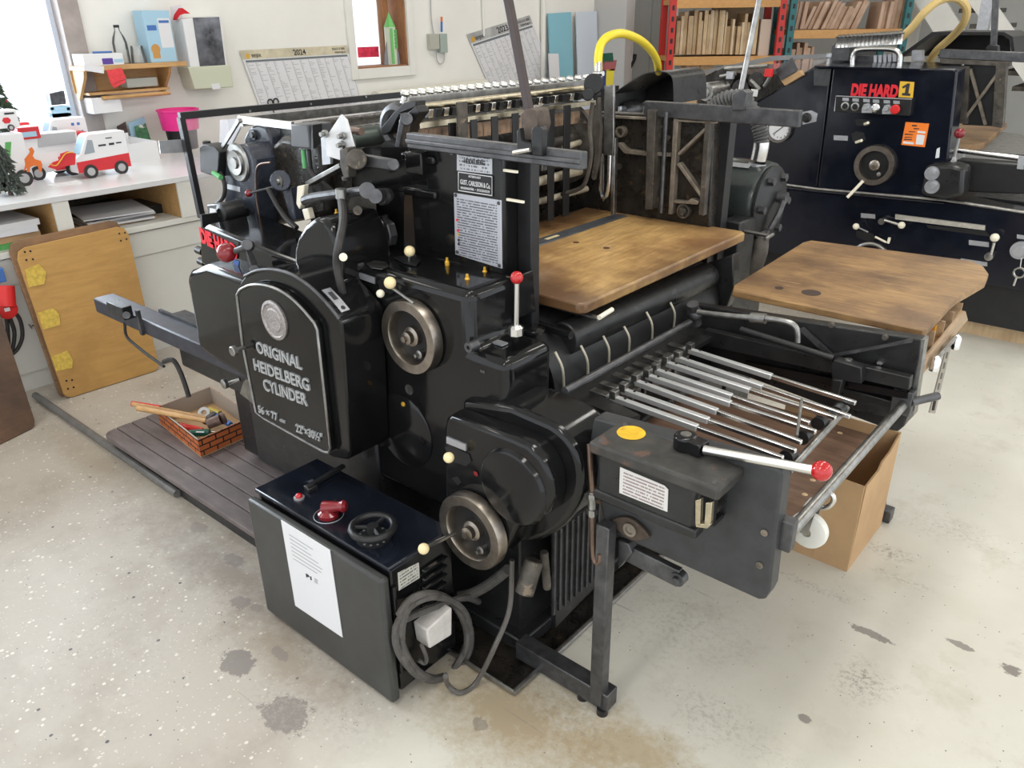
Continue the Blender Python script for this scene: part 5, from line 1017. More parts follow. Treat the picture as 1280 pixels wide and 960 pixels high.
# ---- bench along the back wall
BZ, BF0 = .965, -4.30
y0b, y1b = -1.2, 2.30
bn = thing('work_bench', (-4.9, .9, 0), 'long white bench with open pigeonholes below its top, against the window wall', 'bench')
TOPM = mat('bench_laminate', (.66, .66, .67), .22, var=.05, vs=3)
CAB = mat('cream_cabinet_paint', (.72, .71, .66), .5, var=.05, vs=2, wear=(.45, .42, .38), wt=.76, ws=18)
obj('bench_top', box(WX+.004, BF0, y0b, y1b+.35, BZ-.03, BZ), TOPM, bn, bev=.003)
lz = P(205, 276, 'x', BF0-.03).z
obj('bench_shelf', box(WX+.004, BF0-.015, y0b, y1b+.06, lz-.03, lz), CAB, bn, bev=.003)
obj('front_panel', box(BF0-.09, BF0-.06, y0b, y1b+.06, .10, lz-.03), CAB, bn)
obj('front_rail', box(BF0-.075, BF0-.045, y0b, y1b+.06, lz-.17, lz-.04), CAB, bn, bev=.003)
obj('kick_board', box(BF0-.12, BF0-.075, y0b, y1b+.05, 0, .10), CAB, bn)
obj('bench_end', box(WX+.01, BF0-.06, y1b+.02, y1b+.05, 0, lz-.03), CAB, bn)
PINEB = W_PLY
for a, b in ((66, 82), (226, 241)):
    ya, yb = P(a, 260, 'x', BF0-.01).y, P(b, 240, 'x', BF0-.01).y
    obj('divider', box(WX+.02, BF0-.02, ya, yb, lz, BZ-.03), W_SHELF, bn); obj('divider_edge', box(BF0-.02, BF0-.008, ya, yb, lz, BZ-.03), CAB, bn)
yd = P(82, 260, 'x', BF0-.01).y
def flat(name, x, y, z, lx, ly, h, rot, mt, label, cat, group=None):
    c, s = math.cos(R_(rot)), math.sin(R_(rot))
    return obj(name, obox((x, y, z+h/2), (c*lx/2, s*lx/2, 0), (-s*ly/2, c*ly/2, 0), (0, 0, h/2)), mt, label=label, cat=cat, group=group)
zz_ = lz
for k, (h_, rt, mt, dx) in enumerate(((.012, 3, KRAFT, 0), (.010, -6, PAPER, .02), (.012, 4, GREY, -.01), (.010, -3, PAPER, .01), (.014, 8, BLK, -.03), (.006, -10, PAPER, .05))):
    flat('paper_pile', BF0-.33+dx, yd+.32, zz_, .42, .36, h_, rt, mt, ['kraft sheets at the bottom of the pile in the pigeonhole', 'white sheets above the kraft sheets in the pigeonhole', 'grey folder in the middle of the pigeonhole pile', 'white sheets above the grey folder in the pigeonhole', 'black folder in the pigeonhole pile', 'loose white sheet on the black folder in the pigeonhole'][k], 'paper'); zz_ += h_
flat('black_catalogue', BF0-.36, yd+.61, lz, .26, .18, .05, -8, BLK, 'thick black catalogue beside the paper pile in the pigeonhole', 'book')
zz_ = lz
for k, (h_, mt) in enumerate(((.03, GREEN), (.035, KRAFT), (.03, PAPER), (.03, PAPER))):
    flat('paper_stack', BF0-.33+.01*k, yd-.36, zz_, .50, .46, h_, (-2, 2, -1, 3)[k], mt, ['green-edged boards lowest in the pigeonhole beside the plywood boards', 'brown card stack on the green-edged boards', 'lower white paper ream in the pigeonhole beside the plywood boards', 'upper white paper ream in the pigeonhole beside the plywood boards'][k], 'paper'); zz_ += h_
# ---- paper model vans and festive things on the bench
WHT = mat('white_card', (.74, .74, .75), .45); TYRE = mat('printed_tyre', (.03, .03, .03), .5); GLZ = mat('printed_window_grey', (.30, .34, .38), .4)
def van(name, a, b, c, d, xf, label, stripe, low, cab=.30, panel=None, z0=None, dep=.10, kindcab=None, logo=None):
    p, q = P(a, d, 'x', xf), P(c, b, 'x', xf)
    zb = BZ if z0 is None else z0
    L, Hh = q.y-p.y, q.z-zb
    t = thing(name, (xf-dep/2, (p.y+q.y)/2, zb), label, 'toy van')
    Y = lambda u: p.y+L*u
    Z = lambda v: zb+Hh*v
    prof = [(0, .14), (.0, .48), (.10, .56), (.28, .96), (.34, 1), (1, 1), (1, .14)] if not kindcab else [(0, .14), (0, .98), (.04, 1), (1, 1), (1, .14)]
    obj('van_body', prism([(xf, Y(u), Z(v)) for u, v in prof], (-dep, 0, 0)), WHT, t, bev=.003)
    if low: obj('lower_band', prism([(xf+.001, Y(u), Z(v)) for u, v in ((0, .15), (0, .40), (1, .47), (1, .15))], (-.002, 0, 0)), low, t)
    if stripe: obj('colour_stripe', prism([(xf+.0015, Y(u), Z(v)) for u, v in stripe[1]], (-.002, 0, 0)), stripe[0], t)
    if not kindcab: obj('cab_window', prism([(xf+.0015, Y(u), Z(v)) for u, v in ((.17, .56), (.29, .88), (.37, .86), (.37, .58))], (-.002, 0, 0)), GLZ, t); obj('windscreen', prism([(xf-.012, Y(.105), Z(.57)), (xf-dep+.012, Y(.105), Z(.57)), (xf-dep+.012, Y(.275), Z(.94)), (xf-.012, Y(.275), Z(.94))], (.0, -.002, .001)), LBLUE, t)
    if logo: obj('logo_print', join(*[prism([(xf+.0016, Y(u), Z(v)), (xf+.0016, Y(u+w_), Z(v)), (xf+.0016, Y(u+w_), Z(v+h_)), (xf+.0016, Y(u), Z(v+h_))], (-.002, 0, 0)) for u, v, w_, h_ in logo[1]]), logo[0], t)
    for u in (.22, .80):
        w_ = obj('wheel', lathe([(0, .005), (.075*Hh*1.5, .005), (.13*Hh*1.25, .005), (.13*Hh*1.25, -.01)], (xf+.001, Y(u), Z(.155)), (1, 0, 0), 22), TYRE, t)
        obj('hub_cap', lathe([(0, .007), (.085*Hh*1.1, .006)], (xf+.001, Y(u), Z(.155)), (1, 0, 0), 18), GREY, w_)
    return t
DARKR = colr('deep_red_print', (.60, .03, .04))
van('paper_van', 96, 163, 155, 205, -4.66, 'white and red paper model van standing on the bench top', None, DARKR, logo=(INK, ((.46, .70, .14, .04), (.66, .70, .10, .05), (.80, .72, .10, .03), (.62, .86, .12, .02))))
van('paper_van', 52, 146, 106, 178, -4.98, 'white paper model van with blue square emblem behind the red toy truck', (BLUE, ((.0, .42), (.18, .30), (.24, .30), (.06, .44))), None, logo=(BLUE, ((.42, .62, .12, .10), (.68, .86, .06, .05), (.80, .86, .06, .05), (.68, .52, .06, .05), (.80, .52, .06, .05), (.66, .66, .03, .10), (.87, .66, .03, .10))))
van('paper_van', -30, 166, 28, 199, -4.72, 'white paper model van with a green slanted stripe beside the reindeer', (GREEN, ((.50, .45), (.62, .86), (.74, .86), (.60, .45))), None)
zt = P(0, 167, 'x', -4.76).z
van('paper_van', -36, 137, 20, 166, -4.76, 'white paper model van with red emblem stacked on the green-striped van', (DARKR, ((.66, .52), (.70, .66), (.80, .66), (.84, .52), (.80, .38), (.70, .38))), None, z0=P(0, 166, 'x', -4.72).z, kindcab=True, logo=(INK, ((.74, .80, .2, .09),)))
tk = van('paper_truck', 23, 163, 95, 192, -4.84, 'grey and red paper model truck between the paper vans', (DARKR, ((.52, .16), (.52, .44), (1, .56), (1, .16))), None, kindcab=True)
p, q = P(23, 163, 'x', -4.835), P(46, 150, 'x', -4.835)
obj('truck_cab', box(-4.95, -4.832, p.y-.004, q.y, p.z-.05, p.z+.012), DARKR, tk, bev=.004)
obj('cab_window', box(-4.84, -4.8305, p.y+.01, q.y-.02, p.z-.038, p.z-.012), LBLUE, tk)
obj('truck_tank', prism([P(a, b, 'x', -4.835) for a, b in ((48, 168), (94, 165), (95, 178), (48, 184))], (-.004, 0, 0)), GREY, tk)
obj('red_toy_car', box(-4.98, -4.9, P(91, 170, 'x', -4.9).y, P(110, 170, 'x', -4.9).y, BZ, P(100, 165, 'x', -4.9).z), DARKR, bev=.008, label='small red toy car half hidden behind the white and red van', cat='toy car')
obj('red_toy_cab', box(-5.08, -5.0, P(22, 160, 'x', -5.0).y, P(39, 160, 'x', -5.0).y, BZ, P(30, 153, 'x', -5.0).z), DARKR, bev=.008, label='small red toy cab behind the paper model truck', cat='toy car')
# reindeer and sleigh cut-outs
def cut(name, pix, x, mt, parent=None, th=.006, **k): return obj(name, px(pix, x, -th), mt, parent, **k)
dr = cut('reindeer_cutout', [(30, 214), (32, 206), (31, 199), (35, 194), (38, 190), (36, 186), (40, 184), (43, 189), (41, 195), (44, 199), (51, 201), (53, 206), (52, 215), (49, 214), (48, 208), (42, 207), (38, 209), (37, 215), (34, 215), (34, 209)], -4.62, ORANGE, th=.006, label='orange reindeer card cut-out standing on the bench', cat='ornament')
sg = thing('sleigh_cutout', (-4.6, P(75, 212, 'x', -4.6).y, BZ), 'small dark red sleigh card cut-out with golden runner on the bench', 'ornament')
cut('sleigh_body', [(60, 209), (66, 203), (74, 200), (76, 192), (84, 189), (95, 192), (94, 206), (80, 208), (70, 212)], -4.60, DARKR, sg)
obj('golden_runner', tube([P(a, b, 'x', -4.595) for a, b in ((62, 205), (70, 207), (76, 200), (82, 192), (92, 190))], .003, 6, 4), GOLD, sg)
obj('card_base', box(-4.64, -4.57, P(57, 212, 'x', -4.6).y, P(95, 208, 'x', -4.6).y, BZ, BZ+.006), WHT, sg)
cut('blue_letter_sign', [(44, 193), (72, 189), (73, 201), (45, 206)], -4.68, WHT, label='small white card sign with blue lettering behind the reindeer', cat='sign', th=.004)
def tree(name, base, hgt, rad, n, mt, label, baubles):
    t = thing(name, base, label, 'tree'); v, f = [], []; rnd = random.Random(5)
    for i in range(n):
        h_ = rnd.random()**1.2; a = rnd.random()*6.283; r = rad*(1-h_)*(.55+.5*rnd.random()); c = V(base)+V((r*math.cos(a), r*math.sin(a), .02+h_*hgt*.97))
        d = V((math.cos(a), math.sin(a), rnd.uniform(-.6, .3))).normalized(); s_ = d.cross(V((0, 0, 1))).normalized()*.012; k = len(v); L = rnd.uniform(.02, .045)
        v += [c-s_, c+s_, c+d*L+V((0, 0, -.008)), c+d*L*.5+V((0, 0, .012))]; f += [[k, k+1, k+2], [k, k+2, k+3], [k+1, k+3, k+2]]
    o = obj('foliage', (v, f), mt, t, smooth=False); o['kind'] = 'stuff'
    obj('trunk', cyl(base, V(base)+V((0, 0, hgt*.95)), .012, 8, .003), W_DARK, t)
    for i in range(baubles):
        h_ = rnd.uniform(.05, .9); a = rnd.uniform(0, 6.28); r = rad*(1-h_)*1.0
        obj('bauble', ball(V(base)+V((r*math.cos(a), r*math.sin(a), .03+h_*hgt)), .009, 10), [GOLD, RED, IVORY][i % 3], t)
    return t
PINE = mat('pine_green', (.03, .055, .028), .7, var=.5, vs=40)
q = P(-2, 205, 'z', BZ)
tree('christmas_tree', (-5.30, P(2, 150, 'x', -5.30).y, BZ), P(2, 94, 'x', -5.30).z-BZ, .15, 900, PINE, 'small decorated christmas tree in front of the bright window', 36)
tree('christmas_tree', (-4.52, P(6, 215, 'x', -4.52).y, BZ), P(4, 185, 'x', -4.52).z-BZ, .055, 260, mat('frosted_pine', (.05, .06, .05), .7, var=.6, vs=60), 'tiny dark frosted tree at the front of the bench', 0)
p = P(66, 147, 'x', -5.25)
bb = thing('blue_puzzle_box', (-5.3, P(75, 147, 'x', -5.25).y, BZ), 'light blue notched card box standing on the bench by the window', 'box')
obj('box_body', wbox(66, 132, 87, 148, -5.25, .08), LBLUE, bb, bev=.002)
for a, b in ((62, 134), (62, 142), (84, 134), (84, 141)): obj('notch_tab', wbox(a, b, a+5, b+4, -5.25, .07), LBLUE, bb)
obj('box_lower', box(-5.33, -5.25, P(66, 147, 'x', -5.25).y, P(87, 147, 'x', -5.25).y, BZ, P(66, 147, 'x', -5.25).z+.02), LBLUE, bb)
zb_ = P(70, 131.5, 'x', -5.25).z
obj('black_carton', prism([(-5.26, P(a, b, 'x', -5.26).y, max(P(a, b, 'x', -5.26).z, zb_)) for a, b in ((62, 117), (80, 113), (83, 130), (65, 133))], (-.06, 0, 0)), mat('black_carton_print', (.06, .06, .07), .5, var=.5, vs=60), label='small black printed carton lying on the blue notched box', cat='box')
# open white carton, postcards, pink bin
ct = thing('white_carton_tray', (-5.1, P(178, 190, 'x', -5.0).y, BZ), 'open white carton tray on the bench beside the pink bin', 'box')
ya, yb = P(160, 195, 'x', -4.98).y, P(199, 192, 'x', -4.98).y; th = P(180, 178, 'x', -4.98).z-BZ
obj('tray_bottom', box(-5.35, -4.98, ya, yb, BZ, BZ+.004), WHT, ct)
for g_ in (box(-4.984, -4.98, ya, yb, BZ+.004, BZ+th), box(-5.35, -5.346, ya, yb, BZ+.004, BZ+th*1.2), box(-5.346, -4.984, ya, ya+.004, BZ+.004, BZ+th*1.1), box(-5.346, -4.984, yb-.004, yb, BZ+.004, BZ+th)): obj('tray_wall', g_, WHT, ct)
def card(name, pix, x, mt, label): return obj(name, px(pix, x, -.003), mt, label=label, cat='card')
def bench_z(): return BZ
ct2 = card('postcard', [(146, 158), (157, 152), (166, 190), (155, 196)], WX+.06, mat('dark_card_print', (.05, .025, .02), .4, var=.9, vs=30, wear=(.45, .12, .05), wt=.60, ws=16), 'dark brown postcard leaning on the wall above the white carton tray')
card('postcard', [(160, 154), (180, 146), (189, 182), (169, 190)], WX+.05, LBLUE, 'pale blue postcard leaning on the wall behind the green card')
card('postcard', [(168, 158), (182, 154), (191, 182), (174, 188)], WX+.08, mat('green_card_print', (.05, .16, .07), .4, var=.6, vs=40, wear=(.6, .65, .6), wt=.60, ws=22), 'green patterned postcard leaning in front of the pale blue one')
pb_y, pb_x = P(225, 165, 'x', -5.30).y, -5.28
pk = thing('pink_bin', (pb_x, pb_y, BZ), 'hot pink plastic bin with black lower half on the bench behind the guard screen', 'bin')
zt, zm = P(225, 138, 'x', pb_x+.1).z, P(225, 164, 'x', pb_x+.1).z
obj('bin_tub', lathe([(.115, 0), (.128, zt-zm-.012), (.135, zt-zm-.010), (.135, zt-zm), (.122, zt-zm), (.11, .01), (0, .01)], (pb_x, pb_y, zm), (0, 0, 1), 28), PINK, pk)
obj('bin_base', lathe([(.09, 0), (.10, zm-BZ-.002), (0, zm-BZ-.002)], (pb_x, pb_y, BZ), (0, 0, 1), 24), BLK, pk)
# ---- shelf on the wall and what stands on it
SX = WX+.22
sy0, sy1 = P(106, 90, 'x', SX).y, P(234, 80, 'x', SX).y
sz = P(170, 80, 'x', SX).z
sh_ = thing('wall_shelf', (WX+.1, (sy0+sy1)/2, sz-.2), 'small pine wall shelf with a lower ledge beside the window frame', 'shelf')
obj('shelf_board', box(WX+.006, SX, sy0, sy1, sz-.028, sz), W_SHELF, sh_, bev=.003)
for ys_ in (sy0+.01, sy1-.11): obj('shelf_bracket', prism([(WX+.006, ys_, sz-.028), (SX-.04, ys_, sz-.028), (SX-.06, ys_, sz-.07), (WX+.03, ys_, sz-.20), (WX+.006, ys_, sz-.20)], (0, .02, 0)), W_SHELF, sh_, bev=.002)
obj('lower_ledge', box(WX+.006, WX+.14, sy0+.03, sy1-.11, sz-.17, sz-.155), W_SHELF, sh_)
obj('back_board', box(WX+.002, WX+.006, sy0, sy1-.09, sz-.16, sz-.028), W_SHELF, sh_)
obj('towel_bar', cyl((WX+.15, sy0+.10, sz-.19), (WX+.15, sy1-.12, sz-.19), .012), W_SHELF, sh_)
def on_shelf_y(a, b, x): return P(a, b, 'x', x).y
yb_ = on_shelf_y(154, 76, WX+.10); hb = P(151, 31, 'x', WX+.10).z-sz
bo = thing('glass_bottle', (WX+.10, yb_, sz), 'clear empty bottle with black cap on the wall shelf', 'bottle')
obj('bottle_glass', lathe([(0, 0), (.042, 0), (.044, .01), (.044, hb*.55), (.036, hb*.68), (.016, hb*.86), (.015, hb*.93)], (WX+.10, yb_, sz), (0, 0, 1), 24), GLASS, bo)
obj('bottle_cap', lathe([(.017, 0), (.017, hb*.07), (0, hb*.07)], (WX+.10, yb_, sz+hb*.93), (0, 0, 1), 16), BLK, bo)
yg = on_shelf_y(174, 76, WX+.12); hg = P(174, 57, 'x', WX+.12).z-sz
obj('drinking_glass', lathe([(.048, 0), (.036, hg), (0, hg), (0, hg-.008), (.033, hg-.008), (.045, 0)], (WX+.12, yg, sz), (0, 0, 1), 24), GLASS, label='upturned drinking glass on the wall shelf beside the bottle', cat='glass')
p, q = P(189, 76, 'x', WX+.16), P(222, 76, 'x', WX+.16); hc = P(200, 13, 'x', WX+.12).z-sz
cr_ = thing('food_carton', (WX+.1, (p.y+q.y)/2, sz), 'tall light blue food carton with biscuit picture on the wall shelf', 'carton')
obj('carton_body', box(WX+.03, WX+.16, p.y, q.y, sz, sz+hc), LBLUE, cr_, bev=.002)
L_ = q.y-p.y
obj('white_panel', box(WX+.16, WX+.161, p.y+L_*.5, p.y+L_*.96, sz+hc*.28, sz+hc*.85), PAPER, cr_)
obj('blue_title', box(WX+.161, WX+.162, p.y+L_*.54, p.y+L_*.92, sz+hc*.76, sz+hc*.81), BLUE, cr_)
obj('blue_title', box(WX+.16, WX+.1615, p.y+L_*.08, p.y+L_*.42, sz+hc*.62, sz+hc*.72), BLUE, cr_)
obj('biscuit_print', lathe([(0, .001), (.03, .001)], (WX+.161, p.y+L_*.25, sz+hc*.26), (1, 0, 0), 20), mat('biscuit_print', (.55, .28, .08), .6), cr_)
obj('biscuit_print', box(WX+.16, WX+.1615, p.y+L_*.12, p.y+L_*.38, sz+hc*.08, sz+hc*.24), MATS['biscuit_print'], cr_)
p, q = P(106, 82, 'x', WX+.20), P(156, 81, 'x', WX+.20); h_ = P(130, 67, 'x', WX+.2).z-sz
tb_ = thing('glove_box', (WX+.12, (p.y+q.y)/2, sz), 'white and purple tissue box at the window end of the wall shelf', 'box')
obj('box_body', box(WX+.05, WX+.20, p.y, q.y, sz, sz+h_), WHT, tb_, bev=.002); L_ = q.y-p.y
obj('purple_panel', box(WX+.20, WX+.2012, p.y+L_*.45, p.y+L_*.72, sz+.006, sz+h_*.6), PURP, tb_)
obj('print_rows', box(WX+.20, WX+.2012, p.y+L_*.75, p.y+L_*.98, sz+h_*.2, sz+h_*.5), LBLUE, tb_)
obj('pen', cyl((WX+.12, p.y+L_*.4, sz+h_+.006), (WX+.14, p.y+L_*.85, sz+h_+.006), .006, 8), BLUE, label='blue pen lying on the tissue box', cat='pen')
obj('shelf_tag', px([(105, 80), (130, 83), (130, 92), (105, 88)], SX+.003, -.003), PAPER, sh_)
obj('red_leaflet', px([(133, 88), (152, 85), (158, 98), (139, 105)], SX+.008, -.005), mat('red_leaflet_print', (.70, .05, .06), .5, var=.15, vs=60), label='red leaflet hanging on the front of the wall shelf', cat='leaflet')
obj('red_leaflet', px([(138, 104), (157, 99), (157, 103), (143, 110)], SX+.002, -.004), MATS['red_leaflet_print'], label='second red leaflet half hidden behind the hanging one', cat='leaflet')
obj('clear_tray', join(wbox(160, 96, 196, 110, WX+.13, .10)), FROST, label='clear plastic tray on the lower ledge of the wall shelf', cat='tray', bev=.003)
obj('white_wall_box', wbox(118, 120, 150, 143, WX+.14, .138), WHT, bev=.004, label='small white box fixed to the wall below the wall shelf', cat='box')
# towel dispenser
dp = thing('towel_dispenser', (WX+.07, P(255, 80, 'x', WX+.12).y, P(255, 82, 'x', WX+.12).z), 'white wall dispenser with dark mirror front and translucent tray', 'dispenser')
obj('dispenser_body', px([(228, 24), (276, 20), (284, 82), (238, 84)], WX+.14, -.136), WHT, dp, bev=.004)
obj('mirror_front', px([(241, 22), (274, 21), (282, 82), (250, 83)], WX+.143, -.003), mat('dark_mirror_film', (.14, .14, .15), .22, metal=.7, var=.8, vs=9), dp)
obj('tray', px([(235, 84), (288, 81), (292, 109), (244, 112)], WX+.155, -.15), mat('pale_green_plastic', (.55, .57, .44), .4), dp, bev=.006)
obj('paper_tab', px([(264, 105), (274, 104), (276, 111), (266, 112)], WX+.157, -.002), PAPER, dp)
obj('red_hat', prism([P(a, b, 'x', WX+.10) for a, b in ((221, 25), (222, 19), (228, 10), (238, 17), (231, 17), (225, 19))], (-.05, 0, 0)), mat('red_felt', (.60, .02, .03), .9), label='small red felt hat on top of the wall dispenser', cat='hat')
obj('wall_notice', px([(214, 8), (226, 6), (232, 65), (222, 66)], WX+.006, -.004), PAPER, label='white notice sheet on the wall between food carton and dispenser', cat='paper')
# calendars
def calendar(year, c4, x, label, faded):
    A, B, C_, D = [P(a, b, 'x', x) for a, b in c4]       # top left, top right, bottom right, bottom left
    t = thing('wall_calendar', ((A+C_)/2)-V((0, 0, .3)), label, 'calendar')
    obj('calendar_sheet', prism([A, B, C_, D], (-.003, 0, 0)), PAPER, t)
    F_ = lambda u, v, o=.001: A+(B-A)*u+(D-A)*v+V((o, 0, 0))
    hdr = obj('calendar_header', prism([F_(0, 0), F_(1, 0), F_(1, .13), F_(0, .13)], (-.001, 0, 0)), mat('header_%s' % ('grey' if faded else 'sand'), (.42, .42, .41) if faded else (.58, .52, .38), .6, var=.25, vs=9), t)
    obj('month_band', prism([F_(.02, .145), F_(.98, .145), F_(.98, .175), F_(.02, .175)], (-.001, 0, 0)), mat('band_grey', (.16, .18, .19), .6), t)
    rt, upv = (B-A).normalized(), (A-D).normalized(); hgt = (A-D).length
    text('calendar_lettering', year, F_(.52, .108, .0022), rt, upv, hgt*.115, INK, t, .0004, .02, align='CENTER')
    text('calendar_lettering', 'BEIJER', F_(.085, .105, .0022), rt, upv, hgt*.062, INK, t, .0004, .012)
    text('calendar_lettering', '010-515 000', F_(.97, .065, .0022), rt, upv, hgt*.05, INK, t, .0004, .012, align='RIGHT')
    text('calendar_lettering', 'beijerbygg.se', F_(.97, .11, .0022), rt, upv, hgt*.042, INK, t, .0004, .008, align='RIGHT')
    obj('yellow_emblem', lathe([(0, .001), (hgt*.035, .001)], F_(.055, .085, .001), (1, 0, 0), 16), GOLD, t)
    g_ = []
    for k in range(13):
        u = .02+.96*k/12; g_.append(prism([F_(u, .18), F_(u+.002, .18), F_(u+.002, .97), F_(u, .97)], (-.0008, 0, 0)))
    rnd = random.Random(3)
    for k in range(12):
        for r in range(30):
            if rnd.random() < .75:
                u = .025+.96*k/12; v = .19+.78*r/31; L = rnd.choice((.010, .012, .03, .05)); g_.append(prism([F_(u, v), F_(u+L, v), F_(u+L, v+.005), F_(u, v+.005)], (-.0008, 0, 0)))
    o = obj('calendar_grid', join(*g_), GREYINK, t, smooth=False); o['kind'] = 'stuff'
    return t
calendar('2024', ((299, 63), (433, 56.5), (454, 137), (330, 148)), WX+.012, 'sand-headed white year planner hanging beside the small window', False)
calendar('2023', ((583.5, 43), (662, 19), (694, 99), (620, 126)), WX+.012, 'tilted grey-headed older year planner on the wall', True)
obj('wall_scissors', join(torus(P(338, 128, 'x', WX+.02), (1, 0, 0), .022, .005, 16, 6), torus(P(345, 127, 'x', WX+.02), (1, 0, 0), .022, .005, 16, 6), bar(P(340, 132, 'x', WX+.02), P(345, 150, 'x', WX+.02), .004, .012, (1, 0, 0))), BLK, label='black handled scissors hanging in front of the sand-headed year planner', cat='scissors')
# small window things
ck_y = P(490, 78, 'x', WX-.06).y; hz = P(490, 15, 'x', WX-.06).z-w2z-.012
rk = thing('crayon_ornament', (WX-.06, ck_y, w2z+.012), 'green and white chequered pencil shaped ornament on the small window sill', 'ornament')
obj('ornament_body', lathe([(.048, 0), (.048, hz*.72), (0, hz*.72)], (WX-.06, ck_y, w2z+.012), (0, 0, 1), 8), mat('white_green_check', (.62, .68, .55), .5), rk)
for k in range(5):
    for j in range(2): obj('check_square', obox((WX-.06+.046, ck_y+.012+(.016 if (k+j) % 2 else 0), w2z+.03+hz*.3+k*.03), (.002, 0, 0), (0, .008, 0), (0, 0, .014)), GREEN, rk)
obj('ornament_tip', lathe([(.05, 0), (0, hz*.28)], (WX-.06, ck_y, w2z+.012+hz*.72), (0, 0, 1), 8), mat('bright_green', (.16, .50, .14), .5), rk)
obj('green_side', obox((WX-.014, ck_y-.022, w2z+.012+hz*.36), (.002, 0, 0), (0, .014, 0), (0, 0, hz*.34)), mat('bright_green', (.16, .50, .14)), rk)
for s_ in (-1, 1): obj('ornament_fin', prism([(WX-.06, ck_y+s_*.045, w2z+.012), (WX-.06, ck_y+s_*.09, w2z+.012), (WX-.06, ck_y+s_*.08, w2z+.10), (WX-.06, ck_y+s_*.045, w2z+.20)], (.006, 0, 0)), mat('grey_fin', (.25, .25, .28), .5), rk)
obj('red_sign', px([(447, 59), (473, 58), (474, 71), (448, 72)], WX-.15, -.004), mat('red_sign_print', (.70, .03, .08), .5, var=.4, vs=30), label='red printed sign standing behind the small window glass', cat='sign')
# socket with marker and cables on the wall
so = thing('wall_socket_box', (WX+.03, P(548, 60, 'x', WX).y, P(548, 66, 'x', WX).z), 'grey double switch box with cables and a blue marker on the wall', 'switch box')
obj('socket_body', wbox(539, 42, 549, 62, WX+.05, .048), mat('beige_plastic', (.42, .42, .36), .5), so, bev=.003)
obj('socket_body', wbox(551, 42, 559, 66, WX+.045, .043), mat('grey_green_plastic', (.34, .40, .36), .5), so, bev=.003)
obj('marker_pen', cyl(P(552, 40, 'x', WX+.05), P(552, 27, 'x', WX+.05), .010, 10), BLUE, so); obj('marker_cap', cyl(P(552, 27, 'x', WX+.05), P(552, 21, 'x', WX+.05), .010, 10), ORANGE, so)
obj('wall_cable', tube([P(a, b, 'x', WX+.015) for a, b in ((538, -10), (539, 20), (541, 36), (543, 44))], .005, 6, 3), GREY, so)
obj('wall_cable', tube([P(a, b, 'x', WX+.02) for a, b in ((545, 62), (546, 74), (550, 80), (555, 76), (555, 64))], .005, 6, 4), GREY, so)
obj('wall_cable', cyl(P(603, -10, 'x', WX+.015), P(605, 45, 'x', WX+.015), .010, 8), WHITE, label='white surface cable duct running up the wall above the tilted planner', cat='cable')
obj('paper_roll', cyl(P(470, 126, 'x', WX+.13), P(606, 109, 'x', WX+.13), .075, 24), mat('cream_roll', (.66, .64, .56), .7, bump=.6, bs=90), label='long cream fabric covered roll along the back wall', cat='roll')
obj('roll_bracket', join(box(WX+.002, WX+.16, P(480, 120, 'x', WX+.13).y, P(480, 120, 'x', WX+.13).y+.04, P(480, 140, 'x', WX+.13).z-.06, P(480, 136, 'x', WX+.13).z), box(WX+.002, WX+.16, P(596, 112, 'x', WX+.13).y, P(596, 112, 'x', WX+.13).y+.04, P(480, 140, 'x', WX+.13).z-.06, P(480, 136, 'x', WX+.13).z)), IRON, label='grey wall bracket carrying the cream roll', cat='bracket')
# leaning sheets at the end of the wall
def sheet(name, pix, x, mt, label):
    t_ = [P(a, b, 'x', x) for a, b in pix]; return obj(name, prism([t_[0], t_[1], V((x+.12, t_[1].y, 0)), V((x+.12, t_[0].y, 0))], (.012, 0, 0)), mt, label=label, cat='sheet')
sheet('plastic_sheet', [(684, 17), (713, 15)], WX+.02, mat('turquoise_sheet', (.24, .50, .60), .35), 'turquoise plastic sheet leaning on the wall beside the pale sheet')
sheet('plastic_sheet', [(719, 15), (745, 14)], WX+.04, mat('pale_blue_sheet', (.62, .69, .78), .4), 'pale bluish white sheet leaning on the wall by the grey pilaster')
sheet('plastic_sheet', [(743, 14.2), (747, 14)], WX+.015, mat('blue_edge_sheet', (.16, .40, .55), .35), 'narrow blue sheet edge showing behind the pale sheet')
sheet('offcut_sheet', [(685, 67), (697, 67)], WX+.16, PAPER, 'short white offcut leaning in front of the turquoise sheet')
hx = WX+.9
cs_ = thing('colour_folder_stand', (hx, P(762, 100, 'x', hx).y, 0), 'tall stand holding green, red and yellow plastic folders', 'stand')
obj('stand_post', box(hx-.1, hx+.02, P(753, 100, 'x', hx).y, P(772, 100, 'x', hx).y, 0, P(762, 108, 'x', hx).z), SATIN, cs_)
for q_, mt in (([(755, 67), (766, 66), (767, 77), (755, 78)], DGREEN), ([(756, 77), (771, 75), (769, 88), (756, 89)], mat('faded_red', (.35, .10, .11), .4)), ([(758, 87), (768, 86), (766, 112), (757, 112)], mat('soft_yellow', (.70, .58, .05), .4)), ([(752, 88), (758, 88), (757, 112), (751, 112)], mat('navy', (.03, .05, .16), .4))):
    obj('folder', px(q_, hx+.03, -.05), mt, cs_)
for pts_, nm, lb_ in (([(794, 68), (792, 76), (783, 92), (776, 108)], 'wall_lever', 'black bent crowbar hanging on the grey steel sheets'), ([(774, 80), (776, 86), (773, 90), (774, 106)], 'wall_hook', 'black hook hanging beside the crowbar on the steel sheets')):
    obj(nm, tube([P(a, b, 'x', WX+.08) for a, b in pts_], .022, 8, 3), BLK, label=lb_, cat='tool')
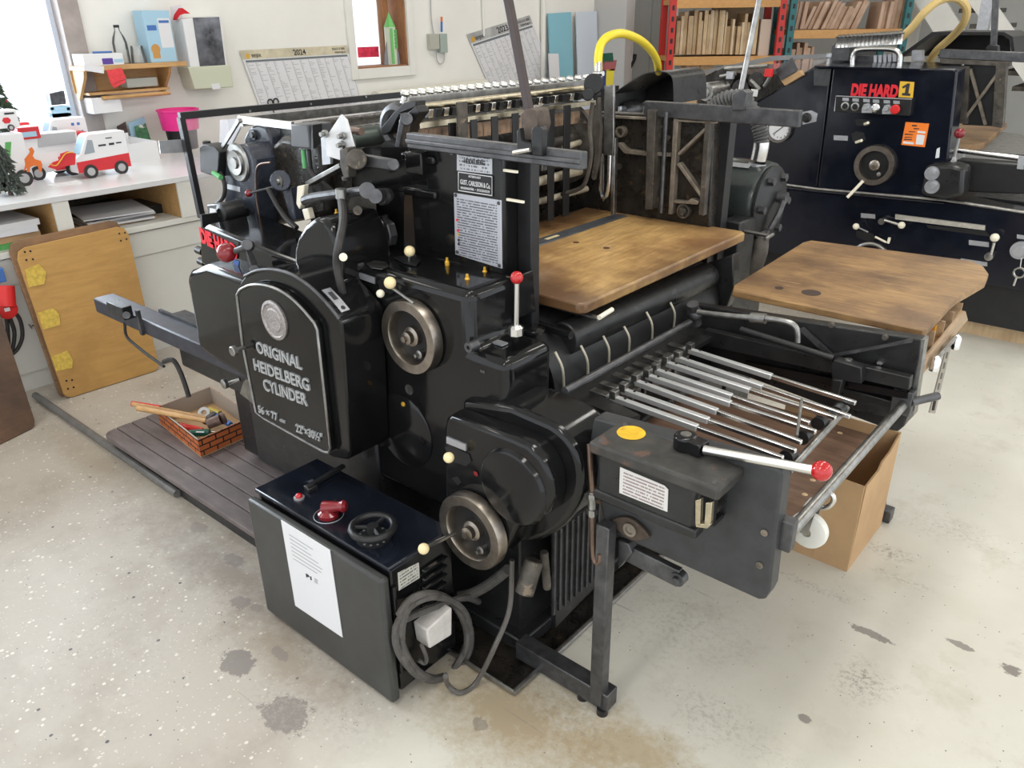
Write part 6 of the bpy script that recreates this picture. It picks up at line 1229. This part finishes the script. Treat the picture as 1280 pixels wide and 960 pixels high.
# ---- racks with wooden boards
E1 = V((math.sin(R_(50)), math.cos(R_(50)), 0)); E2 = V((-E1.y, E1.x, 0))*-1
def rack(o, Wd, colmat, shelves, label, post=.065, dp=.5):
    t = thing('storage_rack', o, label, 'rack'); o = V(o)
    for u in (0, Wd):
        for d in (0, dp):
            up = obj('upright', obox(o+E1*u-E2*d+V((0, 0, 1.45)), E1*post/2, E2*.03, V((0, 0, 1.45))), colmat, t, bev=.003)
            if d == 0:
                for k in range(14): obj('slot', obox(o+E1*u+E2*.031+V((0, 0, 1.0+k*.1)), E1*.012, E2*.002, V((0, 0, .022))), BLK, up)
    for z, mt in shelves:
        obj('shelf_board', obox(o+E1*Wd/2-E2*dp/2+V((0, 0, z)), E1*(Wd/2+post*.3), E2*dp/2, V((0, 0, .022))), mt, t, bev=.002)
        obj('shelf_beam', obox(o+E1*Wd/2+E2*.012+V((0, 0, z-.015)), E1*(Wd/2), E2*.012, V((0, 0, .04))), mt, t, bev=.002)
    return t
def ray_u(o, a, b):                                     # where a pixel's sight line meets the rack front
    C = V((0, 0, CAM_H)); d = RT*(a-640)-UP*(b-480)+FW*FPX; n = E2; s = (V(o)-C).dot(n)/d.dot(n); h = C+d*s; return (h-V(o)).dot(E1), h.z
RO = V((-4.375, 7.6, 0))
_, s1z = ray_u(RO, 905, 71); _, s2z = ray_u(RO, 905, 2)
u1, _ = ray_u(RO, 975, 40)
rack(RO, u1, REDP, ((s1z-.02, ORS), (s2z, ORS), (s1z-.75, ORS)), 'tall rack with red uprights and orange shelves')
def boards(o, pxs, yb_, tops, lean, label, group, dep=.30, mts=None, zs=None):
    rnd = random.Random(len(pxs))
    for i in range(len(pxs)-1):
        if pxs[i+1]-pxs[i] > 9: continue
        u0, z0 = ray_u(o, pxs[i]+.35, yb_); u1_, _ = ray_u(o, pxs[i+1]-.35, yb_); _, zt_ = ray_u(o, pxs[i], tops[i])
        if zs: z0 = zs
        d0 = rnd.uniform(.04, .10); sh = E1*(zt_-z0)*lean[i] if lean else V()
        a_, b_ = V(o)+E1*u0-E2*d0, V(o)+E1*u1_-E2*d0
        pts_ = [a_, b_, b_-E2*dep, a_-E2*dep]
        v = [p_+V((0, 0, z0)) for p_ in pts_]+[p_+sh+V((0, 0, zt_)) for p_ in pts_]
        obj('wooden_board', (v, BF), (mts or BRDS)[i % len(mts or BRDS)], smooth=False, label=label(i) if callable(label) else label, cat='board', group=group)
BRDS = [wood('die_board_%d' % k, c0, c1, dk, 'z', 12, .60, .6) for k, (c0, c1, dk) in enumerate((((.50, .36, .20), (.62, .47, .29), (.38, .25, .13)), ((.44, .30, .16), (.56, .41, .24), (.33, .21, .11)), ((.56, .43, .28), (.66, .53, .36), (.45, .32, .2))))]
PKB = [wood('pink_board_%d' % k, c0, c1, dk, 'z', 12, .60, .6) for k, (c0, c1, dk) in enumerate((((.50, .34, .24), (.60, .44, .33), (.38, .24, .15)), ((.44, .27, .18), (.55, .37, .27), (.30, .19, .12))))]
rnd = random.Random(11)
xs = [840.5]; tops = []
while xs[-1] < 943: xs.append(xs[-1]+rnd.uniform(3.0, 5.4)); tops.append(rnd.choice((13, 15, 16, 18, 20, 13, 26)) if xs[-1] < 912 else rnd.choice((17, 26, 28, 24, 33)))
boards(RO, xs, 68.5-.0, tops, None, lambda i: '%s pale wooden die board standing upright on the red rack' % ('tall' if tops[i] < 17 else 'middling' if tops[i] < 21 else 'short'), 'die boards on the red rack')
obj('wide_board', obox(V(RO)+E1*(ray_u(RO, 928, 40)[0])-E2*.45+V((0, 0, s1z+.24)), E1*.22, E2*.02, V((0, 0, .235))), BRDS[0], label='wide plywood sheet standing behind the die boards on the red rack', cat='board')
obj('pale_carton', obox(V(RO)+E1*(ray_u(RO, 958.5, 40)[0])-E2*.17+V((0, 0, s1z+.17)), E1*.05, E2*.12, V((0, 0, .168))), mat('pale_pink_card', (.55, .44, .36), .7), label='pale carton beside the red upright at the end of the board row', cat='carton')
for a, b_ in ((868, 79), (886, 76)):
    u, z = ray_u(RO, a, 92); _, z1 = ray_u(RO, a, b_)
    obj('wooden_board', obox(V(RO)+E1*u-E2*.25+V((0, 0, (s1z-.73+z1)/2)), E1*.07, E2*.15, V((0, 0, (z1-s1z+.73)/2))), BRDS[1], label='wide wooden board on the lower shelf of the red rack', cat='board', group='boards on the lower shelf of the red rack')
u2, _ = ray_u(RO, 985, 40); RO2 = RO+E1*(u2+.02); u3, _ = ray_u(RO2, 1132, 30)
_, t1z = ray_u(RO2, 1060, 40)
rack(RO2, u3, TEAL, ((t1z, ORS), (t1z-.72, ORS)), 'tall rack with teal uprights behind the blue-black press')
xs = [985.0]; tops = []; lean = []
while xs[-1] < 1126:
    xs.append(xs[-1]+rnd.uniform(4.2, 6.5)); k = xs[-1]
    if 1076 < k < 1099: xs[-1] = k = 1100
    tops.append(rnd.choice((2, 4, 8, 10, 5, -4)) if k < 1100 else rnd.choice((-6, 0, 2))); lean.append(.10 if k < 1008 else .38 if k < 1098 else .05)
boards(RO2, xs, 36.5, tops, lean, lambda i: 'reddish wooden board leaning sideways on the teal rack shelf' if lean[i] > .2 else 'reddish wooden board tilted slightly beside the red rack upright' if lean[i] > .08 else 'reddish wooden board upright at the closed end of the teal rack shelf', 'boards on the teal rack', mts=PKB)
xs = [987, 994, 998, 1003, 1008, 1013, 1017]; boards(RO2, xs, 90, [62, 54, 60, 54, 60, 59, 62], None, 'short wooden board on the lower shelf of the teal rack', 'short boards low in the teal rack', mts=PKB, zs=t1z-.72+.024)
# staircase and perforated post behind the second press
stt = thing('steel_staircase', (-.8, 9.6, 0), 'white steel staircase rising behind the blue-black press', 'staircase')
for dy in (0, .8):
    obj('stringer', bar(P(1150, -20, 'y', 9.2+dy), P(1212, 80, 'y', 9.2+dy), .05, .22), WHITE, stt); obj('stringer', bar(P(1208, -25, 'y', 9.2+dy), P(1330, 150, 'y', 9.2+dy), .05, .16), WHITE, stt)
for k in range(7):
    c = P(1216+k*13, -6+k*19, 'y', 9.6); obj('tread', obox(c, (.13, 0, 0), (0, .38, 0), (0, 0, .02)), GRIME, stt)
for k, (a, b_) in enumerate(((1152, -10), (1340, 160))):
    c = P(a, b_, 'y', 9.6); obj('stair_post', box(c.x-.04, c.x+.04, 9.55, 9.65, 0, max(.3, c.z)), WHITE, stt)
pp = obj('perforated_post', bar(V((P(1234, 40, 'y', 8.4).x, 8.4, 0)), P(1238, -20, 'y', 8.4)+V((0, 0, .4)), .09, .09, (1, 0, 0)), PLATE, label='grey perforated steel post beside the white staircase', cat='post')
# ---- boards leaning on the bench
def leaning(name, bl, br, tr, tl, th, mt, label, parent=None):
    n = (V(br)-V(bl)).cross(V(tl)-V(bl)).normalized()
    if n.x < 0: n = -n
    def rc(p, a, b, r=.05): return [V(p)+(V(a)-V(p)).normalized()*r, V(p)+((V(a)-V(p)).normalized()+(V(b)-V(p)).normalized())*r*.29, V(p)+(V(b)-V(p)).normalized()*r]
    pts_ = rc(bl, tl, br, .03)+rc(br, bl, tr, .03)+rc(tr, br, tl)+rc(tl, tr, bl)
    return prism(pts_, -n*th), n
bl, br = P(82, 499, 'z', .003), P(200, 462, 'z', .003)
tl, tr_ = P(18, 312, 'x', BF0+.06), P(158, 281, 'x', BF0+.06)
g_, nn = leaning('b', bl, br, tr_, tl, .02, None, None)
yp = thing('plywood_board', ((bl+br)/2), 'yellow varnished plywood board with tape patches leaning on the bench', 'board')
yb2 = obj('board_panel', g_, W_PLY, yp, bev=.002)
S_ = lambda u, v, o=.0015: V(bl)+(V(br)-V(bl))*u+(V(tl)-V(bl))*v+nn*o
TAPE = mat('yellow_tape_patch', (.58, .40, .07), .6, var=.25, vs=60)
for pix_ in ([(31, 337), (48, 330), (58, 340), (55, 355), (36, 359)], [(47, 391), (66, 385), (74, 392), (75, 406), (54, 412)], [(64, 446), (84, 438), (91, 450), (90, 460), (70, 464)]):
    pts_ = []
    for a, b_ in pix_:
        d = RT*(a-640)-UP*(b_-480)+FW*FPX; C = V((0, 0, CAM_H)); s = (V(bl)-C).dot(nn)/d.dot(nn); pts_.append(C+d*s+nn*.001)
    obj('tape_patch', prism(pts_, nn*.001), TAPE, yp)
for a, b_ in ((31, 315), (38, 314), (33, 325), (41, 324), (149, 292), (156, 291), (151, 301), (158, 299), (83, 476), (90, 475), (85, 486), (92, 484)):
    d = RT*(a-640)-UP*(b_-480)+FW*FPX; C = V((0, 0, CAM_H)); s = (V(bl)-C).dot(nn)/d.dot(nn)
    obj('screw_hole', lathe([(.005, 0), (.005, .001), (0, .001)], C+d*s+nn*.0005, nn, 8), BLK, yp)
sh2 = -nn*.045+V((0, -.012, .035))
g2, _ = leaning('b', V(bl)-nn*.045+V((0, -.01, 0)), V(br)-nn*.045+V((0, -.01, 0)), V(tr_)+V((-.038, -.015, .03)), V(tl)+V((-.038, -.015, .03)), .02, None, None)
obj('plywood_board', g2, wood('ply_back', (.22, .12, .06), (.32, .18, .09), (.16, .09, .05), 'y', 9, .6), bev=.002, label='brown edged board standing behind the yellow plywood board', cat='board')
obj('ring_bolt', join(torus(P(38, 408, 'x', BF0-.02), (0, 1, .3), .012, .003, 14, 6), cyl(P(40, 407, 'x', BF0-.03), P(46, 407, 'x', BF0-.03), .004)), STEEL_D, yp)
bl, br = P(-60, 585, 'z', .003), P(46, 533, 'z', .003); tl, tr_ = P(-70, 400, 'x', BF0+.1), P(-6, 372, 'x', BF0+.1)
g_, nn = leaning('b', bl, br, tr_, tl, .025, None, None)
db = thing('riveted_board', (bl+br)/2, 'dark brown plywood board with silver rivets beside the floor conduit', 'board')
obj('board_panel', g_, W_DARK, db, bev=.002)
for a, b_ in ((11, 514), (29, 507), (19, 535), (34, 528)):
    d = RT*(a-640)-UP*(b_-480)+FW*FPX; C = V((0, 0, CAM_H)); s = (V(bl)-C).dot(nn)/d.dot(nn)
    obj('rivet', lathe([(.009, 0), (.007, .003), (0, .004)], C+d*s, nn, 12), STEEL, db)
# red plug on the bench front
PXx = BF0-.044
pg = thing('power_plug', (PXx, P(8, 400, 'x', PXx).y, P(8, 400, 'x', PXx).z), 'red industrial plug with looped black cables on the bench front', 'plug')
obj('plug_body', cyl(P(6, 358, 'x', PXx+.06), P(8, 384, 'x', PXx+.09), .042, 20), RED, pg)
obj('plug_face', lathe([(0, .012), (.036, .012), (.046, .006), (.046, -.03)], P(9, 387, 'x', PXx+.10), (1, 0, 0), 24), RED, pg)
obj('plug_label', obox(P(9, 387, 'x', PXx+.113), (.001, 0, 0), (0, .012, 0), (0, 0, .009)), PAPER, pg)
obj('socket', wbox(-14, 335, 4, 357, PXx+.08, .08), BLUE, pg, bev=.004)
for pts_ in ([(12, 396), (18, 415), (16, 435), (12, 443)], [(16, 388), (25, 400), (28, 420), (22, 436), (12, 445)], [(8, 396), (10, 418), (11, 440), (14, 470)]):
    obj('black_cable', tube([P(a, b_, 'x', PXx+.05) for a, b_ in pts_], .010, 8, 5), RUB, pg)
# ---- carton tray with tools on the foot platform
tz = fbz
c0, c1, c2 = P(252, 572, 'z', tz), P(321, 541, 'z', tz), P(200, 530, 'z', tz)
ex, ey = (c2-c0), (c1-c0); hT = .085
BRK = bpy.data.materials.new('orange_brick_print'); BRK.use_nodes = True; _n = BRK.node_tree.nodes; _l = BRK.node_tree.links
_b = _n.new('ShaderNodeTexBrick'); _b.inputs['Color1'].default_value = (.50, .13, .035, 1); _b.inputs['Color2'].default_value = (.42, .11, .03, 1); _b.inputs['Mortar'].default_value = (.012, .01, .01, 1); _b.inputs['Scale'].default_value = 13; _b.inputs['Mortar Size'].default_value = .04; _b.inputs['Brick Width'].default_value = .8; _b.inputs['Row Height'].default_value = .33
_g = _n.new('ShaderNodeNewGeometry'); _s = _n.new('ShaderNodeSeparateXYZ'); _c = _n.new('ShaderNodeCombineXYZ'); _a = _n.new('ShaderNodeMath'); _l.new(_g.outputs['Position'], _s.inputs[0]); _l.new(_s.outputs[0], _a.inputs[0]); _l.new(_s.outputs[1], _a.inputs[1]); _l.new(_a.outputs[0], _c.inputs[0]); _l.new(_s.outputs[2], _c.inputs[1]); _l.new(_c.outputs[0], _b.inputs['Vector']); _l.new(_b.outputs[0], _n['Principled BSDF'].inputs['Base Color']); _n['Principled BSDF'].inputs['Roughness'].default_value = .6
ctn = thing('tool_carton', (c0+(ex+ey)/2), 'orange and black printed open carton of tools on the foot platform', 'carton')
obj('carton_bottom', prism([c0, c0+ex, c0+ex+ey, c0+ey], (0, 0, .004)), KRAFT, ctn)
CIN = mat('carton_inside', (.42, .36, .31), .8)
for a_, d_, n_ in ((c0, ex, ey), (c0, ey, ex), (c0+ey, ex, -ey), (c0+ex, ey, -ex)):
    n_ = n_.normalized(); z4 = V((0, 0, .004))
    obj('carton_wall', prism([a_+z4+n_*.0, a_+d_+z4, a_+d_+V((0, 0, hT)), a_+V((0, 0, hT))], n_*.002), BRK, ctn); obj('wall_lining', prism([a_+z4+n_*.0021, a_+d_+z4+n_*.0021, a_+d_+V((0, 0, hT))+n_*.0021, a_+V((0, 0, hT))+n_*.0021], n_*.0015), CIN, ctn)
obj('torn_edge', tube([c0+V((0, 0, hT)), c0+ex*.3+V((0, 0, hT+.002)), c0+ex+V((0, 0, hT))], .003, 6), CIN, ctn)
zt_ = tz+hT
def tool(name, label, cat): return thing(name, c0+(ex+ey)/2+V((0, 0, .01)), label, cat)
hm = tool('hammer', 'wooden handled hammer lying across the printed carton', 'hammer')
HW = wood('hammer_handle', (.48, .26, .09), (.60, .36, .15), (.38, .2, .08), 'x', 12, .65, .4)
hp0, hp1 = P(172, 510, 'z', zt_+.02), P(258, 526, 'z', zt_+.012)
obj('handle', tube([hp0, hp0+(hp1-hp0)*.5, hp1], lambda t: .013-.003*t, 12, 2), HW, hm)
obj('hammer_head', join(cyl(P(260, 530, 'z', zt_-.004), P(276, 524, 'z', zt_+.012), .023, 20), cyl(P(276, 524, 'z', zt_+.012), P(280, 522, 'z', zt_+.014), .026, 20)), mat('brown_iron', (.14, .09, .075), .5, metal=.5, var=.3, vs=50), hm)
hm2 = tool('hammer', 'second hammer with red tipped handle under the wooden one in the carton', 'hammer')
obj('handle', tube([P(166, 505, 'z', zt_+.028), P(258, 523, 'z', zt_-.022)], .011, 12), HW, hm2); obj('red_grip', tube([P(165, 504.5, 'z', zt_+.028), P(200, 510, 'z', zt_+.010)], .0122, 12), RED, hm2)
obj('hammer_head', cyl(P(256, 527, 'z', zt_-.03), P(268, 518, 'z', zt_-.03), .016, 16), IRON, hm2)
t1 = tool('screwdriver', 'red handled screwdriver in the printed carton', 'screwdriver')
obj('handle', tube([P(226, 533, 'z', tz+.05), P(235, 534.5, 'z', tz+.05), P(245, 536, 'z', tz+.045), P(253, 538, 'z', tz+.04)], lambda t: .017-.006*t, 12, 3), mat('bright_red_plastic', (.75, .04, .035), .3), t1); obj('blade', cyl(P(253, 538, 'z', tz+.04), P(272, 541, 'z', tz+.025), .004, 8), STEEL, t1)
t1 = tool('utility_knife', 'dark green handled knife in the printed carton', 'knife')
obj('handle', tube([P(237, 542, 'z', tz+.055), P(249, 541, 'z', tz+.055), P(262, 541, 'z', tz+.055)], lambda t: .016, 12, 2), DGREEN, t1); obj('pale_print', obox(P(250, 540, 'z', tz+.071), (.014, .01, 0), (-.002, .003, 0), (0, 0, .0005)), PAPER, t1)
t1 = tool('screwdriver', 'blue handled screwdriver at the back of the printed carton', 'screwdriver')
obj('handle', tube([P(270, 520, 'z', tz+.05), P(280, 526, 'z', tz+.045), P(288, 531, 'z', tz+.04)], .013, 10), mat('bright_blue_plastic', (.04, .16, .50), .3), t1); obj('blade', cyl(P(288, 531, 'z', tz+.04), P(298, 535, 'z', tz+.03), .004, 8), STEEL_D, t1)
t1 = tool('glue_tube', 'yellow tube at the back of the printed carton', 'tube')
obj('tube_body', tube([P(262, 512, 'z', tz+.04), P(275, 517, 'z', tz+.04)], .013, 10), mat('dull_yellow', (.50, .38, .04), .4), t1); obj('tube_cap', cyl(P(275, 517, 'z', tz+.04), P(279, 519, 'z', tz+.04), .007), BLK, t1)
obj('tape_roll', lathe([(.012, 0), (.026, 0), (.026, .02), (.012, .02), (.012, 0)], P(256, 517, 'z', tz+.03), (.5, -.4, .6), 20), PAPER, label='white tape roll among the tools in the printed carton', cat='tape')
t1 = tool('chisel', 'black handled chisel below the red screwdriver in the carton', 'chisel')
obj('handle', tube([P(218, 530, 'z', tz+.04), P(228, 533, 'z', tz+.035)], .012, 10), BLK, t1); obj('blade', bar(P(228, 533, 'z', tz+.035), P(245, 537, 'z', tz+.02), .012, .003), STEEL_D, t1)
# ---- cardboard box, pile board, far stand
N_ = P(1058.5, 715, 'z', 0); Rr = P(1099, 655, 'z', 0); hB = P(1075.5, 607, 'y', N_.y).z
bxo = thing('cardboard_box', (N_.x-.2, N_.y+.18, 0), 'open brown cardboard box on the floor under the side table', 'box')
X0, X1, Y0, Y1 = N_.x-.42, N_.x, N_.y, Rr.y
obj('box_bottom', box(X0, X1, Y0, Y1, 0, .005), KRAFT, bxo)
obj('box_side', prism([(X0, Y0, .005), (X1, Y0, .005), (X1, Y0, hB), (X1-.06, Y0, hB+.002), (X0, Y0, hB)], (0, .006, 0)), KRAFT, bxo)
obj('box_side', prism([(X1-.006, Y0+.006, .005), (X1-.006, Y1, .005), (X1-.006, Y1, hB+.05), (X1-.006, Y0+(Y1-Y0)*.72, hB+.015), (X1-.006, Y0+(Y1-Y0)*.5, hB+.012), (X1-.006, Y0+.15, hB-.01), (X1-.006, Y0+.03, hB-.012)], (.006, 0, 0)), KRAFT, bxo)
obj('box_side', box(X0, X1-.006, Y1-.006, Y1, .005, hB+.05), KRAFT, bxo); obj('box_side', box(X0, X0+.006, Y0+.006, Y1-.006, .005, hB), KRAFT, bxo)
obj('box_crease', tube([(X1-.12, Y0-.0005, .01), (X1-.12, Y0-.0005, hB)], .0012, 5), KRAFT, bxo)
pz_ = .585
pbd = thing('pile_board', (-.8, 1.85, pz_), 'scuffed brown pile board with a white castor under the feed rods', 'board')
obj('board_panel', box(-1.10, -.535, 1.47, 2.26, pz_, pz_+.022), W_PILE, pbd, bev=.003)
c = P(1011, 662, 'y', 1.62)
wh = obj('castor_wheel', lathe([(.012, -.016), (.034, -.016), (.044, -.010), (.046, 0), (.044, .010), (.034, .016), (.012, .016), (.012, -.016)], c, (-.05, -1, 0), 28), mat('white_nylon', (.68, .67, .62), .4), pbd)
obj('wheel_centre', lathe([(0, -.012), (.024, -.010), (.024, .010), (0, .012)], c, (-.05, -1, 0), 20), mat('tan_centre', (.42, .36, .26), .5), wh)
obj('castor_fork', join(bar(c+V((0, -.022, .07)), c+V((-.01, -.022, 0)), .03, .004, (0, 1, 0)), bar(c+V((0, .022, .07)), c+V((-.01, .022, 0)), .03, .004, (0, 1, 0)), bar(c+V((0, -.022, .07)), c+V((0, .022, .07)), .03, .006)), STEEL_D, pbd)
obj('ring_handle', tube([P(a, b_, 'y', 1.66) for a, b_ in ((1021, 634), (1034, 634), (1042, 626), (1040, 618), (1034, 617))], .006, 10, 4), STEEL, pbd)
for a, b_ in ((1050, 541), (1016, 600), (1006, 618)):
    obj('paint_fleck', lathe([(.008, 0), (.006, .001), (0, .001)], P(a, b_, 'z', pz_+.022), (0, 0, 1), 7), W_PALE, pbd)
for a in (-1.10, -.70): obj('lift_cross_bar', box(a, a+.04, 1.44, 2.29, pz_-.03, pz_-.001), IRON, PR)
obj('far_stand_leg', bar(P(1109, 545, 'y', 2.80), V((P(1099, 645, 'y', 2.8).x, 2.80, .03)), .03, .035, (0, 1, 0)), IRON, PR, bev=.003)
fx_ = P(1112, 650, 'z', .02); obj('far_stand_foot', box(fx_.x-.35, fx_.x, fx_.y, fx_.y+.05, .002, .052), IRON, PR, bev=.003)
# tray rack under the side table
trk = thing('tool_tray', (-.42, 2.7, .7), 'wooden compartment tray under the side table with chrome clips and slotted strip', 'tray')
TRW = wood('tray_wood', (.32, .21, .12), (.44, .31, .19), (.24, .15, .09), 'y', 10, .6)
ty0, ty1, tzb = 2.335, 2.76, .80
tzf = lambda y, o=0: .800+(y-2.31)*.165+o
obj('tray_front', px([(1155.5, 452), (1207, 389), (1210, 400), (1150, 472)], -.452, -.012), TRW, trk)
obj('tray_floor', prism([(-.464, ty0, tzf(ty0)), (-.464, ty1, tzf(ty1)), (-.60, ty1, tzf(ty1)), (-.60, ty0, tzf(ty0))], (0, 0, .006)), TRW, trk)
for k in range(5):
    y = ty0+(ty1-ty0-.008)*k/4; obj('tray_divider', box(-.60, -.464, y, y+.008, tzf(y, .006), min(.898, tzf(y, .075))), TRW, trk)
for k, (a, b_) in enumerate(((1169, 455), (1195, 428))):
    q = P(a, b_, 'x', -.435); obj('chrome_clip', lathe([(.010, -.02), (.014, -.02), (.014, .015), (.008, .024), (0, .026)], q, (0, 0, 1), 16), CHROME, trk)
obj('clip_bar', cyl(P(1168, 452, 'x', -.438), P(1194, 422, 'x', -.438), .006), STEEL_D, trk)
stp = obj('slotted_strip', px([(1183, 436), (1189, 434), (1169, 517), (1162, 516)], -.435, -.004), mat('dull_strip', (.34, .31, .26), .45, metal=.5), trk)
for k in range(6):
    a, b_ = 1184.5-k*3.4, 444+k*13; obj('strip_slot', px([(a-.8, b_-4), (a+1.2, b_-4), (a-.6, b_+4), (a-2.6, b_+4)], -.4345, -.002), BLK, stp)
for k, mt in enumerate((ORANGE, GOLD)): obj('bit_box', obox((-.50, ty0+.15+k*.05, tzf(ty0+.15+k*.05, .029)), (.018, 0, 0), (0, .018, 0), (0, 0, .02)), mt, label=['orange small box in the wooden tool tray', 'yellow small box in the wooden tool tray'][k], cat='box')
# ceiling lamps (the lights above hang in these)
for i, (lx, ly) in enumerate([(a, b) for a in (-4.1, -.9, 2.0) for b in (-.6, 1.9, 4.6, 7.2)]):
    obj('ceiling_lamp', box(lx-.22, lx+.22, ly-.85, ly+.85, CEIL-.085, CEIL), WHITE, label='white fluorescent ceiling lamp in the rows over the presses', cat='lamp', group='ceiling lamps')
